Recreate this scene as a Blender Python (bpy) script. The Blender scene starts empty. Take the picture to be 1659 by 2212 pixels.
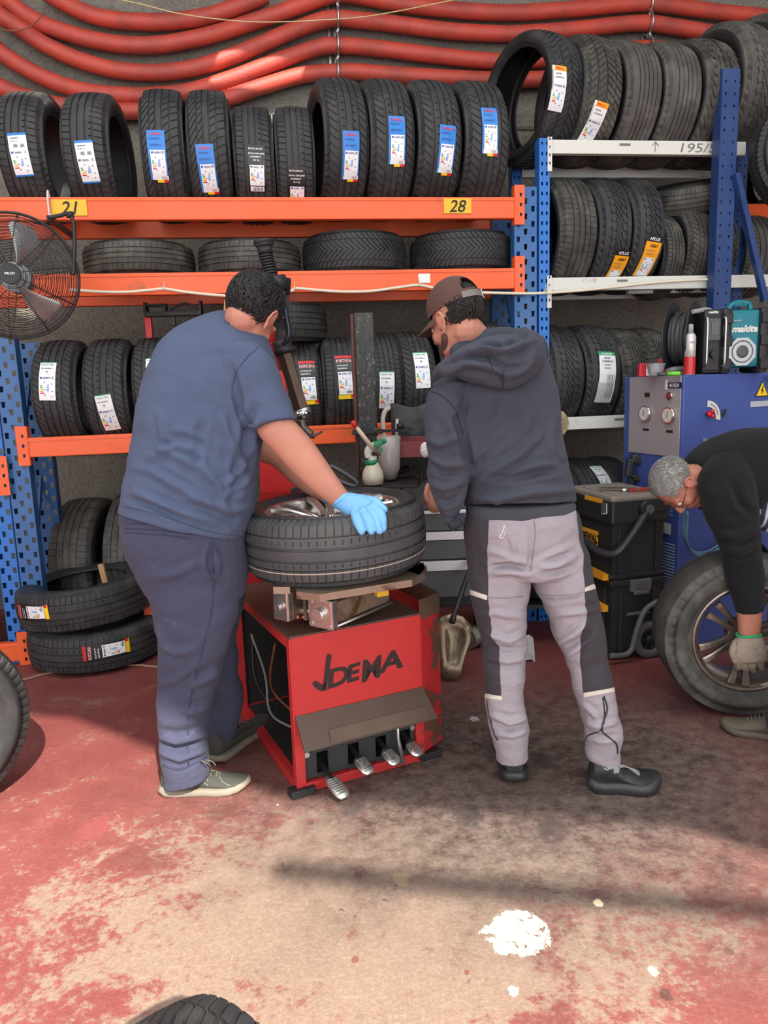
import bpy, bmesh, math, random
import numpy as np
from mathutils import Vector, Matrix, Euler
random.seed(7)
rng = np.random.RandomState(5)
SC = bpy.context.scene
COL = SC.collection
PI = math.pi
V = Vector

# ------------------------------------------------------------------ camera
FP, CX, CY, HC = 1600.0, 829.5, 1106.0, 1.40
PITCH, ROLL, ALPHA = math.radians(9.75), math.radians(2.0), math.radians(8.0)
CM = Matrix.Rotation(PI/2 - PITCH, 3, 'X') @ Matrix.Rotation(-ROLL, 3, 'Z')
CMI = CM.transposed()
CAMP = V((0, 0, HC))
cd = bpy.data.cameras.new('camera')
cam = bpy.data.objects.new('camera', cd)
COL.objects.link(cam)
cam.matrix_world = Matrix.Translation(CAMP) @ CM.to_4x4()
cd.sensor_fit = 'HORIZONTAL'
cd.sensor_width = 36
cd.lens = 36*FP/1659
cd.clip_start = 0.05
SC.camera = cam

def ray(x, y):
    return CM @ V(((x-CX)/FP, -(y-CY)/FP, -1.0))
def PY(x, y, Y):                      # point of a plane facing the room at depth Y
    d = ray(x, y)
    return CAMP + d*(Y/d.y)
def PF(x, y, z=0.0):                  # point of a level plane at height z
    d = ray(x, y)
    return CAMP + d*((z-HC)/d.z)
def proj(p):
    c = CMI @ (V(p)-CAMP)
    return (CX+FP*c.x/-c.z, CY-FP*c.y/-c.z)
def mpp(p):                           # metres per pixel at p
    return -(CMI @ (V(p)-CAMP)).z/FP
Y0 = 4.05
RU = V((math.cos(ALPHA), math.sin(ALPHA), 0))     # along the racks
RW = V((-math.sin(ALPHA), math.cos(ALPHA), 0))    # into the racks
UP = V((0, 0, 1))
RC = Y0*math.cos(ALPHA)
def PR(x, y, off=0.0):                # point of the rack plane moved back by off
    d = ray(x, y)
    return CAMP + d*((RC+off)/d.dot(RW))
RROT = Matrix((RU, RW, UP)).transposed()

# ------------------------------------------------------------------ materials
class NT:
    def __init__(s, name, rough=0.6, metal=0.0, spec=0.5):
        s.m = bpy.data.materials.new(name); s.m.use_nodes = True
        s.t = s.m.node_tree; s.n = s.t.nodes
        s.b = s.n['Principled BSDF']
        s.b.inputs['Roughness'].default_value = rough
        s.b.inputs['Metallic'].default_value = metal
        s.b.inputs['Specular IOR Level'].default_value = spec
        s._c = None
    def lk(s, a, b): s.t.links.new(a, b)
    def inp(s, sock, v):
        if isinstance(v, (int, float)): sock.default_value = v
        elif isinstance(v, (tuple, list)):
            if len(v) == 3 and len(sock.default_value) == 4: v = (*v, 1)
            sock.default_value = v
        else: s.lk(v, sock)
    def coord(s, kind='Object'):
        return s.n.new('ShaderNodeTexCoord').outputs[kind]
    def pos(s):
        return s.n.new('ShaderNodeNewGeometry').outputs['Position']
    def attr(s, name):
        a = s.n.new('ShaderNodeAttribute'); a.attribute_name = name
        return a.outputs['Fac']
    def mapping(s, v, scale=(1,1,1), loc=(0,0,0), rot=(0,0,0)):
        n = s.n.new('ShaderNodeMapping'); s.lk(v, n.inputs['Vector'])
        n.inputs['Scale'].default_value = scale; n.inputs['Location'].default_value = loc
        n.inputs['Rotation'].default_value = rot
        return n.outputs[0]
    def noise(s, v, scale, detail=4, rough=.55, dist=0.0):
        n = s.n.new('ShaderNodeTexNoise'); s.lk(v, n.inputs['Vector'])
        n.inputs['Scale'].default_value = scale; n.inputs['Detail'].default_value = detail
        n.inputs['Roughness'].default_value = rough; n.inputs['Distortion'].default_value = dist
        return n.outputs['Fac']
    def vor(s, v, scale, feature='F1'):
        n = s.n.new('ShaderNodeTexVoronoi'); s.lk(v, n.inputs['Vector']); n.feature = feature
        n.inputs['Scale'].default_value = scale
        return n.outputs['Distance']
    def ramp(s, f, a, b, lo=0.0, hi=1.0):         # smooth map a..b -> lo..hi
        n = s.n.new('ShaderNodeMapRange'); n.interpolation_type = 'SMOOTHSTEP'
        s.inp(n.inputs['Value'], f)
        for k, v in zip(('From Min','From Max','To Min','To Max'), (a,b,lo,hi)): n.inputs[k].default_value = v
        return n.outputs[0]
    def math(s, op, a, b=0.0, c=None):
        n = s.n.new('ShaderNodeMath'); n.operation = op
        s.inp(n.inputs[0], a); s.inp(n.inputs[1], b)
        if c is not None: s.inp(n.inputs[2], c)
        return n.outputs[0]
    def mix(s, f, a, b, mode='MIX'):
        n = s.n.new('ShaderNodeMix'); n.data_type = 'RGBA'; n.blend_type = mode
        s.inp(n.inputs[0], f); s.inp(n.inputs[6], a); s.inp(n.inputs[7], b)
        return n.outputs[2]
    def dist(s, v, p, sc=(1,1,1)):                # distance of position to p with axis scale
        a = s.n.new('ShaderNodeVectorMath'); a.operation = 'SUBTRACT'; s.lk(v, a.inputs[0]); a.inputs[1].default_value = p
        b = s.n.new('ShaderNodeVectorMath'); b.operation = 'MULTIPLY'; s.lk(a.outputs[0], b.inputs[0]); b.inputs[1].default_value = sc
        c = s.n.new('ShaderNodeVectorMath'); c.operation = 'LENGTH'; s.lk(b.outputs[0], c.inputs[0])
        return c.outputs['Value']
    def color(s, c): s.inp(s.b.inputs['Base Color'], c); return s
    def rough(s, c): s.inp(s.b.inputs['Roughness'], c); return s
    def metal(s, c): s.inp(s.b.inputs['Metallic'], c); return s
    def bump(s, h, dist=0.01, strength=1.0):
        n = s.n.new('ShaderNodeBump'); s.lk(h, n.inputs['Height'])
        n.inputs['Distance'].default_value = dist; n.inputs['Strength'].default_value = strength
        s.lk(n.outputs[0], s.b.inputs['Normal']); return s

MATS = {}
def srgb(r, g, b):
    f = lambda c: (c/255/12.92 if c/255 <= .04045 else ((c/255+.055)/1.055)**2.4)
    return (f(r), f(g), f(b))
def plain(name, c, rough=.5, metal=0.0, var=.12, scale=14, spec=.5, bump=0.0, bscale=200, dirt=None, dirt_amt=.0):
    if name in MATS: return MATS[name]
    t = NT(name, rough, metal, spec); co = t.coord()
    n = t.noise(co, scale, 5, .6)
    lo = tuple(v*(1-var) for v in c); hi = tuple(min(1, v*(1+var)) for v in c)
    col = t.mix(n, lo, hi)
    if dirt is not None:
        d = t.noise(co, scale*.6, 8, .7, .6)
        col = t.mix(t.ramp(d, .62-dirt_amt, .74-dirt_amt), col, dirt)
    t.color(col)
    t.rough(t.ramp(n, .3, .7, max(0.02, rough-.08), min(1, rough+.08)))
    if bump: t.bump(t.noise(co, bscale, 3, .6), bump)
    MATS[name] = t.m
    return t.m

# ------------------------------------------------------------------ mesh builder
class MB:
    def __init__(s): s.v = []; s.f = []; s.mi = []; s.sm = []
    def add(s, vs, fs, mi=0, smooth=False):
        o = len(s.v); s.v += [V(p) for p in vs]
        for f in fs: s.f.append(tuple(i+o for i in f)); s.mi.append(mi); s.sm.append(smooth)
        return s
    def box(s, c, size, rot=None, bev=0.0, mi=0):
        bm = bmesh.new(); bmesh.ops.create_cube(bm, size=1.0)
        for v in bm.verts: v.co = V((v.co.x*size[0], v.co.y*size[1], v.co.z*size[2]))
        if bev > 0:
            bmesh.ops.bevel(bm, geom=bm.edges[:], offset=min(bev, min(size)*.45), segments=2, affect='EDGES', profile=.6)
        c = V(c)
        vs = [((rot @ v.co) if rot is not None else v.co)+c for v in bm.verts]
        bm.verts.index_update()
        s.add(vs, [[v.index for v in f.verts] for f in bm.faces], mi, False)
        bm.free(); return s
    def bar(s, a, b, w, h, mi=0, up=UP, bev=0.0):        # rectangular bar from a to b; w across, h along up
        a = V(a); b = V(b); d = (b-a); L = d.length; d.normalize()
        x = d.cross(up)
        if x.length < 1e-4: x = d.cross(V((1,0,0)))
        x.normalize(); z = x.cross(d).normalized()
        R = Matrix((x, d, z)).transposed()
        return s.box((a+b)/2, (w, L, h), R, bev, mi)
    def cyl(s, a, b, r0, r1=None, n=16, mi=0, cap=True, smooth=True):
        if r1 is None: r1 = r0
        return s.tube([a, b], [r0, r1], n, mi, cap, smooth)
    def tube(s, path, r, n=10, mi=0, cap=True, smooth=True, closed=False, flat=1.0):
        P = [V(p) for p in path]; m = len(P)
        R = list(r) if hasattr(r, '__len__') else [r]*m
        prev = None; vs = []
        for i in range(m):
            if closed: d = P[(i+1) % m]-P[i-1]
            else: d = P[min(i+1, m-1)]-P[max(i-1, 0)]
            d.normalize()
            if prev is None:
                x = d.cross(UP)
                if x.length < .05: x = d.cross(V((1,0,0)))
            else: x = prev - d*prev.dot(d)
            x.normalize(); prev = x.copy(); y = d.cross(x)
            for k in range(n):
                a = 2*PI*k/n
                vs.append(P[i]+x*(R[i]*math.cos(a))+y*(R[i]*flat*math.sin(a)))
        fs = []
        for i in range(m if closed else m-1):
            j = (i+1) % m
            for k in range(n):
                l = (k+1) % n
                fs.append((i*n+k, i*n+l, j*n+l, j*n+k))
        s.add(vs, fs, mi, smooth)
        if cap and not closed:
            o = len(s.v)-len(vs)
            s.f.append(tuple(o+k for k in reversed(range(n)))); s.mi.append(mi); s.sm.append(False)
            s.f.append(tuple(o+(m-1)*n+k for k in range(n))); s.mi.append(mi); s.sm.append(False)
        return s
    def lathe(s, prof, n=32, M=None, mi=0, closed=False, smooth=True, mis=None):   # prof (axial, radius) about local X
        m = len(prof); vs = []
        for i in range(n):
            a = 2*PI*i/n
            for (x, r) in prof:
                p = V((x, r*math.cos(a), r*math.sin(a)))
                vs.append(M @ p if M is not None else p)
        o = len(s.v); s.v += vs
        for i in range(n):
            j = (i+1) % n
            for k in range(m if closed else m-1):
                l = (k+1) % m
                s.f.append((o+i*m+k, o+i*m+l, o+j*m+l, o+j*m+k)); s.mi.append(mis[k] if mis else mi); s.sm.append(smooth)
        return s
    def prism(s, poly, d, mi=0):                          # poly of 3D points extruded by vector d
        P = [V(p) for p in poly]; n = len(P); d = V(d)
        vs = P+[p+d for p in P]
        fs = [tuple(range(n)), tuple(n+k for k in reversed(range(n)))]
        fs += [(k, k+n, (k+1) % n+n, (k+1) % n) for k in range(n)]
        return s.add(vs, fs, mi, False)
    def ball(s, c, r, mi=0, M=None, n=12):
        bm = bmesh.new(); bmesh.ops.create_uvsphere(bm, u_segments=n*2, v_segments=n, radius=1.0)
        r = r if hasattr(r, '__len__') else (r, r, r)
        vs = []
        for v in bm.verts:
            p = V((v.co.x*r[0], v.co.y*r[1], v.co.z*r[2]))
            vs.append((M @ p if M is not None else p)+V(c))
        bm.verts.index_update()
        s.add(vs, [[v.index for v in f.verts] for f in bm.faces], mi, True); bm.free(); return s
    def text(s, string, h, place, mi=0, bold=0.0, shear=0.0, depth=0.0, cx=False, sx=1.0):
        for x, y, fs in (text_mesh(string, bold, shear),):
            W = max(x)-min(x)
            x0 = min(x)+(W/2 if cx else 0)
            o = len(s.v)
            for a, b in zip(x, y): s.v.append(V(place((a-x0)*h*sx, b*h)))
            for f in fs: s.f.append(tuple(i+o for i in f)); s.mi.append(mi); s.sm.append(False)
        return s
    def build(s, name, mats, parent=None, origin=None, fix=True, smooth_angle=None):
        me = bpy.data.meshes.new(name)
        ob = bpy.data.objects.new(name, me); COL.objects.link(ob)
        vs = s.v
        if parent is not None:
            Mi = MW.get(parent.name, Matrix()).inverted()
            vs = [Mi @ p for p in vs]; ob.parent = parent; MW[ob.name] = MW.get(parent.name, Matrix())
        else:
            if origin is None:
                xs = [p.x for p in vs]; ys = [p.y for p in vs]; zs = [p.z for p in vs]
                origin = V(((min(xs)+max(xs))/2, (min(ys)+max(ys))/2, min(zs)))
            origin = V(origin)
            vs = [p-origin for p in vs]; ob.location = origin; MW[ob.name] = Matrix.Translation(origin)
        me.from_pydata([tuple(p) for p in vs], [], s.f)
        if not hasattr(mats, '__len__'): mats = [mats]
        for m in mats: me.materials.append(m)
        me.polygons.foreach_set('material_index', s.mi)
        me.polygons.foreach_set('use_smooth', s.sm)
        if fix:
            bm = bmesh.new(); bm.from_mesh(me); bmesh.ops.recalc_face_normals(bm, faces=bm.faces[:]); bm.to_mesh(me); bm.free()
        me.update()
        return ob
MW = {}
TM = {}
def text_mesh(string, bold=0.0, shear=0.0):
    k = (string, bold, shear)
    if k in TM: return TM[k]
    cu = bpy.data.curves.new('t', 'FONT'); cu.body = string; cu.size = 1.0; cu.offset = bold; cu.shear = shear
    cu.resolution_u = 3
    ob = bpy.data.objects.new('t', cu); COL.objects.link(ob)
    dg = bpy.context.evaluated_depsgraph_get()
    me = ob.evaluated_get(dg).to_mesh()
    xs = [v.co.x for v in me.vertices]; ys = [v.co.y for v in me.vertices]
    k_ = .72                                            # cap height 1
    r = ([x/k_ for x in xs] or [0, 1], [y/k_ for y in ys], [tuple(p.vertices) for p in me.polygons])
    ob.evaluated_get(dg).to_mesh_clear()
    bpy.data.objects.remove(ob); bpy.data.curves.remove(cu)
    TM[k] = r
    return r
def tag(o, label=None, cat=None, group=None, kind=None):
    if label: o['label'] = label
    if cat: o['category'] = cat
    if group: o['group'] = group
    if kind: o['kind'] = kind
    return o
def thing(name, loc, label, cat, rot=None, group=None):
    o = bpy.data.objects.new(name, None); COL.objects.link(o); o.empty_display_size = .05
    M = Matrix.Translation(V(loc))
    if rot is not None: M = M @ rot.to_4x4()
    o.matrix_world = M; MW[o.name] = M
    return tag(o, label, cat, group)
def copy_tree(o, parent=None):
    c = o.copy(); COL.objects.link(c)
    if parent is not None: c.parent = parent
    for ch in o.children: copy_tree(ch, c)
    return c
def catmull(pts, n=8):
    P = [V(p) for p in pts]; P = [P[0]*2-P[1]]+P+[P[-1]*2-P[-2]]; out = []
    for i in range(1, len(P)-2):
        a, b, c, d = P[i-1:i+3]
        for k in range(n):
            t = k/n
            out.append(.5*((2*b)+(c-a)*t+(2*a-5*b+4*c-d)*t*t+(3*b-a-3*c+d)*t**3))
    out.append(P[-2]); return out
# ------------------------------------------------------------------ setting
def floor_mat():
    t = NT('painted_concrete', .55, 0, .35); p = t.pos()
    big = t.noise(p, 1.1, 6, .6, .4); mid = t.noise(p, 4.5, 9, .68, .5); fine = t.noise(p, 38, 8, .7)
    vf = t.noise(p, 150, 4, .7); grit = t.noise(p, 90, 6, .85)
    red = t.mix(mid, srgb(122, 62, 60), srgb(164, 92, 86))
    bare = t.mix(fine, srgb(138, 114, 100), srgb(172, 148, 130))
    far = t.ramp(t.noise(t.mapping(p, (1,1,1), (0,0,0)), .9, 3), .3, .7)
    # more bare screed in the middle foreground, more paint far away and in front
    midf = t.ramp(t.dist(p, (-.1, 1.75, 0), (1, 1.7, 0)), .15, 1.5, .21, -.05)
    s = t.math('ADD', t.math('ADD', t.math('MULTIPLY', mid, .62), t.math('MULTIPLY', big, .30)), midf)
    s = t.math('ADD', s, t.math('MULTIPLY', t.math('SUBTRACT', fine, .5), .5)); s = t.math('ADD', s, t.math('MULTIPLY', t.math('SUBTRACT', t.noise(p, 14, 8, .7, .5), .5), .45))
    col = t.mix(t.ramp(s, .47, .60), red, bare)
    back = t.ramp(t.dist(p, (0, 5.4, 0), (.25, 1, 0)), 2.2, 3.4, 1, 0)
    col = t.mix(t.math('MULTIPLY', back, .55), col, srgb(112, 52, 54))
    # oily grime round the tyre changer; second patch paints in floor shade at right
    g = t.math('ADD', t.dist(p, (.5, 2.45, 0), (.70, 1.0, 0)), t.math('MULTIPLY', t.math('SUBTRACT', mid, .5), .8))
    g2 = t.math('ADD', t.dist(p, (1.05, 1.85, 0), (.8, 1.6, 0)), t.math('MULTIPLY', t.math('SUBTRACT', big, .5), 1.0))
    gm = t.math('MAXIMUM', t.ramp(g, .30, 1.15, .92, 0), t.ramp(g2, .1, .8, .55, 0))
    grime_shade = t.mix(t.ramp(t.noise(p, 16, 10, .82), .36, .62), srgb(54, 49, 48), srgb(118, 106, 98))
    col = t.mix(gm, col, grime_shade)
    # dark specks and pale scratches
    sp = t.ramp(t.noise(p, 17, 3, .5, 1.0), .70, .75)
    col = t.mix(t.math('MULTIPLY', sp, t.ramp(g, .2, 1.6, .75, .12)), col, srgb(38, 34, 34))
    ws = t.ramp(t.noise(t.mapping(p, (1, 2.6, 1), (3, 5, 0), (0, 0, .7)), 13, 7, .72, .8), .70, .76)
    col = t.mix(t.math('MULTIPLY', ws, .5), col, srgb(214, 192, 172))
    col = t.mix(t.ramp(grit, .40, .62, .5, 0), col, t.mix(.6, col, srgb(70, 52, 48)))
    col = t.mix(t.ramp(grit, .60, .70, 0, .45), col, srgb(206, 186, 170))
    # white spilt paint
    w = PF(1115, 2015); ww = t.math('ADD', t.dist(p, tuple(w), (1, 1, 0)), t.math('MULTIPLY', t.math('SUBTRACT', t.noise(p, 14, 8, .75), .5), .13))
    wm = t.math('MULTIPLY', t.ramp(ww, .080, .083, 1, 0), t.ramp(t.noise(t.mapping(p, (1,1,1), (0,0,0), (0,0,.5)), 24, 5, .6, 1.6), .38, .41))
    col = t.mix(wm, col, t.mix(fine, srgb(164, 158, 148), srgb(196, 190, 180)))
    for (x, y, r, c, th) in ((1108, 2140, .012, (205,196,182), .002), (1293, 1950, .012, (240,225,190), .004), (1440, 2150, .014, (70,55,50), .005),
                         (478, 1752, .045, (98,60,52), .02), (868, 1898, .025, (150,130,105), .01), (767, 2073, .008, (120,60,45), .002), (1008, 2100, .007, (120,60,45), .002),
                         (205, 1790, .05, (150,80,80), .02), (1575, 2055, .01, (90,70,60), .003), (1410, 2098, .012, (200,190,176), .003),
                         (1025,1553,.018,(196,196,196),.008), (600,1738,.004,(230,220,215),.002),
                         (1170,1640,.035,(66,60,58),.02), (1010,1760,.05,(62,56,54),.02),(1190,1790,.05,(66,58,56),.03),(760,1745,.04,(70,62,60),.03)):
        q = PF(x, y); dd = t.math('ADD', t.dist(p, tuple(q), (1, .8, 0)), t.math('MULTIPLY', t.math('SUBTRACT', t.noise(p, 40, 6, .75), .5), r*2.4))
        col = t.mix(t.ramp(dd, r-th*.6, r+th*.6, .7, 0), col, srgb(*c))
    # thin joint lines of the slab
    t.color(col)
    t.rough(t.ramp(mid, .3, .7, .42, .7))
    t.bump(t.math('ADD', t.math('MULTIPLY', fine, .6), t.math('MULTIPLY', vf, .3)), .004, .8)
    return t.m
def wall_mat(name='rough_concrete', a=(112, 108, 100), b=(166, 160, 148), bscale=60):
    t = NT(name, .9); p = t.pos()
    n1 = t.noise(p, 2.2, 6, .6); n2 = t.noise(p, bscale, 5, .75); n3 = t.noise(p, 9, 6, .6)
    col = t.mix(n1, srgb(*a), srgb(*b))
    col = t.mix(t.ramp(n2, .3, .6, .55, 0), col, srgb(52, 50, 46))
    col = t.mix(t.ramp(n3, .58, .7, 0, .5), col, srgb(150, 142, 128))
    t.color(col); t.bump(n2, .014, .9)
    return t.m
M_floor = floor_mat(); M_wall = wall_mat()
M_plaster = plain('grey_render', srgb(150, 148, 142), .9, var=.1, scale=3)
o = MB().add([(-6, -4.5, 0), (6, -4.5, 0), (6, 7, 0), (-6, 7, 0), (-6, -4.5, -.1), (6, -4.5, -.1), (6, 7, -.1), (-6, 7, -.1)],
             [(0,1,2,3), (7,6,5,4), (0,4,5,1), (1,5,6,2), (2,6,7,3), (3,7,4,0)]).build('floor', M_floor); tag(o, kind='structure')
WOFF = 1.12
def rp(u, off, z): return RU*u + RW*(RC+off) + UP*z        # rack-frame point
o = MB().box(rp(0, WOFF+.1, 2.6), (11.6, .2, 5.2), RROT).build('wall_back', M_wall); tag(o, kind='structure')
# block course ledge visible low in the wall: joints between the big blocks
o = MB()
for z in (1.02, 2.04, 3.06, 4.08): o.box(rp(0, WOFF-.004, z), (11, .012, .02), RROT)
o = o.build('trim_1', plain('mortar', srgb(96, 92, 84), .95)); tag(o, kind='structure')
o = MB().box((-5.6, 1.2, 2.6), (.2, 8.6, 5.2)).build('wall_left', M_plaster); tag(o, kind='structure')
o = MB().box((5.8, 1.8, 2.6), (.2, 8.8, 5.2)).build('wall_right', M_plaster); tag(o, kind='structure')

# ------------------------------------------------------------------ tyres
def rubber(name, c, dust, amt, rough=.62):
    t = NT(name, rough, 0, .45); co = t.coord()
    n = t.noise(co, 9, 6, .65); f = t.noise(co, 120, 4, .6)
    col = t.mix(t.math('MULTIPLY', t.ramp(n, .4, .75), amt), c, dust)
    t.color(col); t.rough(t.ramp(n, .3, .7, rough-.1, rough+.14)); t.bump(f, .0008, .6)
    return t.m
M_rub = rubber('new_rubber', srgb(44, 45, 47), srgb(84, 82, 80), .5)
M_rubd = rubber('dusty_rubber', srgb(56, 55, 52), srgb(122, 116, 106), .6, .66)
M_rubo = rubber('worn_rubber', srgb(70, 68, 65), srgb(120, 116, 110), .6, .66)
M_rubs = rubber('sidewall_rubber', srgb(36, 37, 39), srgb(70, 68, 66), .4, .5)
M_liner = rubber('liner_rubber', srgb(24, 24, 26), srgb(40, 40, 40), .4, .5)

def tyre_mesh(R, W, rin, pat, mat_t=None, mat_s=None):
    """R outer radius, W section width, rin bead radius; pat: tread pattern"""
    TW = W*.80; h = TW/2; gd = .0075
    N = pat.get('N', 64); grooves = pat.get('g', [(-.52,.05), (-.17,.055), (.17,.055), (.52,.05)])
    shear = pat.get('shear', lambda v: 0.0); slots = pat.get('slots', lambda k, nr: 'full' if k in (0, nr-1) else 'none')
    sw = pat.get('sw', .22); zig = pat.get('zig', 0.0); sd = pat.get('sd', .8)
    edges = [-1.0]; ribs = []
    for (c, w) in grooves: ribs.append((edges[-1], c-w)); edges.append(c+w)
    ribs.append((edges[-1], 1.0)); nr = len(ribs)
    rows = []                       # v (unit), depth when in slot, base depth, zig?
    for k, (a, b) in enumerate(ribs):
        sl = slots(k, nr); L = b-a; e = .012
        if k > 0: rows.append((a-e*.6, 1.0, 1.0, 1))
        if sl == 'full':
            for q in (0, .25, .5, .75, 1): rows.append((a+L*q, sd, 0.0, 1 if 0 < k or q > .6 else 0))
        elif sl == 'inner':
            rows += [(a, 0, 0, 1), (a+L*.45, 0, 0, 1), (a+L*.45+e, sd, 0, 1), (b, sd, 0, 1)]
        elif sl == 'outer':
            rows += [(a, sd, 0, 1), (a+L*.5, sd, 0, 1), (a+L*.5+e, 0, 0, 1), (b, 0, 0, 1)]
        elif sl == 'mid':
            rows += [(a, 0, 0, 1), (a+L*.25, 0, 0, 1), (a+L*.25+e, sd, 0, 1), (a+L*.75, sd, 0, 1), (a+L*.75+e, 0, 0, 1), (b, 0, 0, 1)]
        else:
            rows += [(a, 0, 0, 1), ((a+b)/2, 0, 0, 1), (b, 0, 0, 1)]
        if k < nr-1: rows.append((b+e*.6, 1.0, 1.0, 1))
    prof = []                       # (v metres, radius, slot depth, base depth, zigflag)
    def crown(q): return R - .010*abs(q)**2.4
    for (q, s_, b_, z_) in rows:
        prof.append((q*h, crown(q), s_*gd, b_*gd, z_ if abs(q) < .97 else 0))
    hs = R-rin
    side = [(1.035, R-.016, .7), (1.10, R-.028, .55), (1.17, R-.045, 0), (1.235, R-.35*hs, 0), (1.25, R-.5*hs, 0), (1.22, R-.66*hs, 0), (1.15, R-.80*hs, 0), (1.13, R-.81*hs, 0), (1.10, R-.92*hs, 0), (1.06, rin+.004, 0), (.99, rin, 0)]
    inn = [(.94, rin+.004), (1.0, rin+.03), (1.12, R-.5*hs), (1.08, R-.3*hs), (.9, R-.028), (0, R-.022)]
    right = [(q*h, r, s_*gd, 0, 0) for q, r, s_ in side]
    left = [(-v, r, s_, b_, z_) for v, r, s_, b_, z_ in reversed(right)]
    inner = [(q*h, r, 0, 0, 0) for q, r in inn] + [(-q*h, r, 0, 0, 0) for q, r in reversed(inn[:-1])]
    P = left+prof+right+inner
    ns = len(left); nt = len(prof)
    ph = [0, .05, sw, sw+.05, .62]
    jit = pat.get('jit', .0)
    C = len(ph)*N; m = len(P)
    th = np.zeros((C, m)); rr = np.zeros((C, m)); vv = np.zeros((C, m))
    Pv = np.array([p[0] for p in P]); Pr = np.array([p[1] for p in P]); Ps = np.array([p[2] for p in P]); Pb = np.array([p[3] for p in P]); Pz = np.array([p[4] for p in P])
    sh = np.array([shear(max(-1, min(1, p[0]/h))) if i < ns+nt+len(right) else 0 for i, p in enumerate(P)])
    # ease the shear back to zero over the sidewall so the ring stays regular
    for i in range(ns): sh[i] *= max(0, (i-ns+5)/5) if i > ns-6 else 0
    for i in range(len(right)): sh[ns+nt+i] *= max(0, 1-i/5)
    for i in range(N):
        jj = jit*math.sin(i*2.4)
        for j, f in enumerate(ph):
            c = i*len(ph)+j
            th[c] = 2*PI*(i+f+jj)/N + sh*2*PI/N
            low = 1 if j in (1, 2) else 0
            rr[c] = Pr - np.maximum(Pb, Ps*low)
            zg = (1 if j in (0, 1) else (-1 if j in (3, 4) else 0))
            if pat.get('zigp', 1) == 2: zg = (1, .6, -1, -.6, .2)[j]
            vv[c] = Pv + Pz*zg*zig*h
    co = np.stack([vv, rr*np.cos(th), rr*np.sin(th)], -1).reshape(-1, 3)
    faces = []; mi = []
    for c in range(C):
        d = (c+1) % C
        for k in range(m):
            l = (k+1) % m
            faces.append((c*m+k, d*m+k, d*m+l, c*m+l))
            mi.append(0 if ns-3 <= k < ns+nt+2 else (1 if k < ns+nt+len(right)-1 else 2))
    me = bpy.data.meshes.new('tyre')
    me.from_pydata(co.tolist(), [], faces)
    for mm in (mat_t or M_rub, mat_s or M_rubs, M_liner): me.materials.append(mm)
    me.polygons.foreach_set('material_index', mi)
    sm = [(k < ns-1 or k > ns+nt) for c in range(C) for k in range(m)]
    me.polygons.foreach_set('use_smooth', sm)
    bm = bmesh.new(); bm.from_mesh(me); bmesh.ops.recalc_face_normals(bm, faces=bm.faces[:]); bm.to_mesh(me); bm.free()
    me.update()
    return me
EDGE = lambda k, n: 'full' if k in (0, n-1) else 'none'
PAT = {
 'summer': dict(N=60, g=[(-.56,.045), (-.2,.055), (.18,.055), (.54,.05)], slots=lambda k, n: ('full','none','none','inner','full')[k], shear=lambda v: .5*v, sw=.16),
 'curve': dict(N=54, g=[(-.5,.06), (-.12,.055), (.24,.05), (.6,.05)], slots=lambda k, n: ('full','inner','none','outer','full')[k], shear=lambda v: 1.3*v*abs(v), sw=.18),
 'diagonal': dict(N=50, g=[(-.55,.05), (-.22,.055), (.14,.055), (.55,.045)], slots=lambda k, n: ('full','full','none','full','full')[k], shear=lambda v: -2.2*v+.8*v*v, sw=.2),
 'rib': dict(N=66, g=[(-.55,.035), (-.18,.045), (.18,.045), (.55,.035)], slots=lambda k, n: ('full','inner','none','outer','full')[k], shear=lambda v: .3*v, sw=.12, sd=.5),
 'worn': dict(N=48, g=[(-.6,.03), (-.3,.03), (0,.035), (.3,.03), (.62,.03)], slots=lambda k, n: 'none', sw=.1, sd=.35),
 'winter': dict(N=62, g=[(-.62,.03), (.62,.03)], slots=lambda k, n: 'full', shear=lambda v: -2.8*abs(v)**.8, sw=.3, sd=.95),
 'chevron': dict(N=58, g=[(-.6,.04), (-.02,.035), (.56,.04)], slots=lambda k, n: 'full', shear=lambda v: 2.2*abs(v), sw=.26, sd=.9),
 'van': dict(N=44, g=[(-.6,.045), (-.22,.05), (.22,.05), (.6,.045)], slots=lambda k, n: ('inner','full','full','full','outer')[k], shear=lambda v: 1.1*math.sin(v*4), sw=.14, zig=.055),
 'vanrib': dict(N=46, g=[(-.55,.04), (-.28,.04), (0,.045), (.28,.04), (.55,.04)], slots=lambda k, n: EDGE(k, n), sw=.14, zig=.05, sd=.7),
 'terrain': dict(N=40, g=[(-.55,.05), (-.2,.045), (.2,.045), (.55,.05)], slots=lambda k, n: 'full', shear=lambda v: 1.6*math.sin(v*5.5), sw=.3, zig=.07, sd=1),
 'touring': dict(N=76, g=[(-.58,.022), (-.27,.05), (.17,.055), (.60,.03)], slots=lambda k, n: ('full','mid','none','mid','full')[k], shear=lambda v: .25*v, sw=.14, sd=.6),
}
TYM = {}
def get_tyre(R, W, rin, pat, mt=None, ms=None):
    k = (round(R, 2), round(W, 2), round(rin, 2), pat, mt.name if mt else '', ms.name if ms else '')
    if k not in TYM: TYM[k] = tyre_mesh(k[0], k[1], k[2], PAT[pat], mt, ms)
    return TYM[k], k

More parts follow.
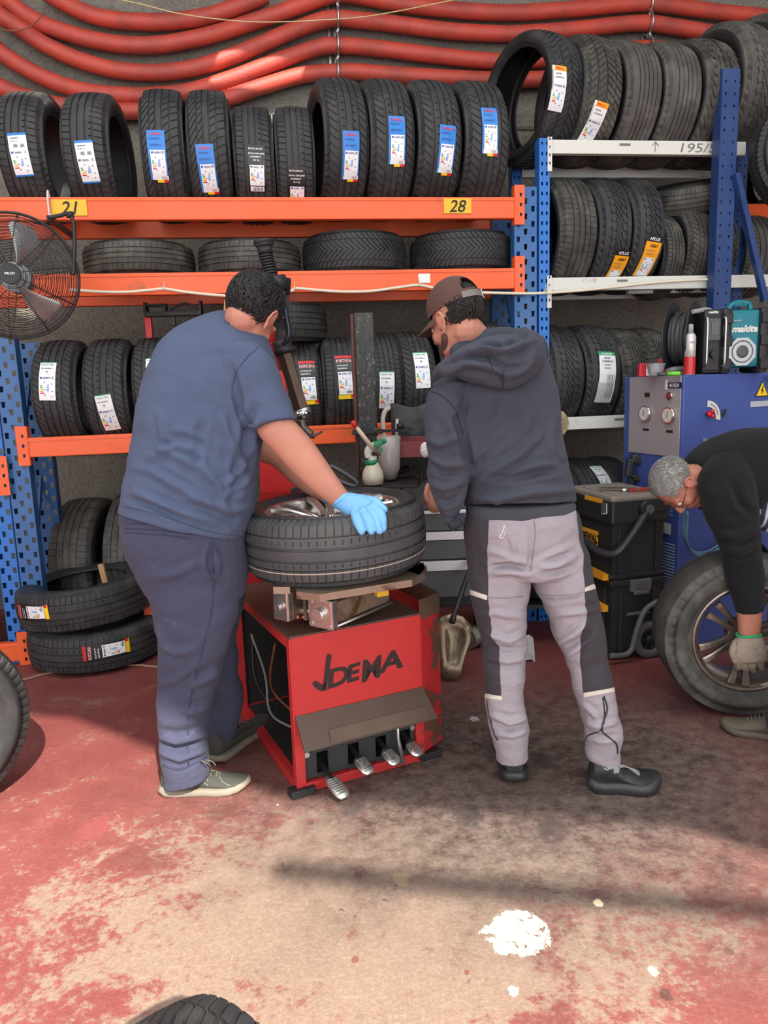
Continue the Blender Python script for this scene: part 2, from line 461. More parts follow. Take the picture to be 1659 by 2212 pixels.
# paper labels: rectangles (x0,y0,x1,y1,colour) in a unit box, text lines (string,x,y,height,colour)
LC = {}
def lcol(n, c, rough=.38):
    LC[n] = plain('label_'+n, srgb(*c), rough, var=.05, scale=40, spec=.6)
for n, c in dict(white=(232,234,236), blue=(20,120,205), deep=(36,60,140), black=(20,20,22), red=(205,34,40), yellow=(240,205,20), orange=(240,150,40),
                 green=(20,150,90), amber=(245,165,20), silver=(190,192,194), grey=(120,122,126), sky=(110,165,225)).items(): lcol(n, c)
LN = list(LC)
def energy(x0, y0, x1, y1):
    W = x1-x0; H = y1-y0; r = [(x0, y0, x1, y1, 'white'), (x0+.06*W, y1-.13*H, x0+.2*W, y1-.05*H, 'deep'), (x0+.8*W, y1-.14*H, x0+.94*W, y1-.04*H, 'grey')]
    for i, c in enumerate(('green', 'green', 'yellow', 'orange', 'red')):
        r.append((x0+.08*W, y0+(.56-.075*i)*H, x0+(.2+.035*i)*W, y0+(.61-.075*i)*H, c))
    for i in range(5): r.append((x0+(.44+.02*i)*W, y0+(.36+.06*i)*H, x0+(.62-.0*i)*W, y0+(.405+.06*i)*H, 'sky'))
    for (a, b) in ((.3,.7), (.75,.64), (.34,.2), (.78,.34), (.3,.42), (.72,.14)): r.append((x0+a*W, y0+b*H, x0+(a+.07)*W, y0+(b+.035)*H, 'black'))
    t = [('ENERG', x0+.26*W, y1-.13*H, .07*H, 'deep')]
    return r, t
def bars(x0, y0, x1, y1, c='black', n=9):
    w = (x1-x0)/n
    return [(x0+i*w, y0, x0+i*w+w*(.3+.35*((i*7) % 3)/2), y1, c) for i in range(n)]
def style(kind):
    if kind == 'blue':
        a, t = energy(.12, .13, .93, .62)
        return (.085, .235, [(0, .05, 1, 1, 'blue'), (.1, .05, 1, .13, 'white'), (.35, 0, .72, .055, 'yellow'), (.72, 0, 1, .055, 'red')]+bars(.62, .06, .92, .12, 'grey')+a,
                t+[('SUPERIA', .14, .90, .05, 'red'), ('ECOBLUE', .12, .82, .035, 'deep'), ('225/45ZR17', .12, .70, .035, 'deep')])
    if kind == 'whiteblue':
        a, t = energy(0, .04, 1, .60)
        return (.085, .19, [(0, 0, 1, 1, 'white'), (0, .94, 1, 1, 'blue'), (0, 0, 1, .04, 'blue')]+a+bars(.25, .66, .48, .74)+bars(.62, .66, .85, .74),
                t+[('245/40R18', .12, .86, .035, 'black'), ('SPORT EV', .12, .79, .03, 'grey')])
    if kind == 'black':
        a, t = energy(.08, .15, .92, .58)
        return (.085, .22, [(0, 0, 1, 1, 'black'), (.1, .02, .9, .13, 'white')]+bars(.2, .03, .85, .11)+a,
                t+[('ROYAL BLACK', .04, .90, .035, 'white'), ('ROYAL EXPLORER', .02, .80, .033, 'white'), ('215/45ZR17', .1, .73, .036, 'white'), ('91Y XL', .28, .66, .036, 'white')])
    if kind == 'orange':
        a, t = energy(.05, .05, .95, .6)
        return (.085, .215, [(0, 0, 1, 1, 'white'), (.15, .88, 1, 1, 'amber')]+a+bars(.02, .45, .07, .9, 'grey', 3),
                t+[('PIRELLI', .22, .91, .05, 'red'), ('WINTER', .2, .80, .03, 'black'), ('225/40R18 XL', .2, .72, .03, 'black')])
    if kind == 'green':
        a, t = energy(0, .0, 1, .62)
        return (.08, .2, [(0, 0, 1, 1, 'white'), (0, .97, 1, 1, 'green')]+a,
                t+[('RADIAL TYRE', .1, .9, .035, 'green'), ('PCR 205/60R16', .1, .8, .03, 'black'), ('96', .4, .70, .04, 'black')])
    if kind == 'redblack':
        a, t = energy(.1, .12, .92, .6)
        return (.09, .24, [(0, 0, 1, 1, 'black'), (0, .93, 1, 1, 'red'), (.05, 0, 1, .09, 'yellow'), (.8, .02, 1, .1, 'red'), (.1, .1, .92, .6, 'white')]+a+bars(.55, .13, .88, .18),
                t+[('FORTUNA', .08, .82, .07, 'red'), ('FORTUNA', .07, .825, .07, 'white'), ('ECOPLUS HP', .1, .73, .03, 'white'), ('205/55R16', .1, .66, .035, 'white')])
    if kind == 'amber':
        return (.10, .23, [(0, 0, 1, 1, 'amber'), (-.02, .86, 1.02, 1, 'black'), (.15, .0, .9, .5, 'silver')]+energy(.2, .05, .85, .5)[0],
                [('APLUS', .15, .89, .07, 'white'), ('A867', .28, .74, .07, 'black'), ('215/65R16C', .1, .65, .035, 'grey'), ('109/107R', .2, .57, .035, 'grey')])
    if kind == 'greenlong':
        return (.10, .29, [(0, .0, 1, 1, 'white'), (0, .92, 1, 1, 'green'), (-.03, 0, .9, .4, 'silver')]+bars(.45, .1, .95, .55, 'grey', 8),
                [('goodgrip', .15, .935, .045, 'white'), ('MK700', .3, .85, .03, 'black'), ('215/65R16C', .15, .79, .033, 'black'), ('109/107T', .3, .72, .025, 'black'), ('8PR M+S', .3, .66, .025, 'black')])
STY = {}
def add_sticker(ty, R, kind, px, py, rot=0.0, flip=False, w=1.0, l=1.0, cut=None):
    M = MX[ty.name]; Mi = M.inverted()
    o = Mi @ CAMP; d = (Mi.to_3x3() @ ray(px, py)).normalized()
    Rr = R-.0015
    a = d.y*d.y+d.z*d.z; b = 2*(o.y*d.y+o.z*d.z); c = o.y*o.y+o.z*o.z-Rr*Rr
    disc = max(b*b-4*a*c, 0); tt = (-b-math.sqrt(disc))/(2*a); p = o+d*tt
    th0 = math.atan2(p.z, p.y); v0 = p.x
    # orientation: along increasing theta or not, mirrored so text reads from outside
    W_, L_, rects, texts = style(kind); W_ *= w; L_ *= l
    cr, sr = math.cos(rot), math.sin(rot)
    # direction of 'up' of the label on the tread (world z, or world -x for lying tyres)
    sg = -1.0 if flip else 1.0
    def place(x, y, dz=0.0):            # x, y metres from the label centre
        xx = cr*x-sr*y; yy = sr*x+cr*y
        v = v0+xx*sg; t = th0+yy/R*sg*UPS
        wob = .0009*math.sin(yy*70)+.0006*math.sin(xx*120+yy*40)
        r = R-.010*min(1, abs(v)/(.12))**2.4+.0018+dz+max(-.0002, wob)
        return V((v, r*math.cos(t), r*math.sin(t)))
    # theta sense: want +y label = world up (standing)
    pt = V((v0, R*math.cos(th0+.05), R*math.sin(th0+.05))); p0 = V((v0, R*math.cos(th0), R*math.sin(th0)))
    wd = (M.to_3x3() @ (pt-p0)).normalized(); xd = (M.to_3x3() @ V((1, 0, 0)))
    cr_ = CMI @ xd; cw = CMI @ wd
    UPS = 1.0
    # handedness: (x, y) must be right-handed as seen from outside
    n = M.to_3x3() @ V((0, math.cos(th0), math.sin(th0)))
    if xd.cross(wd).dot(n) < 0: UPS = -1.0
    y_img = (cw.y*UPS)
    x_img = cr_.x
    mb = MB()
    for k, (x0, y0, x1, y1, cname) in enumerate(rects):
        nx = 2 if x1-x0 < .3 else 6; ny = max(1, int((y1-y0)*18))
        if (y1-y0) < .08: ny = 1
        vs = []; dz = 0.0 if k == 0 else .0004+.00006*k
        for j in range(ny+1):
            for i in range(nx+1):
                vs.append(place((x0+(x1-x0)*i/nx-.5)*W_, (y0+(y1-y0)*j/ny-.5)*L_, dz))
        fs = [(j*(nx+1)+i, j*(nx+1)+i+1, (j+1)*(nx+1)+i+1, (j+1)*(nx+1)+i) for j in range(ny) for i in range(nx)]
        mb.add(vs, fs, LN.index(cname), True)
    # paper edge so the label has a real thickness
    for (s_, x, y, h_, c_) in texts:
        h = h_*L_
        xs = text_mesh(s_)[0]; wmax = (max(xs)-min(xs))*h; avail = (.96-x)*W_
        sx = min(1.0, avail/wmax)
        mb.text(s_, h, lambda a, b: place(a+(x-.5)*W_, b+(y-.5)*L_, .0024), LN.index(c_), bold=.02, sx=sx)
    me_name = 'paper_label'
    ob = bpy.data.objects.new(me_name, bpy.data.meshes.new(me_name)); COL.objects.link(ob)
    me = ob.data; me.from_pydata([tuple(p) for p in mb.v], [], mb.f)
    for n_ in LN: me.materials.append(LC[n_])
    me.polygons.foreach_set('material_index', mb.mi); me.update()
    ob.parent = ty
    return ob
MX = {}
def place_tyre(c, R, W, rin, pat, label, group=None, yaw=0.0, lean=0.0, lying=False, tiltM=None, mt=None, ms=None, spin=0.0, name='tyre', rot=None):
    me, k = get_tyre(R, W, rin, pat, mt, ms)
    ob = bpy.data.objects.new(name, me); COL.objects.link(ob)
    if rot is None:
        if lying: rot = (tiltM or Matrix.Identity(3)) @ Matrix.Rotation(-PI/2, 3, 'Y') @ Matrix.Rotation(spin, 3, 'X')
        else: rot = RROT @ Matrix.Rotation(yaw, 3, 'Z') @ Matrix.Rotation(lean, 3, 'Y') @ Matrix.Rotation(spin, 3, 'X')
    M = Matrix.Translation(V(c)) @ rot.to_4x4()
    ob.matrix_world = M; MX[ob.name] = M; MW[ob.name] = M
    ob['R'] = 0.0
    del ob['R']
    tag(ob, label, 'tyre', group)
    return ob, k[0]
GAP = .20; DEP = .25                      # half gap between beams, tyre centre behind the front plane
def beam_z(*pts): return sum(PR(x, y).z for x, y in pts)/len(pts)
ZB = dict(b1=beam_z((0,427), (1115,424)), b2=beam_z((160,594), (1115,576)), b3=beam_z((50,947), (765,916)), b4=.29,
          w1=beam_z((1185,301), (1550,305)), w2=beam_z((1185,601), (1550,593)), w3=beam_z((1220,903), (1355,895)))
def stand(row, xl, xr, ytop, pat, label, group, yaw=0.0, lean=0.0, mt=None, ms=None, stick=None, rin=None, dep=DEP, spin=None, wf=.92):
    zb = ZB[row]; R = .32; xc = (xl+xr)/2
    for _ in range(12):
        zc = zb+math.sqrt(max(R*R-GAP*GAP, .01)); p = PR(xc, ytop, dep); R += (p.z-(zc+R))*.45
        R = max(.24, min(.40, R))
    R = round(R, 2); zc = zb+math.sqrt(max(R*R-GAP*GAP, .01))
    # centre column measured at mid height
    q = PR(xc, (ytop+proj((p.x, p.y, zb))[1])/2, dep-R*.95)
    u = q.dot(RU); c = rp(u, dep, zc)
    W = (xr-xl)*mpp(q)*wf
    ob, Rk = place_tyre(c, R, W, rin or R*.66, pat, label, group, yaw, lean, mt=mt, ms=ms, spin=(spin if spin is not None else rng.rand()*6))
    if stick: add_sticker(ob, Rk, *stick[:3], **(stick[3] if len(stick) > 3 else {}))
    return ob
# ------------------------------------------------------------------ racks
M_or = plain('orange_paint', srgb(228, 92, 38), .45, var=.06, scale=5, dirt=srgb(150, 84, 50), dirt_amt=.02)
M_bl = plain('blue_paint', srgb(40, 92, 150), .4, var=.12, scale=6, dirt=srgb(40, 60, 84), dirt_amt=.0)
M_bb = plain('bright_blue_paint', srgb(28, 104, 186), .4, var=.08, scale=6, dirt=srgb(40, 70, 110), dirt_amt=-.04)
M_db = plain('dark_blue_paint', srgb(36, 62, 112), .38, var=.12, scale=6, dirt=srgb(26, 36, 60), dirt_amt=.02)
M_wh = plain('white_paint', srgb(206, 206, 198), .5, var=.05, scale=5, dirt=srgb(132, 130, 122), dirt_amt=.0)
M_steel = plain('galvanised_steel', srgb(190, 192, 192), .35, .9, var=.1)
M_chrome = plain('chrome', srgb(225, 225, 225), .15, 1.0, var=.03)
M_dark = plain('dark_metal', srgb(44, 44, 46), .5, .4, var=.25, dirt=srgb(90, 74, 60), dirt_amt=.02)
M_blk = plain('black_plastic', srgb(36, 36, 38), .5, var=.2, scale=10, spec=.4)
M_blkg = plain('grey_plastic', srgb(74, 74, 76), .5, var=.12)
M_yel = plain('yellow_card', srgb(222, 178, 50), .7, var=.06)
M_ink = plain('marker_ink', srgb(40, 36, 30), .7)
M_inkg = plain('faded_ink', srgb(112, 112, 108), .8)
M_paper = plain('white_paper', srgb(225, 225, 220), .7, var=.04)
M_cable = plain('white_cable', srgb(216, 206, 184), .5, var=.06)
M_rust = plain('rusty_steel', srgb(104, 84, 70), .6, .35, var=.35, scale=8, dirt=srgb(60, 48, 42), dirt_amt=.08)

def perf(mb, o, ux, uz, w, h, cols, pitch, hw, hh, nrm, th=.0025, mi=0, phase=0.0):
    """sheet from o spanning w along ux and h along uz with staggered tapered holes"""
    ux = V(ux); uz = V(uz); nrm = V(nrm)
    xs = [0.0]; n = len(cols)
    bounds = [0]+[(cols[i][0]+cols[i+1][0])/2*w for i in range(n-1)]+[w]
    for i, (cx, off, kind) in enumerate(cols):
        a, b = bounds[i], bounds[i+1]; c = cx*w
        z = -pitch*((off+phase) % 1.0)
        while z < h:
            z0 = max(z, 0); z1 = min(z+pitch, h); zc = z+pitch/2
            if zc-hh/2 > z0 and zc+hh/2 < z1:
                k = .72 if kind == 1 else .8
                H = [(c-hw/2*k, zc-hh/2), (c+hw/2*k, zc-hh/2), (c+hw/2, zc+hh/2), (c-hw/2, zc+hh/2)]
                O = [(a, z0), (b, z0), (b, z1), (a, z1)]
                for s_ in (0, 1):
                    P = [o+ux*p+uz*q+nrm*(-th*s_) for p, q in O+H]
                    mb.add(P, [(0,1,5,4), (1,2,6,5), (2,3,7,6), (3,0,4,7)], mi)
                P = [o+ux*p+uz*q-nrm*(th*s_) for s_ in (0, 1) for p, q in H]
                mb.add(P, [(0,1,5,4), (1,2,6,5), (2,3,7,6), (3,0,4,7)], mi)
            elif z1 > z0:
                for s_ in (0, 1):
                    mb.add([o+ux*p+uz*q-nrm*(th*s_) for p, q in ((a,z0),(b,z0),(b,z1),(a,z1))], [(0,1,2,3)], mi)
            z += pitch
def upright(parent, u0, u1, z0, z1, off, mat, cols, pitch, hw, hh, depth=.07, name='upright', phase=0.0):
    mb = MB(); w = u1-u0; o = rp(u0, off, z0)
    perf(mb, o, RU, UP, w, z1-z0, cols, pitch, hw, hh, -RW, phase=phase)
    for uu in (u0, u1):                                     # returns of the channel
        mb.box(rp(uu+(.001 if uu == u0 else -.001), off+depth/2, (z0+z1)/2), (.003, depth, z1-z0), RROT)
    for uu, s_ in ((u0, 1), (u1, -1)):
        mb.box(rp(uu+s_*.012, off+depth, (z0+z1)/2), (.024, .003, z1-z0), RROT)
    return mb.build(name, mat, parent)
C3 = [(.17, 0, 0), (.5, .5, 1), (.83, 0, 0)]
C2 = [(.27, 0, 0), (.73, 0, 0)]
def u_at(x, y, off=0): return PR(x, y, off).dot(RU)
# --- orange and blue pallet rack bay
rack = thing('pallet_rack', rp(-1, .25, 0), 'long tyre rack with orange beams on blue perforated uprights along back wall', 'rack', RROT)
uR0, uR1 = u_at(1113, 620), u_at(1161, 620)
uL0, uL1 = u_at(2, 880)-.01, u_at(46, 880)
zt = PR(1130, 402).z
upright(rack, uR0, uR1, 0, zt, .012, M_bl, C3, .078, .02, .03)
upright(rack, uR0-.0, uR1-.0, 0, zt+.02, .43, M_bl, C3, .078, .02, .03, name='upright')
upright(rack, uL0, uL1, 0, beam_z((40, 728)), .012, M_bl, C3, .078, .02, .03)
upright(rack, uL0, uL1, 0, beam_z((40, 728)), .43, M_bl, C3, .078, .02, .03)
for (u, zs) in ((uR0+.03, (.3, .95, 1.6, 2.2)), (uL0+.03, (.3, .95, 1.5))):
    for a, b in zip(zs[:-1], zs[1:]):
        MB().bar(rp(u, .08, a), rp(u, .44, b), .012, .03).build('brace', M_bl, rack)
def beam(parent, uA, uB, ztop, h, off, mat, plate=True, th=.05, name='beam', left_plate=False):
    mb = MB(); z = ztop-h/2
    mb.box(rp((uA+uB)/2, off+th/2-.0, z), (uB-uA, th, h), RROT, .006)
    mb.box(rp((uA+uB)/2, off-.002, ztop-.012), (uB-uA, .004, .012), RROT)
    if off > .1:
        return mb.build(name, mat, parent)
    b = mb.build(name, mat, parent)
    sides = ([uB] if plate else [])+([uA] if left_plate else [])
    for uu in sides:
        s_ = 1 if uu == uB else -1
        p = MB(); w = .052; H = .2
        o = rp(uu+(0 if s_ > 0 else -w), off-.006, ztop-H+.06)
        perf(p, o, RU, UP, w, H, [(.6, .5, 0)], .05, .014, .018, -RW, th=.005)
        p.box(rp(uu-(.002)*s_, off+.02, ztop-H/2+.06), (.004, .05, H), RROT)
        p.build('beam_connector', mat, b)
    return b
hB = .105
for key, h in (('b1', .108), ('b2', .108), ('b3', .10), ('b4', .09)):
    uA = -3.6 if key in ('b1',) else (-3.6 if key == 'b2' else (u_at(60, 960) if key == 'b3' else uL1))
    if key == 'b4': uA = u_at(306, 1280)
    beam(rack, uA, uR0+.0, ZB[key], h, 0.0, M_or, left_plate=(key == 'b3'))
    beam(rack, uA, uR0+.0, ZB[key], h, .45, M_or, plate=False)
# stickers on the first beams
def card(px0, py0, px1, py1, off, mat, txt, th, label, name='number_card', ink=None, par=None, bold=.01, shear=.25, sx=1.0):
    a = PR(px0, py1, off); b = PR(px1, py0, off); w = (b-a).dot(RU); h = b.z-a.z
    ua = a.dot(RU); c = rp(ua+w/2, off, a.z+h/2)
    mb = MB().box(c, (w, .0016, h), RROT)
    (mb.text(txt, th, lambda x, y: rp(ua+w/2, off-.0022, a.z)+RU*x+UP*(y+(h-th)/2), 1, bold, shear, cx=True, sx=sx) if txt else None)
    o = mb.build(name, [mat, ink or M_ink], par)
    if label: o['label'] = label
    return o
card(113, 431, 186, 466, -.006, M_yel, '21', .062, 'yellow card with handwritten 21', par=rack)
card(959, 428, 1018, 461, -.006, M_yel, '28', .062, 'yellow card with handwritten 28', par=rack)
card(904, 591, 929, 611, -.004, M_paper, '', .02, 'small blank white card', name='price_card', par=rack)
# neighbouring bay to the left
lb = thing('pallet_rack', rp(-2.9, .25, 0), 'neighbouring tyre rack at the left edge with orange beam ends', 'rack', RROT)
upright(lb, u_at(-45, 900), u_at(-3, 900), 0, 1.62, .012, M_bb, C3, .078, .02, .03)
for z in (1.05, .12):
    beam(lb, -3.6, u_at(-5, 1000)-.0, z, .1, -.02, M_or)
MB().box(rp(u_at(306, 1280)+.03, .25, .095), (.06, .5, .19), RROT).build('foot', M_or, rack)
# --- right rack: white beams on slim bright blue upright
rack2 = thing('pallet_rack', rp(1.4, .25, 0), 'tyre rack with white beams on slim bright blue upright at right', 'rack', RROT)
uS0, uS1 = u_at(1165, 500), u_at(1187, 500)
upright(rack2, uS0, uS1, 0, PR(1175, 298).z, .0, M_bb, C2, .05, .011, .018)
upright(rack2, uS0, uS1, 0, PR(1175, 298).z, .46, M_bb, C2, .05, .011, .018)
uE = u_at(1720, 600)
for key in ('w1', 'w2', 'w3'):
    uB_ = u_at(1612, 310) if key == 'w1' else uE
    mb = MB(); h = .07; zt_ = ZB[key]
    mb.box(rp((uS1+uB_)/2, .02, zt_-h/2), (uB_-uS1, .04, h), RROT, .004)
    b = mb.build('beam', M_wh, rack2)
    p = MB(); perf(p, rp(uS1-.014, -.008, zt_-.16), RU, UP, .024, .17, [(.5, .5, 0)], .04, .009, .014, -RW, th=.004); p.build('beam_connector', M_wh, b)
    MB().box(rp((uS1+uB_)/2, .47, zt_-h/2), (uB_-uS1, .04, h), RROT, .004).build('beam', M_wh, rack2)
    MB().box(rp(u_at(1350, 311), -.0015, zt_-.022), (.062, .003, .012), RROT, .002).build('beam_badge', M_inkg, b)
mb = MB(); z0_ = ZB['w1']-.058; u0_ = u_at(1470, 318)
mb.text('195/55', .048, lambda x, y: rp(u0_+x, -.002, z0_+y), 0, 0.0, .15, sx=1.5)
mb.build('handwriting', M_inkg, rack2)['label'] = 'faded handwritten 195/55'
mb = MB(); ua_ = u_at(1415, 318); mb.bar(rp(ua_, -.002, z0_), rp(ua_, -.002, z0_+.052), .004, .002); mb.bar(rp(ua_-.02, -.002, z0_+.03), rp(ua_, -.002, z0_+.052), .004, .002); mb.bar(rp(ua_+.02, -.002, z0_+.03), rp(ua_, -.002, z0_+.052), .004, .002)
mb.build('handwriting', M_inkg, rack2)['label'] = 'faded hand drawn arrow'
# dark blue double upright in front of it
rack3 = thing('rack_frame', rp(u_at(1580, 500), .1, 0), 'dark blue rack end frame with two posts and slanting brace at right', 'rack frame', RROT)
for (xa, xb, of) in ((1551, 1587, -.10), (1590, 1612, .10)):
    a_, b_ = u_at(xa, 420, of), u_at(xb, 420, of)
    mb = MB(); z1_ = PR(1580, 148, of).z
    perf(mb, rp(a_, of, 0), RU, UP, (b_-a_), z1_, [(.22, 0, 0), (.75, 3, 1)], .06, .008, .014, -RW)
    mb.box(rp(b_, of+.035, z1_/2), (.004, .07, z1_), RROT); mb.box(rp(a_, of+.035, z1_/2), (.004, .07, z1_), RROT)
    mb.build('post', M_db, rack3)
MB().bar(rp(u_at(1590, 375, -.12), -.12, PR(1590, 375, -.12).z), rp(u_at(1652, 650, -.12), -.12, PR(1652, 650, -.12).z), .035, .03).build('brace', M_db, rack3)
# further orange beams beyond
lb2 = thing('pallet_rack', rp(2.2, .25, 0), 'orange beamed tyre rack at the right edge behind dark blue frame', 'rack', RROT)
zq = PR(1640, 442, .15).z
MB().box(rp(u_at(1612, 460, .15)+.6, .17, zq-.05), (1.2, .04, .11), RROT, .005).build('beam', M_or, lb2)
MB().box(rp(u_at(1612, 460, .15)+.6, .6, zq-.05), (1.2, .04, .11), RROT, .005).build('beam', M_or, lb2)
upright(lb2, 3.4, 3.5, 0, 3.2, .15, M_bl, C3, .078, .02, .03)
MB().box(rp(2.55, .17, ZB['w2']-.04), (1.0, .04, .07), RROT, .004).build('beam', M_wh, lb2)
zq2 = ZB['w2']-.004

# ------------------------------------------------------------------ tyres on the racks
G1 = 'tyres standing on the top orange beam'
T = stand('b1', -4, 104, 210, 'summer', 'standing tyre with white label, first at the left on the top orange beam', G1, yaw=-.07, stick=('whiteblue', 43, 334, dict(rot=.04)))
stand('b1', 135, 247, 212, 'summer', 'standing tyre with white label right of the yellow 21 card, dark opening on its right', G1, yaw=-.07, stick=('whiteblue', 188, 350, dict(rot=.05)))
stand('b1', 298, 400, 202, 'diagonal', 'standing tyre with blue label, left one of the pair above the mechanic in blue', G1, stick=('blue', 340, 338, {}))
stand('b1', 400, 500, 202, 'diagonal', 'standing tyre with low blue label, right one of the pair near the sagging hoses', G1, stick=('blue', 448, 368, dict(rot=.05)))
stand('b1', 502, 594, 238, 'summer', 'shorter standing tyre with black and white label, left of two', G1, stick=('black', 555, 365, dict(rot=-.03)))
stand('b1', 592, 686, 240, 'summer', 'shorter standing tyre with low black label, right of two', G1, stick=('black', 642, 410, dict(rot=-.02)))
stand('b1', 682, 790, 178, 'curve', 'tall standing tyre with blue label, first of the four tall ones', G1, yaw=.12, stick=('blue', 758, 339, {}))
stand('b1', 786, 892, 181, 'curve', 'tall standing tyre with high blue label, second of the four tall ones', G1, yaw=.10, stick=('blue', 858, 305, {}))
stand('b1', 888, 996, 184, 'curve', 'tall standing tyre with tilted blue label above the 28 card', G1, yaw=.10, stick=('blue', 965, 325, dict(rot=-.05)))
stand('b1', 991, 1100, 187, 'curve', 'tall standing tyre with blue label near its top, last on the top orange beam', G1, yaw=.10, stick=('blue', 1059, 283, {}))
# lying tyres on the second shelf
G2 = 'tyres lying flat on the second orange shelf'
for (xa, xb, yt, yb, pat, lab, tl) in ((186, 420, 524, 590, 'rib', 'tyre lying flat on second orange shelf, nearest the fan', .015), (428, 652, 520, 588, 'rib', 'tyre lying flat on second orange shelf behind the tyre changer spring', .0),
                                   (652, 880, 503, 586, 'winter', 'winter tyre lying flat on second orange shelf, left one of the two', -.02), (883, 1106, 498, 582, 'winter', 'winter tyre lying flat on second orange shelf nearest the blue upright', -.02)):
    dep = .30; q = PR((xa+xb)/2, yb-20, dep); R = (xb-xa)/2*mpp(q)*.985
    Wt = .175 if pat == 'rib' else .21
    c = rp(q.dot(RU), dep, ZB['b2']+Wt*.5+.003)
    place_tyre(c, R, Wt, R*.64, pat, lab, G2, lying=True, mt=M_rubd if pat == 'rib' else M_rub, spin=rng.rand()*6)
# third shelf
G3 = 'tyres standing on the third orange shelf'
stand('b3', 66, 168, 738, 'curve', 'standing tyre with white label held high, left end of the third shelf', G3, yaw=-.05, stick=('green', 102, 822, dict(rot=-.04, flip=False)))
stand('b3', 176, 276, 735, 'curve', 'standing tyre with low tilted white label, second on the third shelf', G3, yaw=-.03, stick=('green', 232, 893, dict(rot=.12)))
stand('b3', 280, 372, 733, 'curve', 'standing tyre behind the red trolley posts on the third shelf', G3, stick=('green', 333, 812, {}))
stand('b3', 380, 470, 733, 'curve', 'standing tyre hidden behind the back of the mechanic in blue', G3)
stand('b3', 612, 700, 738, 'rib', 'standing tyre with red and black label beside the black tool arm', G3, stick=('redblack', 666, 825, dict(rot=.04)))
stand('b3', 694, 784, 727, 'rib', 'standing tyre with red and black label left of the black post', G3, stick=('redblack', 745, 813, dict(rot=.02)))
stand('b3', 792, 872, 718, 'rib', 'standing tyre with white label right of the black post', G3, yaw=.05, stick=('green', 836, 843, dict(rot=-.03)))
stand('b3', 858, 944, 711, 'curve', 'standing tyre with white label beside the cap of the mechanic in hoodie', G3, yaw=.05, stick=('green', 912, 798, dict(rot=.02)))
stand('b3', 948, 1034, 704, 'curve', 'standing tyre behind the head of the mechanic in hoodie', G3, yaw=.05)
stand('b3', 1030, 1108, 690, 'rib', 'standing tyre at the right end of the third shelf beside the hood', G3, yaw=.05)
q = PR(610, 720, .3); Rl = .24
place_tyre(rp(u_at(598, 700, .3), .27, PR(610, 740, .1).z+.105), .28, .20, .19, 'rib', 'tyre lying on top of the standing ones behind the tool arm', lying=True, spin=.4)
# lowest shelf left
for (xa, xb, yt, yw, lab) in ((113, 214, 1075, -.14, 'worn tyre standing behind the floor stack with wide dark opening'), (228, 330, 1065, -.12, 'worn tyre standing at back, partly behind the trousers in blue')):
    p = PR((xa+xb)/2, yt, .68); R = round(p.z/2, 2); q = PR((xa+xb)/2, yt+110, .68-R*.9)
    place_tyre(rp(q.dot(RU), .68, R), R, (xb-xa)*mpp(q)*.97, .22, 'rib', lab, 'old tyres standing at the back wall', yaw=yw, mt=M_rubo, spin=xa)
# right rack
G4 = 'used tyres on the top white beam'
stand('w1', 1135, 1250, 78, 'chevron', 'big winter tyre with orange headed label turned to show its empty inside', G4, yaw=.34, stick=('orange', 1208, 190, dict(rot=-.02)), mt=M_rub, wf=.80, dep=.27, rin=.25)
stand('w1', 1246, 1344, 90, 'chevron', 'winter tyre with low orange headed label, second on the top white beam', G4, yaw=.12, lean=.04, stick=('orange', 1282, 268, dict(rot=-.16)), mt=M_rubd)
stand('w1', 1336, 1428, 101, 'worn', 'smooth worn tyre left of its equally bald neighbour on top white beam', G4, yaw=.14, lean=.03, mt=M_rubo)
stand('w1', 1420, 1518, 105, 'worn', 'smooth worn tyre between bald neighbour and the off-road tyre', G4, yaw=.12, lean=.03, mt=M_rubo)
stand('w1', 1506, 1600, 92, 'terrain', 'blocky off-road tyre left of the dark blue posts', G4, yaw=.14, lean=.02, mt=M_rubd)
stand('w1', 1590, 1684, 58, 'van', 'tall chunky tyre behind the dark blue posts at top right', G4, yaw=.1, mt=M_rubo, dep=.3)
stand('w1', 1676, 1780, 48, 'van', 'tall tyre cut by the top right edge of the photo', G4, yaw=.1, mt=M_rubo, dep=.3)
G5 = 'tyres on the middle white beam'
stand('w2', 1196, 1292, 388, 'rib', 'wide grey ribbed tyre next to the slim blue upright on middle white beam', G5, yaw=.10, mt=M_rubd)
stand('w2', 1284, 1366, 392, 'van', 'zigzag treaded tyre with mostly hidden amber label', G5, yaw=.10, stick=('amber', 1331, 583, dict(rot=-.10, w=.9)))
stand('w2', 1358, 1438, 392, 'van', 'zigzag treaded tyre with full amber label', G5, yaw=.10, stick=('amber', 1402, 556, dict(rot=-.12, w=.95)))
stand('w2', 1428, 1482, 468, 'rib', 'small narrow tyre squeezed between amber labelled tyre and larger one', G5, yaw=.08, mt=M_rubd)
stand('w2', 1478, 1548, 445, 'curve', 'shiny ribbed tyre under the tilted one on middle white beam', G5, yaw=.10, mt=M_rubd)
stand('w2', 1532, 1600, 440, 'curve', 'tyre behind the dark blue posts on middle white beam', G5, yaw=.10, mt=M_rubd)
stand('w2', 1606, 1700, 488, 'summer', 'pale treaded tyre right of the dark blue brace', G5, yaw=.05, mt=M_rubo)
tm = Matrix.Rotation(ALPHA, 3, 'Z') @ Matrix.Rotation(-.16, 3, 'Y') @ Matrix.Rotation(.22, 3, 'X')
place_tyre(rp(u_at(1484, 415, .26), .26, PR(1484, 414, .1).z+.0), .225, .17, .16, 'rib', 'tyre lying tilted on top of the standing ones under top white beam', lying=True, tiltM=tm, mt=M_rubd)
G6 = 'tyres on the lowest white beam'
stand('w3', 1180, 1266, 702, 'van', 'chunky treaded tyre beside the hood on lower white beam', G6, yaw=.08)
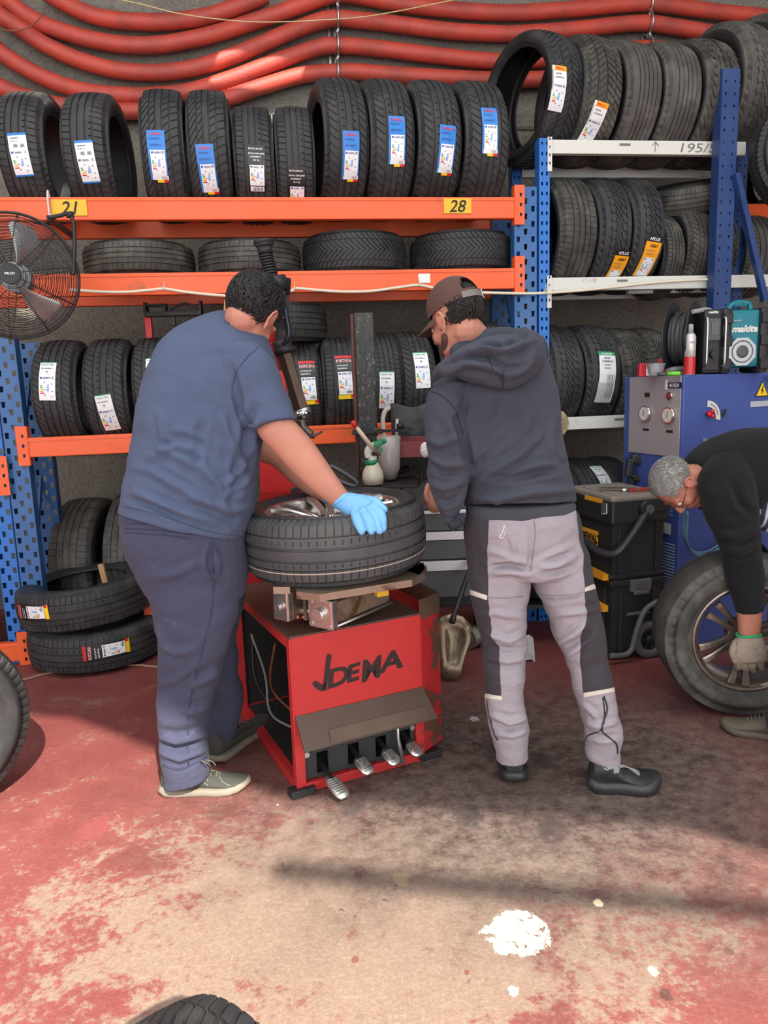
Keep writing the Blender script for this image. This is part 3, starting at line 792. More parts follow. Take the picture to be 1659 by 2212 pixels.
stand('w3', 1256, 1344, 700, 'van', 'chunky treaded tyre with long green and white label', G6, yaw=.10, stick=('greenlong', 1312, 815, dict(rot=-.06)))
stand('w3', 1334, 1406, 712, 'vanrib', 'brownish ribbed tyre behind the blue machine top', G6, yaw=.10, mt=M_rubd)
stand('w3', 1394, 1460, 710, 'vanrib', 'ribbed tyre behind the cable reel', G6, yaw=.10, mt=M_rubd)
# bottom row right: stand on a beam hidden by people
ZB['w4'] = PR(1280, 1040, .3).z-.50
MB().box(rp((uS1+uE)/2, .02, ZB['w4']-.035), (uE-uS1, .04, .07), RROT, .004).build('beam', M_wh, rack2)
MB().box(rp((uS1+uE)/2, .47, ZB['w4']-.035), (uE-uS1, .04, .07), RROT, .004).build('beam', M_wh, rack2)
G7 = 'tyres low in the dark of the right rack'
stand('w4', 1188, 1256, 984, 'rib', 'dark tyre low in right rack next to the hoodie', G7, yaw=.1)
stand('w4', 1248, 1326, 984, 'rib', 'dark tyre with white label low in right rack above the tool trolley', G7, yaw=.1, stick=('green', 1303, 1030, dict(rot=.1)))
stand('w4', 1316, 1390, 982, 'rib', 'dark tyre low in right rack beside the blue machine', G7, yaw=.1)
# hanging tyre at the right edge
place_tyre(rp(u_at(1768, 325, -.25), -.25, PR(1768, 325, -.25).z), .33, .2, .22, 'touring', 'dark tyre hanging at the right edge beside the blue posts', yaw=1.25, mt=M_rubs, name='tyre')
# tyre right of posts, upper orange beam
place_tyre(rp(u_at(1655, 480, .4), .42, zq+.25), .27, .2, .18, 'rib', 'pale tyre glimpsed above the orange beam at right edge', yaw=.2, mt=M_rubo)
# ------------------------------------------------------------------ hoses, wires, fan
def frame(o, yaw):
    R = Matrix.Rotation(yaw, 3, 'Z'); o = V(o)
    return (lambda x, y, z: o + R @ V((x, y, z))), R
t = NT('red_hose', .42, 0, .5); co = t.pos(); n = t.noise(co, 5, 6, .6)
t.color(t.mix(t.ramp(n, .35, .7), srgb(196, 74, 58), srgb(160, 66, 56))); t.bump(t.noise(co, 160, 3, .6), .004, .7); M_hose = t.m
HO = WOFF-.095
HP = [
 ('red ribbed hose, uppermost loop cut by the top edge of the photo', [(90,-22),(135,4),(180,26),(240,42),(325,48),(400,43),(460,32),(520,12),(575,-10)]),
 ('red ribbed hose sagging second from top left', [(-25,-32),(10,-6),(40,20),(80,46),(135,68),(200,86),(270,97),(340,97),(400,88),(475,70),(575,38),(660,8),(728,-12),(800,-4),(860,8),(960,20),(1060,27),(1130,27),(1250,19),(1320,12),(1400,8),(1460,14),(1560,27),(1659,36),(1740,42)]),
 ('red ribbed hose sagging third from top left', [(-30,2),(0,32),(50,65),(100,98),(175,131),(250,151),(325,157),(400,151),(475,131),(550,102),(625,70),(690,46),(728,40),(780,44),(860,53),(960,66),(1050,72),(1130,72),(1250,63),(1330,54),(1400,50),(1470,60),(1560,74),(1660,84)]),
 ('red ribbed hose sagging fourth from top left', [(-30,92),(0,112),(50,145),(125,180),(200,200),(300,207),(400,199),(500,170),(600,132),(690,102),(728,98),(780,101),(860,110),(960,122),(1050,131),(1130,132),(1220,122),(1320,109),(1400,104),(1470,112),(1560,126)]),
 ('red ribbed hose, lowest one just above the tyres', [(-30,170),(0,187),(50,208),(125,227),(225,238),(300,240),(400,233),(480,215),(550,192),(650,163),(728,156),(780,156),(860,162),(960,168),(1050,172),(1130,172),(1230,168)])]
for lab, pts in HP:
    if pts[0][0] < 0: pts = [(-700, pts[0][1]-30), (-400, pts[0][1]-10), (-180, pts[0][1]-40)]+pts
    path = catmull([PR(x, y, HO) for x, y in pts], 26)
    m = MB(); m.tube(path, [(.0485 if i % 2 else .0468) for i in range(len(path))], 16)
    tag(m.build('hose', M_hose), lab, 'hose', 'red hoses along the wall')
for (x, ys, lab) in ((728, (-12, 40, 98, 156), 'galvanised bracket rail with ring clamps holding hoses above the short tyres'), (1400, (8, 50, 104), 'galvanised bracket rail with ring clamps holding hoses above the bald tyres')):
    r = thing('bracket_rail', PR(x, 60, WOFF), lab, 'bracket', RROT)
    zt_, zb_ = PR(x, -60, WOFF).z, PR(x, 178 if x == 728 else 112, WOFF).z
    for dx in (-.055, -.02): MB().box(rp(u_at(x, 60, WOFF)+dx, WOFF-.02, (zt_+zb_)/2), (.014, .03, zt_-zb_), RROT).build('rail', M_steel, r)
    for y in ys:
        c = PR(x+1, y, HO); ring = MB()
        ring.tube([c+RW*(.064*math.sin(a))+UP*(.064*math.cos(a)) for a in [2*PI*k/24 for k in range(24)]], .007, 6, closed=True)
        ring.cyl(c+UP*.06-RW*.02, c+UP*.085-RW*.02, .008, n=8); ring.cyl(c-UP*.06-RW*.02, c-UP*.085-RW*.02, .008, n=8)
        ring.build('ring_clamp', M_steel, r)
wp = catmull([PR(x, y, HO-.10) for x, y in ((225,-8),(300,8),(380,28),(460,40),(540,47),(620,47),(700,43),(780,37),(860,24),(960,4),(1010,-6))], 8)
tag(MB().tube(wp, .0035, 6).build('wire', plain('cream_wire', srgb(206,190,140), .6)), 'thin cream wire strung across in front of the red hoses', 'wire')
wp = catmull([PR(x, y, HO-.09) for x, y in ((-20,58),(20,66),(55,62),(80,45),(95,25))], 8)
tag(MB().tube(wp, .004, 6).build('rope', plain('brown_cord', srgb(130,80,60), .8)), 'short brown cord looped over the hoses at top left', 'rope')
wp = catmull([PR(x, y, -.03) for x, y in ((150,626),(210,630),(270,631),(320,627),(355,624),(395,630),(450,636),(520,640),(590,634),(630,628),(640,623),(690,627),(740,630),(800,629),(860,621),(905,616),(950,625),(1010,631),(1080,633),(1140,634),(1175,633),(1250,628),(1320,621),(1400,612),(1480,606),(1545,603))], 8)
tag(MB().tube(wp, .0075, 8).build('cable', M_cable), 'white cable sagging along the second orange beam and the white beam', 'cable')
for (x, y) in ((355, 622), (636, 622), (905, 614), (1178, 628)):
    c = PR(x, y, -.03); tag(MB().tube([c+RW*(.013*math.sin(a))+UP*(.013*math.cos(a)) for a in [2*PI*k/12 for k in range(12)]], .0025, 5, closed=True).cyl(c+UP*.013, c+UP*.03+RU*.004, .002, n=5).build('cable_tie', M_wh), {355: 'white tie on the cable near the red trolley handle', 636: 'white tie on the cable right of the curly head', 905: 'white tie on the cable under the blank card', 1178: 'white tie on the cable at the slim blue upright'}[x], 'cable tie')
c = PR(107, 447, -.014)
tag(MB().tube([c+RW*(.02*math.sin(a))+UP*(.075*math.cos(a)) for a in [2*PI*k/16 for k in range(16)]], .005, 6, closed=True).build('cable_tie', M_wh), 'long white tie wrapped round the top orange beam beside the 21 card', 'cable tie')

# fan
fo = -.42
FCen = PR(30, 597, fo); fN = (CAMP-FCen); fN = V((fN.x*.55+.2, fN.y, fN.z*.25)).normalized()
fx = UP.cross(fN).normalized(); fy = fN.cross(fx)
fR = 131*mpp(FCen)
fan = thing('wall_fan', FCen, 'large round wall fan with black wire cage at left', 'fan')
def fpt(r, a, d): return FCen + fx*(r*math.cos(a)) + fy*(r*math.sin(a)) + fN*d
def dome(r): return .105*(1-(r/fR)**2.6)
m = MB()
for k in range(30):
    r = fR*(.20+.80*k/29)
    m.tube([fpt(r, 2*PI*i/56, dome(r)) for i in range(56)], .0013 if k < 29 else .005, 4, closed=True)
for i in range(10):
    a = 2*PI*i/10+.15
    m.tube([fpt(fR*(.18+.82*q/8), a, dome(fR*(.18+.82*q/8))+.002) for q in range(9)], .0018, 4)
m.build('front_cage', M_blk, fan)
m = MB()
for k in range(16):
    r = fR*(.3+.7*k/15)
    m.tube([fpt(r, 2*PI*i/56, -.10*(1-(r/fR)**4)) for i in range(56)], .0013, 4, closed=True)
for i in range(10):
    a = 2*PI*i/10+.15
    m.tube([fpt(fR*(.1+.9*q/8), a, -.10*(1-(.1+.9*q/8)**4)-.002) for q in range(9)], .0018, 4)
m.tube([fpt(fR, 2*PI*i/56, 0) for i in range(56)], .006, 6, closed=True)
m.build('rear_cage', M_blk, fan)
m = MB()
for d0, d1, r in ((.095, .112, .045), (.112, .118, .040)): m.cyl(FCen+fN*d0, FCen+fN*d1, r, n=28)
m.text('PALCO', .009, lambda x, y: FCen+fN*.1195+fx*x+fy*(y-.004), 1, .02, .3, cx=True)
m.build('hub_cap', [M_blk, M_steel], fan)
M_blade = plain('grey_blade', srgb(188, 192, 194), .38, .55, var=.06)
for b in range(3):
    m = MB(); a0 = .95+2*PI*b/3; nu, nv = 9, 10; vs = []
    for side in (0, 1):
        for j in range(nv+1):
            q = j/nv; r = fR*(.15+.70*q)
            wv = .75*(.55+.9*q-.75*q*q)*(1 if q < .9 else 1-(q-.9)*3.2)
            for i in range(nu+1):
                s_ = (i/nu-.5); a = a0+.35*q+s_*wv
                d = .028*math.sin(s_*2.4)*1.6 + .01*math.cos(s_*3)-.01 - side*.0025
                vs.append(fpt(r, a, d))
    N1 = (nu+1)*(nv+1); fs = []
    for side in (0, 1):
        for j in range(nv):
            for i in range(nu):
                q = side*N1+j*(nu+1)+i; fs.append((q, q+1, q+nu+2, q+nu+1))
    ring = [i for i in range(nu+1)]+[j*(nu+1)+nu for j in range(1, nv+1)]+[nv*(nu+1)+i for i in range(nu-1, -1, -1)]+[j*(nu+1) for j in range(nv-1, 0, -1)]
    for k in range(len(ring)): p_, q_ = ring[k], ring[(k+1) % len(ring)]; fs.append((p_, q_, q_+N1, p_+N1))
    m.add(vs, fs, 0, True); m.build('blade', M_blade, fan)
MB().cyl(FCen-fN*.02, FCen+fN*.03, .05, n=20).cyl(FCen-fN*.17, FCen-fN*.02, .065, n=20).build('motor', plain('fan_motor', srgb(150, 156, 160), .4, .5), fan)
# yoke
br = [PR(105, 470, fo+.02), PR(128, 466, fo+.02), PR(147, 462, fo+.02), PR(158, 480, fo+.01), PR(161, 520, fo), PR(160, 570, fo), PR(158, 595, fo)]
m = MB().tube(catmull(br, 6), .009, 8); m.cyl(PR(150, 458, fo+.02), PR(152, 470, fo+.02), .016, n=10)
m.bar(PR(105, 470, fo+.02), rp(u_at(105, 470, fo), 0.0, PR(105, 470, fo).z), .02, .02); m.build('yoke', M_blk, fan)

# red hand trolley standing behind the mechanic
tb = PF(323, 1372); Yt = tb.y
tr = thing('hand_trolley', tb, 'red framed trolley with black handle tray behind the mechanic in blue', 'trolley')
M_red = plain('red_paint', srgb(206, 44, 46), .4, var=.06, scale=6, dirt=srgb(120, 50, 44), dirt_amt=.0)
a1 = PY(320, 686, Yt); a2 = PY(432, 686, Yt)
MB().bar(V((a1.x, Yt, .05)), a1, .03, .035, bev=.004).build('post', M_red, tr)
MB().bar(V((a2.x, Yt, .05)), a2, .03, .035, bev=.004).build('post', M_red, tr)
m = MB()
for z in (.30, .95, 1.3): MB().bar(V((a1.x, Yt, z)), V((a2.x, Yt, z)), .025, .04).build('crossbar', M_red, tr)
for x in (a1.x, a2.x):
    MB().box((x, Yt-.03, .025), (.04, .14, .05), None, .008).build('foot', M_blk, tr)
MB().box((a1.x+.004, Yt-.02, .40), (.034, .006, .5)).build('decal', plain('white_red_decal', srgb(220, 200, 200), .5, var=.1), tr)
b0 = PY(315, 688, Yt-.03); b1 = PY(438, 686, Yt-.03); L = b1.x-b0.x
m = MB()
m.box(((b0.x+b1.x)/2, Yt-.03, a1.z+.012), (L, .06, .025), None, .004)
for s_ in (0, 1): m.box((b0.x+.006+s_*(L-.012), Yt-.03, a1.z+.045), (.012, .06, .06), None, .003)
m.box((b0.x+L*.2, Yt-.03, a1.z+.06), (L*.36, .05, .012), None, .003)
m.box((b0.x+L*.36, Yt-.03, a1.z+.045), (.012, .05, .04)); m.box((b0.x+L*.5, Yt-.05, a1.z-.03), (.02, .02, .04))
m.tube([(b0.x+L*(.45+.5*k/14), Yt-.03, a1.z+.03+.035*math.sin(PI*k/14)) for k in range(15)], .006, 6)
m.build('handle', M_blk, tr)

# ------------------------------------------------------------------ tyres on the floor
f = PF(168, 1468); Rl = .5*298*mpp(PF(168, 1440))*.97
c = V((f.x-.02, f.y+Rl, 0)); Rl = min(Rl, .36)
tmf = Matrix.Rotation(-.0, 3, 'Y')
t1, R1 = place_tyre((c.x, c.y, .112), Rl, .215, .215, 'touring', 'lower of two new tyres stacked flat on floor at left', 'two new tyres stacked on the floor', lying=True, spin=1.1)
add_sticker(t1, R1, 'redblack', 231, 1405, .02, w=.85, l=.95)
tmf = Matrix.Rotation(-.065, 3, 'Y') @ Matrix.Rotation(.02, 3, 'X')
t2, R2 = place_tyre((c.x-.035, c.y+.0, .34), Rl, .215, .215, 'touring', 'upper tilted one of two new tyres stacked flat on floor at left', 'two new tyres stacked on the floor', lying=True, tiltM=tmf, spin=2.9)
add_sticker(t2, R2, 'redblack', 66, 1323, .02, w=.85, l=.95)
tag(MB().box((c.x+.03, c.y+.12, .33), (.03, .02, .30), Matrix.Rotation(-.15, 3, 'Y'), .002).build('wooden_stick', plain('pale_wood', srgb(180, 140, 100), .7)), 'short piece of wood standing inside the stacked tyres', 'wood')
# left edge tyres
def face_tyre(pxc, pyb, R, W, pat, yaw, lab, mt=None, rin=.21, tilt=0.0, **kw):
    b = PF(pxc, pyb); Rm = Matrix.Rotation(yaw, 3, 'Z') @ Matrix.Rotation(tilt, 3, 'Y') @ Matrix.Rotation(.7, 3, 'X')
    return place_tyre((b.x, b.y, R*math.cos(tilt)+.5*W*.4*abs(math.sin(tilt))), R, W, rin, pat, lab, rot=Rm, mt=mt, **kw)
face_tyre(-142, 1762, .33, .2, 'rib', PI/2+.72, 'tyre cut by left edge of photo, nearest to the camera', mt=M_rubs)
face_tyre(-62, 1400, .33, .22, 'rib', PI/2-.9, 'dusty tyre at left edge beside the two stacked tyres', mt=M_rubo)
c = PF(462, 2318, .64); R = .32
place_tyre((c.x, c.y-.0, R), R, .20, .2, 'winter', 'tyre cut by the bottom edge of the photo', rot=Matrix.Rotation(.75, 3, 'Z') @ Matrix.Rotation(1.2, 3, 'X'))
# ------------------------------------------------------------------ alloy wheels
M_alloy = plain('silver_alloy', srgb(206, 200, 196), .24, .9, var=.08, scale=8, dirt=srgb(120, 100, 88), dirt_amt=-.03)
M_alloyd = plain('dirty_alloy', srgb(150, 138, 128), .34, .85, var=.18, scale=8, dirt=srgb(74, 64, 56), dirt_amt=.04)
def alloy(parent, M, rin, w, nsp, mat, pair=.16, face=1, hubr=.07, mi_dark=None):
    """rim, spokes, hub in tyre space (axis local X, face towards +X*face)"""
    f = face
    prof = [(-w*.5*f, rin+.008), (-w*.5*f, rin-.004), (-w*.42*f, rin-.012), (-w*.3*f, rin-.03), (0, rin-.04), (w*.3*f, rin-.028), (w*.43*f, rin-.014), (w*.485*f, rin-.008), (w*.5*f, rin-.002), (w*.5*f, rin+.008),
            (w*.44*f, rin+.004), (w*.3*f, rin-.02), (0, rin-.034), (-w*.3*f, rin-.022), (-w*.44*f, rin+.002)]
    m = MB(); m.lathe(prof, 72, M, closed=True); m.build('rim', mat, parent)
    for i in range(nsp):
        for s_ in ((-1, 1) if pair else (0,)):
            a = 2*PI*i/nsp
            secs = []
            for q in range(8):
                tq = q/7; r = hubr*.8+(rin-.02-hubr*.8)*tq
                lat = (.013+(pair-.013)*tq**1.4) if pair else 0; aa = a+s_*math.asin(min(.9, lat/r))
                wd = .0125*(1.2-.35*math.sin(tq*PI*.9))+.003*tq
                xt = f*(w*.30+.035*math.sin(tq*PI*.5)+.012*tq); th = .030-.012*tq
                secs.append((r, aa, wd, xt, th))
            vs = []; fs = []
            for (r, aa, wd, xt, th) in secs:
                c, s2 = math.cos(aa), math.sin(aa); t_ = V((0, -s2, c)); rd = V((0, c, s2))
                for (du, dx) in ((-1, -th*f), (-1, -.006*f), (-.6, 0), (.6, 0), (1, -.006*f), (1, -th*f)):
                    vs.append(M @ (rd*r+t_*(wd*du)+V((xt+dx, 0, 0))))
            for q in range(7):
                for k in range(6): fs.append((q*6+k, q*6+(k+1) % 6, (q+1)*6+(k+1) % 6, (q+1)*6+k))
            fs += [tuple(range(6)), tuple(42+k for k in reversed(range(6)))]
            MB().add(vs, fs, 0, False).build('spoke', mat, parent)
    m = MB(); x1 = w*.30
    m.lathe([(f*(x1-.05), .01), (f*(x1-.05), hubr), (f*(x1-.005), hubr), (f*x1, hubr*.93), (f*x1, hubr*.46), (f*(x1-.012), hubr*.42), (f*(x1-.012), .0)], 40, M, smooth=False)
    m.build('hub', mat, parent)
    for i in range(5):
        a = 2*PI*(i+.5)/5; c = V((f*(x1-.002), hubr*.68*math.cos(a), hubr*.68*math.sin(a)))
        MB().cyl(M @ c, M @ (c+V((f*.004, 0, 0))), .008, n=10).build('bolt_hole', M_blk, parent)
def wheel(c, rot, R, W, rin, pat, label, mt, ms, am, nsp, pair, face, rw=None):
    M = Matrix.Translation(V(c)) @ rot.to_4x4()
    e = thing('wheel', c, label, 'wheel', rot)
    me, k = get_tyre(R, W, rin, pat, mt, ms)
    ob = bpy.data.objects.new('tyre', me); COL.objects.link(ob); ob.parent = e; MW[ob.name] = MW[e.name]
    alloy(e, M, rin, rw or W*.86, nsp, am, pair, face)
    return e, M
# wheel on the changer
WC = PY(722, 1150, 2.62)
WR = .5*392*mpp(V((WC.x, WC.y, .86)))
tlt = Matrix.Rotation(-.035, 3, 'Y') @ Matrix.Rotation(.02, 3, 'X')
wrot = tlt @ Matrix.Rotation(-PI/2, 3, 'Y') @ Matrix.Rotation(.3, 3, 'X')
t = rubber('clean_rubber', srgb(66, 67, 69), srgb(104, 100, 96), .35, .5)
wheelA, WM = wheel(WC, wrot, round(WR, 2), .23, .238, 'touring', 'wheel with silver alloy rim lying on the turntable of the tyre changer', t, rubber('clean_sidewall', srgb(50,51,53), srgb(84,82,80), .3, .45), M_alloy, 6, .034, 1)
# chalk line round the tread
m = MB(); m.lathe([(-.062, WR-.0008), (-.0655, WR-.0008), (-.0655, WR-.004), (-.062, WR-.004)], 96, WM, closed=True)
m.build('chalk_line', plain('pale_line', srgb(176, 160, 140), .8), wheelA)
ZT = WC.z-.115                                        # underside of the wheel

# wheel held by the grey-haired man
b = PF(1618, 1537)
wheelB, WMB = wheel((b.x-.03, b.y+.05, .338), Matrix.Rotation(-PI/2-.10, 3, 'Z') @ Matrix.Rotation(-.0, 3, 'Y') @ Matrix.Rotation(.35, 3, 'X'), .34, .245, .218, 'worn', 'dirty alloy wheel standing on floor held by the grey-haired man', M_rubo, M_rubd, M_alloyd, 6, .030, 1)
WBC = V((b.x-.03, b.y+.05, .338))

# ------------------------------------------------------------------ tyre changer
def red_worn():
    t = NT('worn_red_paint', .42, 0, .5); p = t.pos()
    n = t.noise(p, 7, 8, .7, .6); n2 = t.noise(p, 40, 5, .7)
    col = t.mix(n2, srgb(168, 38, 40), srgb(198, 50, 50))
    o = PF(905, 1640)
    edge = t.ramp(t.dist(p, (o.x+.14, o.y+.02, .3), (1, 1, .12)), .06, .20, .16, 0)
    rm = t.ramp(t.math('ADD', n, edge), .66, .70)
    col = t.mix(rm, col, t.mix(n2, srgb(70, 46, 38), srgb(112, 84, 66)))
    t.color(col); t.rough(t.ramp(n, .4, .7, .34, .6)); t.bump(t.math('MULTIPLY', rm, -1.0), .002)
    return t.m
M_rw = red_worn()
M_oily = plain('oily_plate', srgb(98, 80, 68), .45, .3, var=.35, scale=7, dirt=srgb(110, 66, 52), dirt_amt=.0)
M_brown = plain('brown_plate', srgb(88, 72, 62), .5, .3, var=.25, scale=9, dirt=srgb(150, 112, 104), dirt_amt=.02)
M_in = plain('dark_interior', srgb(34, 30, 30), .8, var=.3)
A = PF(650, 1712); B = PF(905, 1640); ud = (B-A); MWd = ud.length; ud.normalize(); yawM = math.atan2(ud.y, ud.x)
P, RM = frame(A, yawM)
hT = PY(632, 1378, A.y).z
MWd = min(MWd, .50); DP = .74
ch = thing('tyre_changer', P(MWd/2, DP/2, 0), 'worn red tyre changing machine with black arm and foot pedals', 'tyre changer', RM)
def part(name, mb, mat, par=None): return mb.build(name, mat, par or ch)
bw = .035
m = MB()
for (a_, b_) in (((0,0,.02),(0,DP,.02)), ((0,0,hT-.02),(0,DP,hT-.02)), ((MWd,0,.02),(MWd,DP,.02)), ((0,0,.02),(MWd,0,.02)), ((0,DP,.02),(MWd,DP,.02))):
    m.bar(P(*a_), P(*b_), bw, .035, bev=.003)
for (x, y) in ((0,0),(MWd,0),(0,DP),(MWd,DP)): m.bar(P(x,y,0), P(x,y,hT), bw, bw, up=V((ud.x, ud.y, 0)), bev=.003)
part('frame', m, M_rw)
m = MB(); m.box(P(MWd/2, DP/2, hT+.003), (MWd+.03, DP+.03, .012), RM, .002); part('top_plate', m, M_oily)
zs = hT*.50
m = MB(); m.box(P(MWd/2, -.018, (hT+zs)/2), (MWd+.02, .006, hT-zs+.01), RM, .002); fp = part('front_panel', m, M_rw)
# lettering on the front panel
lb0 = V((0, 0, 0))
m = MB(); tz = zs+(hT-zs)*.32
for ch_, x0_, z0_, h_, w_ in (('D', .110, -.004, .066, 1.25), ('E', .184, .002, .062, 1.15), ('M', .240, -.008, .078, .95), ('A', .306, .010, .070, 1.35)):
    m.text(ch_, h_, lambda x, y: P(x0_+x*w_, -.0222, tz+z0_+y+.09*x), 0, .035, .12, sx=1.0)
def stroke(pts, r): m.tube([P(x, -.0222, z) for x, z in pts], r, 8, flat=.15)
for k in range(2): pass
m.prism([P(x, -.0226, z) for x, z in ((.055, tz+.028), (.062, tz+.012), (.085, tz-.008), (.108, tz-.010), (.106, tz+.004), (.104, tz+.022), (.092, tz+.014), (.068, tz+.034))], -(P(0,1,0)-P(0,0,0))*.0008)
m.prism([P(x, -.0226, z) for x, z in ((.092, tz-.004), (.108, tz+.004), (.132, tz+.112), (.120, tz+.122), (.112, tz+.112))], -(P(0,1,0)-P(0,0,0))*.0008)
m.prism([P(x, -.0226, z) for x, z in ((.365, tz+.036), (.372, tz+.048), (.379, tz+.042), (.386, tz+.05), (.392, tz+.04))], -(P(0,1,0)-P(0,0,0))*.0008)
m.build('lettering', plain('black_print', srgb(38, 26, 26), .5), fp)
# deflector plate
q0, q1 = zs+.012, zs-.085
m = MB(); m.add([P(-.012, -.024, q0), P(MWd+.012, -.024, q0), P(MWd+.03, -.10, q1), P(-.01, -.10, q1), P(-.012, -.016, q0), P(MWd+.012, -.016, q0), P(MWd+.03, -.092, q1-.004), P(-.01, -.092, q1-.004)],
                [(0,1,2,3), (4,7,6,5), (0,4,5,1), (1,5,6,2), (2,6,7,3), (3,7,4,0)])
dfl = part('deflector_plate', m, M_brown)
m = MB(); m.add([P(.09, -.0725, q1+.045), P(MWd-.01, -.0725, q1+.045), P(MWd-.0, -.1, q1+.006), P(.085, -.1, q1+.006)], [(0,1,2,3)]); 
m.build('worn_strip', M_oily, dfl)
# dark pedal panel
m = MB(); pz = .045
holes = [.085, .205, .315, .415]
xs_ = [0.02]+[h+s_*.022 for h in holes for s_ in (-1, 1)]+[MWd-.02]
for i in range(0, len(xs_)-1):
    a_, b_ = xs_[i], xs_[i+1]
    if i % 2 == 0: m.box(P((a_+b_)/2, .0, (pz+q1+.07)/2), (b_-a_, .006, q1+.07-pz), RM)
    else:
        m.box(P((a_+b_)/2, .0, (pz+.018)/2+.01), (b_-a_, .006, .03), RM); m.box(P((a_+b_)/2, .0, (.135+q1+.07)/2), (b_-a_, .006, q1+.07-.135), RM)
part('pedal_panel', m, plain('black_panel', srgb(50, 52, 52), .55, .2, var=.2))
for s_ in (.025, MWd-.03): part('bolt', MB().cyl(P(s_, -.004, .14), P(s_, -.014, .14), .011, n=6), M_steel)
M_ped = plain('pedal_aluminium', srgb(206, 204, 200), .3, .9, var=.05)
for i, (x, y) in enumerate(((708, 1692), (763, 1652), (823, 1637), (878, 1624))):
    hx = holes[i]; ln = (.125, .075, .065, .055)[i]; zz = (.045, .075, .075, .078)[i]
    m = MB()
    m.bar(P(hx, .06, zz+.04), P(hx+.01, -ln*.55, zz+.01), .014, .012)
    ped = part('pedal', m, M_dark)
    m = MB(); dirn = (P(hx+.02, -ln-.03, zz+.0)-P(hx+.005, -ln*.35, zz+.016)); c0 = P(hx+.005, -ln*.35, zz+.014)
    side = dirn.cross(UP).normalized(); nn = side.cross(dirn).normalized(); L = dirn.length; dn = dirn.normalized()
    vs = []; K = 9; Wp = (.5, .8, .95, 1, 1.02, 1.02, 1.0, .9, .6)
    for j in range(K):
        for (s_, h_) in ((-1,-.006),(-1,.0),(-.6,.006),(.6,.006),(1,.0),(1,-.006)): vs.append(c0+dn*(L*j/(K-1))+side*(s_*.027*Wp[j])+nn*(h_-.012*(j/(K-1))**2))
    fs = [(j*6+k, j*6+(k+1) % 6, (j+1)*6+(k+1) % 6, (j+1)*6+k) for j in range(K-1) for k in range(6)]+[tuple(range(6)), tuple((K-1)*6+k for k in reversed(range(6)))]
    m.add(vs, fs, 0, True)
    for j in range(1, 9):
        cc = c0+dn*(L*(.12+.095*j))+nn*(.0068-.012*(.12+.095*j)**2); m.bar(cc-side*.019, cc+side*.019, .003, .003, up=nn)
    m.build('foot_plate', M_ped, ped)
part('lever', MB().tube([P(.365, -.045, .225), P(.368, -.04, .13), P(.375, -.06, .035)], [.006, .006, .008], 8), M_steel)
# side cabinet on the right with open tray
m = MB()
sb = [P(MWd+.015, -.012, 0), P(MWd+.125, .04, 0), P(MWd+.125, .48, 0), P(MWd+.015, .48, 0)]
m.prism([v+UP*.03 for v in sb], UP*(hT-.04)); part('side_cabinet', m, M_rw)
m = MB(); e1 = P(MWd+.10, .10, 0); 
for a_, b_ in ((sb[0], sb[1]), (sb[1], sb[2]), (sb[2], P(.16, .56, 0)), (P(.16, .56, 0), P(.12, .40, 0))):
    m.bar(a_+UP*(hT+.02), b_+UP*(hT+.02), .006, .075)
part('tray_rim', m, M_rust)
m = MB().box(P(MWd+.105, .22, hT*.55), (.006, .035, .045), RM); part('slot_hole', m, M_in)
part('latch', MB().bar(P(MWd+.10, .20, hT*.55), P(MWd+.135, .19, hT*.62), .01, .012), M_steel)
m = MB(); 
part('foot_bracket', MB().box(P(.0, -.012, .014), (.09, .05, .028), RM, .004), M_dark); part('foot_bracket', MB().box(P(MWd+.04, -.0, .014), (.09, .05, .028), RM, .004), M_dark)
# rear and inner dark machinery
m = MB().box(P(MWd/2, DP, hT/2), (MWd, .01, hT-.05), RM).box(P(MWd-.02, DP/2, hT/2), (.01, DP-.04, hT-.05), RM); part('rear_panel', m, M_in)
part('floor_pan', MB().box(P(MWd/2, DP/2, .03), (MWd-.02, DP-.02, .012), RM), M_in)
part('motor', MB().cyl(P(.2, .52, .16), P(.42, .52, .16), .085, n=20).cyl(P(.18, .52, .16), P(.2, .52, .16), .04, n=12), M_dark)
part('gearbox', MB().box(P(.26, .34, hT-.12), (.2, .2, .18), RM, .02), M_dark)
part('valve_block', MB().box(P(.12, .2, .12), (.1, .1, .1), RM, .01), plain('valve_paint', srgb(90, 88, 84), .5, .5))
for k, (pts, r, mt_) in enumerate((([(.02,.6,.4),(.04,.5,.25),(.03,.42,.12),(.1,.3,.08)], .005, 'grey'), ([(.03,.3,.45),(.02,.36,.3),(.05,.4,.2),(.12,.3,.12)], .006, 'rust'), ([(.05,.7,.35),(.03,.62,.2),(.06,.5,.1)], .006, 'blk'))):
    part('air_hose', MB().tube(catmull([P(*q) for q in pts], 6), r, 6), {'grey': plain('grey_hose', srgb(130,132,130), .5), 'rust': plain('brown_hose', srgb(110,64,40), .5), 'blk': M_blk}[mt_])
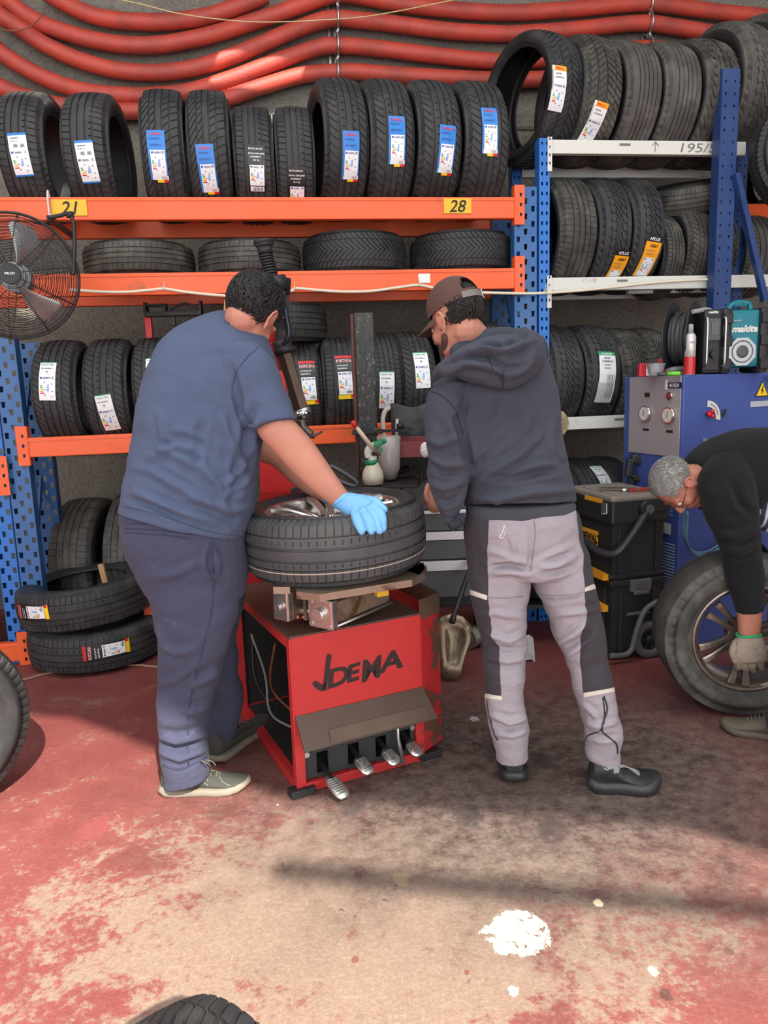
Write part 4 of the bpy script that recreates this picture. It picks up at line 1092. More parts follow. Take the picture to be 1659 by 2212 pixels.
# turntable
TC = V((WC.x, WC.y, 0))
part('turntable_shaft', MB().cyl(TC+UP*(hT), TC+UP*(ZT-.04), .06, n=24).cyl(TC+UP*(hT), TC+UP*(hT+.02), .10, n=28), M_dark)
M_cast = plain('worn_cast_metal', srgb(150, 132, 116), .4, .7, var=.25, scale=12, dirt=srgb(90, 66, 50), dirt_amt=.06)
def clampplate(a, b, w0, w1, z):
    a = V(a); b = V(b); d = (b-a).normalized(); s_ = d.cross(UP)
    pl = [a+s_*w0, a+d*.03-s_*w0, b-d*.05-s_*w1, b-s_*w1*.4, b+s_*w1*.4, b-d*.05+s_*w1]
    return MB().prism([V((p_.x, p_.y, z)) for p_ in pl], UP*-.022)
zp = ZT-.012
pa = [PF(590, 1262, zp), PF(920, 1222, zp), PF(655, 1275, zp)]
plate = MB()
qa, qb, qc, qd = PF(640, 1278, zp), PF(690, 1284, zp), PF(890, 1252, zp), PF(918, 1238, zp)
qe, qf = PF(915, 1215, zp), PF(640, 1222, zp)
plate.prism([qa, qb, qc, qd, qe, qf], UP*-.024)
part('clamping_plate', plate, M_cast)
plate = MB(); plate.prism([PF(590, 1268, zp), PF(626, 1268, zp), PF(660, 1215, zp), PF(600, 1228, zp)], UP*-.024); part('clamping_plate', plate, M_cast)
part('clamping_plate', MB().prism([PF(905, 1242, zp), PF(922, 1224, zp), PF(900, 1210, zp), PF(860, 1225, zp)], UP*-.03), M_cast)
# air cylinders under the plate
zc_ = ZT-.105
c0 = PF(703, 1322, zc_); c1 = PF(822, 1275, zc_)
d_ = (c1-c0).normalized(); s2 = d_.cross(UP)
m = MB(); m.bar(c0, c1, .085, .075, bev=.012); cyl_ = part('air_cylinder', m, plain('cylinder_barrel', srgb(176, 160, 140), .35, .7, var=.2, scale=10, dirt=srgb(130, 90, 60), dirt_amt=.05))
m = MB().box(c0-d_*.012, (.105, .03, .1), Matrix((s2, d_, UP)).transposed(), .006)
for a_ in (-1, 1):
    for b_ in (-1, 1): m.cyl(c0-d_*.03+s2*(.04*a_)+UP*(.037*b_), c0-d_*.02+s2*(.04*a_)+UP*(.037*b_), .009, n=8)
m.cyl(c0-d_*.045, c0-d_*.02, .022, n=16); m.build('end_cap', M_alloy, cyl_)
for o_ in (-1, 1): part('tie_rod', MB().cyl(c0+s2*(.05*o_)-UP*.04, c1+s2*(.05*o_)-UP*.04, .005, n=8), M_steel)
k0 = PF(612, 1308, zc_+.01); m = MB().box(k0, (.07, .03, .1), Matrix((s2, d_, UP)).transposed(), .006).cyl(k0-d_*.03, k0-d_*.015, .012, n=10); part('end_cap', m, M_alloy)
m = MB()
for x_ in (637, 668): m.box(PF(x_, 1300, zc_+.01), (.012, .05, .12), Matrix((s2, d_, UP)).transposed())
m.cyl(PF(610, 1315, zc_-.02), PF(700, 1322, zc_-.02), .013, n=10); part('jaw_link', m, M_cast)
m = MB()
for i in range(5): m.cyl(PF(640+i*13, 1332, zc_-.045), PF(648+i*13, 1333, zc_-.045), .010, n=6)
part('hose_fitting', m, plain('copper', srgb(190, 130, 100), .3, .8))
part('gear_disc', MB().cyl(TC+UP*(hT+.02)-P(0,0,0)*0, TC+UP*(hT+.035), .13, n=36), M_dark)
# rear column
zc2 = PY(600, 700, 3.2).z
cb = PY(598, 1060, 3.12)
m = MB()
m.prism([PY(560, 975, 3.1), PY(600, 975, 3.1), PY(640, 1035, 3.1), PY(645, 1062, 3.1), PY(563, 1062, 3.1)], V((.0, .12, 0)))
m.prism([V((p_.x, p_.y, z_)) for p_, z_ in ((PY(563, 1062, 3.1), PY(563,1062,3.1).z), (PY(645, 1062, 3.1), PY(645,1062,3.1).z), (P(MWd*.75, DP, 0), hT), (P(.05, DP, 0), hT))], V((0, .12, 0)))
part('column_base', m, M_red)
m = MB(); m.bar(PY(598, 1000, 3.2), PY(590, 640, 3.2), .10, .10, up=V((0,1,0)), bev=.008); part('column', m, M_red)
m = MB(); m.bar(PY(590, 650, 3.2), PY(598, 655, 2.78), .09, .09, bev=.01); part('swing_arm', m, M_dark)
m = MB(); m.bar(PY(584, 740, 2.8), PY(604, 800, 2.8), .05, .05, up=V((0,1,0)), bev=.006); m.cyl(PY(586, 700, 2.82), PY(590, 760, 2.82), .03, n=14); part('arm_lock', m, M_red)
YS = 2.74
# vertical shaft, spring and mount head
part('spring_rod', MB().cyl(PY(571, 540, YS), PY(596, 625, YS), .012, n=12), M_dark)
m = MB(); ca, cb_ = PY(573, 548, YS), PY(588, 603, YS); ax = (cb_-ca); sx_ = ax.cross(V((0,1,0))).normalized(); sy_ = V((0,1,0))
m.tube([ca+ax*(k/130)+sx_*(.022*math.cos(k*2*PI*9/130))+sy_*(.022*math.sin(k*2*PI*9/130)) for k in range(131)], .0042, 6)
part('spring', m, M_dark)
m = MB(); k0, k1 = PY(569, 519, YS), PY(574, 549, YS); dd = (k1-k0)
m.cyl(k0, k0+dd*.25, .036, .036, n=24).cyl(k0+dd*.25, k0+dd*.5, .036, .028, n=24).cyl(k0+dd*.5, k1, .028, .026, n=24); part('knob', m, M_blk)
m = MB(); m.cyl(PY(590, 600, YS), PY(598, 632, YS), .045, n=24); m.bar(PY(575, 615, YS+.05), PY(620, 618, YS-.0), .05, .06, bev=.008); part('sleeve', m, M_dark)
m = MB()
m.tube(catmull([PY(600, 632, YS-.03), PY(612, 650, YS-.03), PY(622, 700, YS-.03), PY(624, 725, YS-.03), PY(612, 745, YS-.02)], 5), [.017]*20+[.015], 10, flat=.6)
m.cyl(PY(606, 635, YS-.065), PY(606, 635, YS+.02), .015, n=14)
part('locking_fork', m, plain('blued_steel', srgb(60, 66, 78), .3, .7, var=.2))
part('pin', MB().cyl(PY(606, 635, YS-.07), PY(606, 635, YS-.064), .012, n=6), plain('brass', srgb(170, 130, 80), .3, .8))
m = MB(); m.bar(PY(603, 690, YS), PY(614, 745, YS), .045, .05, up=V((0,1,0)), bev=.006); m.cyl(PY(608, 735, YS), PY(616, 765, YS), .034, n=20); m.cyl(PY(614, 752, YS), PY(616, 762, YS), .04, n=20); part('shaft_collar', m, M_dark)
m = MB(); m.tube([PY(613, 760, YS), PY(652, 888, YS)], .028, 6, smooth=False); part('hexagonal_shaft', m, plain('oily_shaft', srgb(92, 76, 66), .3, .6, var=.3, scale=18))
m = MB(); m.cyl(PY(650, 884, YS), PY(655, 896, YS), .032, n=20)
for k in range(4): m.cyl(PY(643+k*6, 892, YS-.034), PY(643+k*6, 892, YS-.028), .004, n=8)
part('shaft_ring', m, M_steel)
m = MB(); m.tube(catmull([PY(655, 895, YS), PY(655, 908, YS), PY(650, 918, YS-.01), PY(660, 930, YS-.02), PY(672, 940, YS-.02), PY(680, 942, YS-.02)], 4), [.03]*6+[.026]*5+[.02]*6+[.012]*4, 12, flat=.8)
m.tube([PY(668, 940, YS-.02), PY(680, 940, YS-.02), PY(697, 932, YS-.02)], [.011, .009, .006], 8, flat=.6); part('mount_head', m, plain('mount_head_steel', srgb(90, 84, 78), .3, .7, var=.2))
part('yellow_cap', MB().box(PF(824, 1280, ZT-.08), (.045, .03, .022), RM, .004), M_yel)
# helper arm lying behind the wheel
m = MB(); pth = [PY(x, y, 3.0) for x, y in ((700, 1020), (712, 1008), (726, 1012), (755, 1030), (770, 1042), (766, 1050), (745, 1044), (715, 1030), (702, 1030))]
m.tube(catmull(pth, 4), .010, 8); m.bar(PY(630, 1062, 2.95), PY(705, 1022, 3.0), .03, .02); part('helper_arm', m, plain('dark_plastic_arm', srgb(70, 72, 74), .4))

# ------------------------------------------------------------------ black post with bottle holder
pYY = 3.45
p0 = PY(792, 1000, pYY)
post = thing('steel_post', V((p0.x, pYY, 0)), 'scratched black square steel post standing behind the wheel', 'post')
m = MB(); hwp = 24*mpp(p0)
ztp = PY(790, 677, pYY).z
m.box((p0.x+.012, pYY, ztp/2), (hwp*1.7, .10, ztp), Matrix.Rotation(.0, 3, 'Z'), .008)
t = NT('scratched_black', .28, .1, .6); pp = t.pos(); nn_ = t.noise(t.mapping(pp, (1,1,.6)), 60, 6, .75, 1.5)
t.color(t.mix(t.ramp(nn_, .56, .62), srgb(34, 36, 34), srgb(120, 118, 104))); t.bump(nn_, .002)
m.build('post_tube', t.m, post)
MB().box((p0.x-hwp*.78, pYY+.01, ztp/2), (.014, .09, ztp-.01), None, .002).build('rusty_flange', plain('rust_brown', srgb(96, 52, 44), .6, var=.3, dirt=srgb(60,40,36), dirt_amt=.05), post)
bz = PY(800, 932, pYY).z
m = MB().box((p0.x+.01, pYY-.01, bz), (.14, .14, .014), None, .002); m.box(PY(855, 930, pYY), (.16, .06, .012)); m.cyl(PY(864, 926, pYY-.02), PY(864, 915, pYY-.02), .018, n=6)
m.build('bracket_plate', M_dark, post)
MB().box((p0.x, pYY, .006), (.25, .25, .012), None, .002).build('base_plate', M_dark, post)
hz = PY(820, 1044, 3.1).z
MB().box((PY(825, 1044, 3.1).x, 3.2, hz-.012), (.30, .30, .012), None, .002).build('shelf', M_dark, post)
# spray bottle
M_bot = plain('milky_plastic', srgb(206, 200, 176), .4, var=.06, spec=.5, dirt=srgb(120,108,90), dirt_amt=-.03)
bx = PY(806, 1040, 3.08); s1 = mpp(bx)
bo = thing('spray_bottle', V((bx.x, 3.08, hz)), 'white spray bottle with green trigger and green neck ring behind the wheel', 'bottle')
hh = PY(800, 985, 3.08).z-hz
def zrev(c, prof, n=28, fl=1.0):
    Mx = Matrix.Translation(V(c)) @ Matrix.Rotation(-PI/2, 4, 'Y')
    return MB().lathe(prof, n, Mx)
zrev((bx.x, 3.08, hz), [(0, 0), (0, .042), (.03, .045), (hh*.45, .042), (hh*.72, .026), (hh*.86, .02), (hh, .0195), (hh, 0)]).build('body', M_bot, bo)
zrev((bx.x-.004, 3.08, hz+hh*.70), [(0, .026), (0, .0285), (.02, .0255), (.02, .02)]).build('neck_ring', plain('green_plastic', srgb(24, 130, 90), .4), bo)
m = MB(); m.tube(catmull([PY(797, 988, 3.08), PY(795, 978, 3.08), PY(800, 968, 3.08), PY(812, 960, 3.08), PY(822, 958, 3.08)], 4), [.020]*5+[.022]*5+[.018]*5+[.013]*2, 12, flat=.8)
m.build('spray_head', plain('white_plastic', srgb(226, 224, 214), .4), bo)
m = MB(); m.bar(PY(808, 960, 3.06), PY(830, 953, 3.06), .025, .022, bev=.004); m.bar(PY(818, 958, 3.06), PY(824, 975, 3.06), .02, .014, bev=.003); m.cyl(PY(826, 954, 3.05), PY(834, 951, 3.05), .009, n=10)
m.build('trigger', plain('green_plastic', srgb(24, 130, 90), .4), bo)
# brush handle with red tip
m = MB(); br_ = thing('brush_stick', PY(800, 955, 3.02), 'pale wooden stick with red tip leaning on the spray bottle', 'brush')
a_, b_ = PY(764, 915, 3.04), PY(800, 962, 3.04); zlow = PY(800, 962, 3.04)
MB().tube([a_+(b_-a_)*.12, b_, b_+(b_-a_)*.5+V((0, .1, 0))], [.0085, .010, .011], 10).build('handle', plain('dirty_wood', srgb(206, 186, 160), .6, var=.1), br_)
MB().tube([a_-(b_-a_)*.12, a_-(b_-a_)*.08, a_+(b_-a_)*.16], [.006, .0105, .0105], 12).build('tip', plain('red_rubber', srgb(200, 40, 44), .4), br_)
# lubricant cup
t = NT('cloudy_plastic', .3, 0, .5); t.color(srgb(186, 176, 172)); t.b.inputs['Transmission Weight'].default_value = .35
m = zrev((PY(842, 1030, 3.2).x, 3.2, hz), [(0, 0), (.005, .028), (.05, .045), (.19, .052), (.19, .049), (.05, .042), (.008, 0)]); tag(m.build('plastic_tub', t.m), 'cloudy pinkish plastic tub behind the spray bottle', 'tub')

# ------------------------------------------------------------------ wheel balancer behind
yB = 3.62
bl = thing('wheel_balancer', V((PY(940, 1000, yB).x, yB+.1, 0)), 'dark wheel balancer with red weight tray and canvas hood behind the hoodie', 'wheel balancer')
x0, x1 = PY(845, 900, yB).x, PY(1010, 900, yB).x
zt_, zb_ = PY(880, 875, yB).z, PY(880, 950, yB).z
t = NT('black_canvas', .9); co = t.pos(); t.color(t.mix(t.noise(co, 6, 5), srgb(50, 50, 50), srgb(92, 92, 92))); t.bump(t.noise(co, 9, 4, .6, .5), .03); M_canvas = t.m
m = MB(); nx, nz = 14, 8; vs = []
for s_ in (0, 1):
    for j in range(nz+1):
        for i in range(nx+1):
            y = yB + (.0 if s_ == 0 else .05) + .012*math.sin(i*1.3+j*.5) - .02*math.sin(PI*j/nz)
            zz = zb_+(zt_-zb_)*j/nz + (.012*math.cos(i*.8) if j == nz else 0)
            vs.append(V((x0+(x1-x0)*i/nx, y, zz)))
N1 = (nx+1)*(nz+1); fs = []
for s_ in (0, 1):
    for j in range(nz):
        for i in range(nx): q = s_*N1+j*(nx+1)+i; fs.append((q, q+1, q+nx+2, q+nx+1))
ring = [i for i in range(nx+1)]+[j*(nx+1)+nx for j in range(1, nz+1)]+[nz*(nx+1)+i for i in range(nx-1, -1, -1)]+[j*(nx+1) for j in range(nz-1, 0, -1)]
for k in range(len(ring)): a_, b_ = ring[k], ring[(k+1) % len(ring)]; fs.append((a_, b_, b_+N1, a_+N1))
m.add(vs, fs, 0, True); hood = m.build('canvas_hood', M_canvas, bl)
m = MB().tube(catmull([PY(842, 880, yB), PY(832, 888, yB), PY(827, 905, yB), PY(828, 925, yB), PY(830, 960, yB)], 6), .012, 10); m.build('hood_tube', plain('white_tube', srgb(206, 204, 198), .35), bl)
MB().bar(PY(858, 905, yB-.03), PY(856, 960, yB-.03), .014, .014).build('hood_strut', M_steel, bl)
ty_ = 3.25
M_mar = plain('maroon_paint', srgb(122, 50, 54), .45, var=.12, scale=6, dirt=srgb(80, 46, 46), dirt_amt=.0)
m = MB(); a1_, a2_ = PY(838, 958, ty_), PY(935, 975, ty_-.05); 
z1_, z2_ = PY(838, 958, ty_).z, PY(845, 992, ty_).z
tx0, tx1 = PY(838, 970, ty_).x, PY(1010, 970, ty_).x
m.box(((tx0+tx1)/2, ty_+.16, z2_+.012), (tx1-tx0, .32, .012)); 
for yy in (ty_, ty_+.32): m.box(((tx0+tx1)/2, yy, (z1_+z2_)/2+.005), (tx1-tx0, .008, z1_-z2_), None, .002)
for xx in (tx0, tx1): m.box((xx, ty_+.16, (z1_+z2_)/2+.005), (.008, .32, z1_-z2_), None, .002)
m.build('weight_tray', M_mar, bl)
m = MB(); m.box(((tx0+tx1)/2+.02, yB+.13, z2_-.075), (tx1-tx0, .30, .14), None, .012); m.build('cabinet', M_dark, bl)
m = MB(); a_, b_ = PY(835, 1030, 3.3), PY(880, 1012, 3.4); m.tube([a_+(b_-a_)*(k/60)+V((0, .002, 0))*0 for k in range(61)], [.013 if k % 2 else .016 for k in range(61)], 12)
m.tube([b_+V((.02+.045*math.sin(t_*PI), .0, -.04+.045*math.cos(t_*PI))) for t_ in [k/12 for k in range(13)]], .009, 8); m.build('threaded_shaft', M_dark, bl)
for k in range(5): MB().box((tx0+.17+.03*k, ty_+.05+.03*(k % 2), z2_+.028), (.022, .012, .012), Matrix.Rotation(k*.7, 3, 'Z')).build('balance_weight', M_dark, bl)

# tool chest with drawers
yC = 3.72
cx0, cx1 = PY(870, 1150, yC).x, PY(1060, 1150, yC).x
tc = thing('drawer_cabinet', V(((cx0+cx1)/2, yC+.2, 0)), 'low grey drawer cabinet with aluminium edge strips between the wheel and the grey trousers', 'cabinet')
ztc = PY(950, 1022, yC+.2).z
M_gr = plain('grey_drawer', srgb(84, 88, 92), .5, .1, var=.12, scale=3)
M_alu = plain('aluminium_strip', srgb(214, 216, 218), .4, .5, var=.04)
zb0 = .24
MB().box(((cx0+cx1)/2, yC+.16, (ztc+zb0)/2), (cx1-cx0, .28, ztc-zb0), None, .005).build('body', M_dark, tc)
ys = [(1030, 1098, 6), (1112, 1146, 16), (1168, 1205, 0), (1236, 1275, 0)]
for (ya, yb) in ((1034, 1100), (1110, 1146), (1168, 1208), (1234, 1290)):
    za, zb2 = PY(950, ya, yC).z, PY(950, yb, yC).z
    MB().box(((cx0+cx1)/2, yC+.008, (za+zb2)/2), (cx1-cx0-.01, .018, abs(za-zb2)), None, .003).build('drawer', M_gr, tc)
for (ya, yb) in ((1101, 1109), (1148, 1166), (1211, 1232)):
    za, zb2 = PY(950, ya, yC).z, PY(950, yb, yC).z
    MB().box(((cx0+cx1)/2, yC-.004, (za+zb2)/2), (cx1-cx0, .022, abs(za-zb2)), None, .003).build('drawer_handle', M_alu, tc)
MB().box(((cx0+cx1)/2, yC+.16, ztc+.004), (cx1-cx0+.01, .29, .008), None, .003).build('worktop', M_gr, tc)
for sx_ in (0, 1):
    for sy_ in (0, 1): MB().box((cx0+.04+sx_*(cx1-cx0-.08), yC+.05+.2*sy_, .12), (.04, .04, .24)).build('leg', M_dark, tc)
MB().box((cx1+.16, yC+.16, .225), (.34, .28, .02)).build('side_shelf', M_dark, tc)
MB().box((cx1+.06, yC+.16, .11), (.04, .28, .22)).build('leg', M_dark, tc)

# shovel
sh = thing('shovel', PF(972, 1470), 'dirty shovel leaning with its rusty blade down beside the red machine', 'shovel')
bY = PF(975, 1474).y
tipc = PY(972, 1468, bY)
vs = []; outline = [(948, 1345, .10), (953, 1332, .115), (975, 1326, .12), (1000, 1332, .115), (1017, 1350, .10), (1016, 1385, .07), (1003, 1420, .04), (995, 1455, .01), (985, 1466, .0), (962, 1466, .0), (953, 1452, .01), (950, 1400, .05)]
m = MB(); ctr = PY(985, 1395, bY+.09); n = len(outline)
for s_ in (0, 1):
    for (x, y, dy) in outline: vs.append(PY(x, y, bY+dy)+V((0, .004*s_, 0)))
    for (x, y, dy) in outline: pt = PY(x, y, bY+dy); vs.append(pt+(ctr-pt)*.45+V((0, .018+.004*s_, 0)))
    vs.append(ctr+V((0, .022+.004*s_, 0)))
K = 2*n+1; fs = []
for s_ in (0, 1):
    o_ = s_*K
    for i in range(n): j = (i+1) % n; fs.append((o_+i, o_+j, o_+n+j, o_+n+i)); fs.append((o_+n+i, o_+n+j, o_+2*n))
for i in range(n): j = (i+1) % n; fs.append((i, j, K+j, K+i))
m.add(vs, fs, 0, True); m.build('blade', plain('shovel_steel', srgb(130, 114, 92), .32, .6, var=.5, scale=14, dirt=srgb(46, 36, 30), dirt_amt=.08), sh)
m = MB(); m.tube([PY(976, 1345, bY+.10), PY(982, 1325, bY+.13), PY(1014, 1232, bY+.30), PY(1050, 1120, bY+.5)], [.016, .014, .013, .013], 10); m.build('handle', plain('black_handle', srgb(40, 38, 38), .5), sh)
m = MB(); a_, b_ = PF(1010, 1380, .06), PF(1075, 1350, .06)
m.cyl(a_, b_, .055, n=24).cyl(a_-(b_-a_)*.02, a_, .035, n=20); tag(m.build('steel_cylinder', plain('grey_steel', srgb(110, 100, 92), .5, .4, var=.2)), 'short grey metal cylinder lying on floor behind the shovel', 'cylinder')
# tyre behind the legs
place_tyre((PY(1165, 1290, 3.90).x, 3.90, .235+.30), .30, .19, .2, 'rib', 'dark tyre on a low shelf seen between the grey trouser legs', rot=RROT, mt=M_rubs)
# ------------------------------------------------------------------ rolling tool trolley
C0t = PF(1318, 1432)
Tp, TR = frame(C0t, .26)
tw, td = .285, .40
ztop = PY(1318, 1112, C0t.y).z
zlid = PY(1318, 1085, C0t.y).z
tl = thing('tool_trolley', Tp(tw/2, td/2, 0), 'tall black rolling toolbox with yellow latches and open pull handle beside the grey trousers', 'tool trolley', TR)
M_tb = plain('toolbox_black', srgb(40, 41, 42), .5, var=.2, scale=6, dirt=srgb(72, 70, 66), dirt_amt=.0)
M_ty = plain('toolbox_yellow', srgb(232, 160, 40), .45, var=.06)
M_tg = plain('toolbox_grey', srgb(92, 92, 90), .5, var=.12, dirt=srgb(60, 56, 52), dirt_amt=.0)
zm = ztop*.56
def tpart(n, m, mat, par=None): return m.build(n, mat, par or tl)
# lower bin tapering downwards
def taper(x0, x1, y0, y1, z0, z1, k):
    m = MB(); cx, cy = (x0+x1)/2, (y0+y1)/2
    lo = [(cx+(x-cx)*k, cy+(y-cy)*k, z0) for x, y in ((x0,y0),(x1,y0),(x1,y1),(x0,y1))]; hi = [(x, y, z1) for x, y in ((x0,y0),(x1,y0),(x1,y1),(x0,y1))]
    m.add([Tp(*p) for p in lo+hi], [(3,2,1,0),(4,5,6,7),(0,1,5,4),(1,2,6,5),(2,3,7,6),(3,0,4,7)]); return m
m = taper(0, tw, 0, td, .03, zm, .93)
for x in (.05, tw-.05): m.box(Tp(x, -.002, zm*.5), (.018, .012, zm*.8), TR, .003)
for y in (.06, td-.06): m.box(Tp(-.002, y, zm*.5), (.012, .018, zm*.8), TR, .003)
m.box(Tp(tw/2, td/2, zm-.015), (tw+.02, td+.02, .03), TR, .006); tpart('bin', m, M_tb)
m = taper(0, tw, 0, td, zm, ztop-.0, .97); m.box(Tp(tw/2, td/2, zm+.02), (tw+.015, td+.015, .02), TR, .005)
for x in (.04, tw-.04): m.box(Tp(x, -.001, (zm+ztop)/2), (.016, .01, (ztop-zm)*.8), TR, .003)
tpart('middle_box', m, M_tb)
tb_ = tpart('top_box', MB().box(Tp(tw/2, td/2, (ztop+zlid)/2-.02), (tw+.03, td+.03, zlid-ztop+.06), TR, .012), M_tb)
lid = tpart('lid', MB().box(Tp(tw/2, td/2, zlid+.014), (tw+.035, td+.035, .028), TR, .010).box(Tp(tw/2, td/2, zlid+.03), (tw-.05, td-.05, .006), TR, .002), plain('dusty_lid', srgb(136, 128, 120), .45, var=.2, scale=12, dirt=srgb(84, 76, 70), dirt_amt=.05))
# grey latches on the short side, yellow ones on the long side
for (z, h_) in ((zm-.03, .06), ):
    m = MB().box(Tp(tw*.52, -.018, z), (.115, .022, h_), TR, .006).box(Tp(tw*.52, -.026, z-.035), (.085, .012, .018), TR, .004)
    for k in range(2): m.box(Tp(tw*.52, -.031, z+.012-.016*k), (.055, .004, .004), TR)
    tpart('latch', m, M_tg)
tpart('ledge', MB().box(Tp(tw*.52, -.008, zm*.58), (.13, .014, .014), TR, .003), M_tg)
for z in (zm+.0, zm*.62):
    m = MB().prism([Tp(-.004, .02, z+.03), Tp(-.004, .16, z+.035), Tp(-.004, .30, z+.03), Tp(-.004, .30, z+.005), Tp(-.004, .12, z), Tp(-.004, .02, z)], Tp(-.03, 0, 0)-Tp(0, 0, 0)); tpart('yellow_latch', m, M_ty)
m = MB().box(Tp(-.012, .15, zlid-.006), (.014, .16, .022), TR, .003); tpart('yellow_latch', m, M_ty)
m = MB().box(Tp(-.006, .20, (zm+ztop)/2+.02), (.006, .16, .08), TR, .002); m.build('logo_plate', M_ty, tl)
m = MB(); dvec = Tp(0, -1, 0)-Tp(0, 0, 0)
m.text('DEWALT', .042, lambda x, y: Tp(-.0095, .275, (zm+ztop)/2)+dvec*x+UP*y, 0, .05, sx=.78); tpart('lettering', m, M_blk)
for (x, y) in ((-.014, .05), ):
    tpart('metal_latch', MB().box(Tp(x, y, zlid-.035), (.012, .05, .055), TR, .004).tube([Tp(x-.008, y-.015, zlid-.06), Tp(x-.012, y, zlid-.066), Tp(x-.008, y+.015, zlid-.06)], .004, 6), M_steel)
# carry arm: pivot on the short side running down to the left
m = MB(); a_ = Tp(.17, -.03, zlid-.04); m.cyl(a_-(Tp(0, .018, 0)-Tp(0, 0, 0)), a_+(Tp(0, .02, 0)-Tp(0, 0, 0)), .042, n=24)
m.tube(catmull([a_, Tp(.09, -.045, zlid-.14), Tp(-.01, -.055, zlid-.235), Tp(-.05, .02, zlid-.245), Tp(-.055, .12, zlid-.225), Tp(-.05, .3, zlid-.20)], 6), .021, 12, flat=.75)
tpart('carry_arm', m, M_tb)
tpart('pivot_cap', MB().cyl(a_-(Tp(0, .022, 0)-Tp(0, 0, 0)), a_-(Tp(0, .016, 0)-Tp(0, 0, 0)), .022, n=24), M_tg)
tpart('clip', MB().box(Tp(tw-.03, -.016, zlid-.045), (.05, .012, .03), TR, .004), M_tb)
# wheels and skid tube
wc = PY(1402, 1376, C0t.y+.06)
wax = Tp(1, 0, 0)-Tp(0, 0, 0); way = Tp(0, 1, 0)-Tp(0, 0, 0)
for s_ in (0, 1):
    cw = V((wc.x, wc.y, .097))+way*(.30*s_) 
    Mx = Matrix.Translation(cw) @ (Matrix.Rotation(.26+PI/2, 3, 'Z')).to_4x4()
    m = MB().lathe([(-.022, .06), (-.024, .09), (-.014, .096), (.014, .096), (.024, .09), (.022, .06), (.012, .055), (-.012, .055)], 40, Mx, closed=True); wh_ = tpart('wheel', m, plain('grey_tyre', srgb(84, 84, 82), .6))
    m = MB().lathe([(-.018, .0), (-.018, .022), (-.008, .024), (.008, .024), (.018, .022), (.018, 0)], 20, Mx)
    for k in range(6): a = 2*PI*k/6; m.bar(Mx @ V((0, .02*math.cos(a), .02*math.sin(a))), Mx @ V((0, .06*math.cos(a), .06*math.sin(a))), .014, .018)
    m.build('spoked_hub', M_blk, wh_)
m = MB(); sk = [(-.02, .05), (.06, .045), (.10, .07), (.125, .16), (.17, .26), (.24, .30)]
m.tube(catmull([Tp(x, -.03, z) for x, z in sk], 6), .014, 10); tpart('skid_tube', m, M_tg)
m = MB().tube(catmull([Tp(tw*.95, td*.1, .14), Tp(tw+.05, .02, .20), Tp(tw+.10, .03, .21)], 5), .02, 8); tpart('axle_bracket', m, M_tb)
# pull handle behind
hY = C0t.y+.42
m = MB()
p1, p2, p3, p4 = PY(1362, 990, hY), PY(1420, 1000, hY), PY(1412, 1038, hY), PY(1356, 1030, hY)
m.bar(p1, p2, .045, .05, up=UP, bev=.012); m.bar(p1, p4, .035, .04, up=V((0, 1, 0)), bev=.01); m.bar(p2, p3, .035, .04, up=V((0, 1, 0)), bev=.01); m.bar(p4, p3, .03, .035, bev=.01)
for s_ in (.1, .9):
    q_ = p4+(p3-p4)*s_; m.bar(q_, V((q_.x, q_.y, zlid-.3)), .025, .03, up=V((0, 1, 0)))
tpart('pull_handle', m, M_tb)
# tools lying on the lid
m = MB(); zz = zlid+.04
m.bar(Tp(.03, .16, zz), Tp(.17, .04, zz), .016, .012, bev=.003); m.bar(Tp(.04, .20, zz), Tp(.19, .10, zz), .010, .010); 
tag(m.build('lever_bar', plain('tool_steel', srgb(120, 112, 106), .35, .7, var=.15)), 'two grey steel levers lying on the toolbox lid', 'lever')
m = MB(); m.bar(Tp(.12, .06, zz), Tp(.26, .03, zz+.004), .024, .018, bev=.005)
rt = thing('ratchet', Tp(.19, .04, zz), 'red handled ratchet lying on the toolbox lid', 'ratchet')
m.build('handle', plain('worn_red_grip', srgb(150, 50, 52), .5, var=.2, dirt=srgb(140,130,124), dirt_amt=.03), rt); MB().cyl(Tp(.10, .063, zz-.01), Tp(.10, .063, zz+.012), .017, n=14).build('head', M_steel, rt)

# ------------------------------------------------------------------ blue inflator machine
Ym = 3.62
Cm = PY(1474, 900, Ym); Cm.z = 0
Mp, MR = frame(Cm, math.radians(20))
mw, md = .62, .44                               # wide front to the right, narrow face going back left
zt_m = PY(1474, 806, Ym).z
M_mb = plain('machine_blue', srgb(66, 84, 148), .4, var=.06, scale=3, dirt=srgb(34, 46, 96), dirt_amt=-.02)
M_pn = plain('grey_panel', srgb(172, 164, 164), .45, .3, var=.06, scale=3)
bm_ = thing('inflator_cabinet', Mp(mw/2, md/2, 0), 'tall blue tyre inflator cabinet with grey gauge panel', 'machine', MR)
MB().box(Mp(mw/2, md/2, zt_m/2), (mw, md, zt_m-.02), MR, .008).build('cabinet', M_mb, bm_)
def left(y, z, off=.004): return Mp(-off, y, z)         # point on narrow left face, y from front corner backwards
def yl(px): # solve back distance for a pixel column on the left face
    lo, hi = 0.0, md
    f = lambda y: proj(left(y, 1.2))[0]
    for _ in range(30):
        m_ = (lo+hi)/2
        if f(m_) > px: lo = m_
        else: hi = m_
    return lo
def zl(y, py):
    lo, hi = 0.0, 2.0
    for _ in range(30):
        m_ = (lo+hi)/2
        if proj(left(y, m_))[1] > py: lo = m_
        else: hi = m_
    return lo
def xr_(px):
    lo, hi = 0.0, 1.5
    for _ in range(30):
        m_ = (lo+hi)/2
        if proj(Mp(m_, -.004, 1.2))[0] < px: lo = m_
        else: hi = m_
    return lo
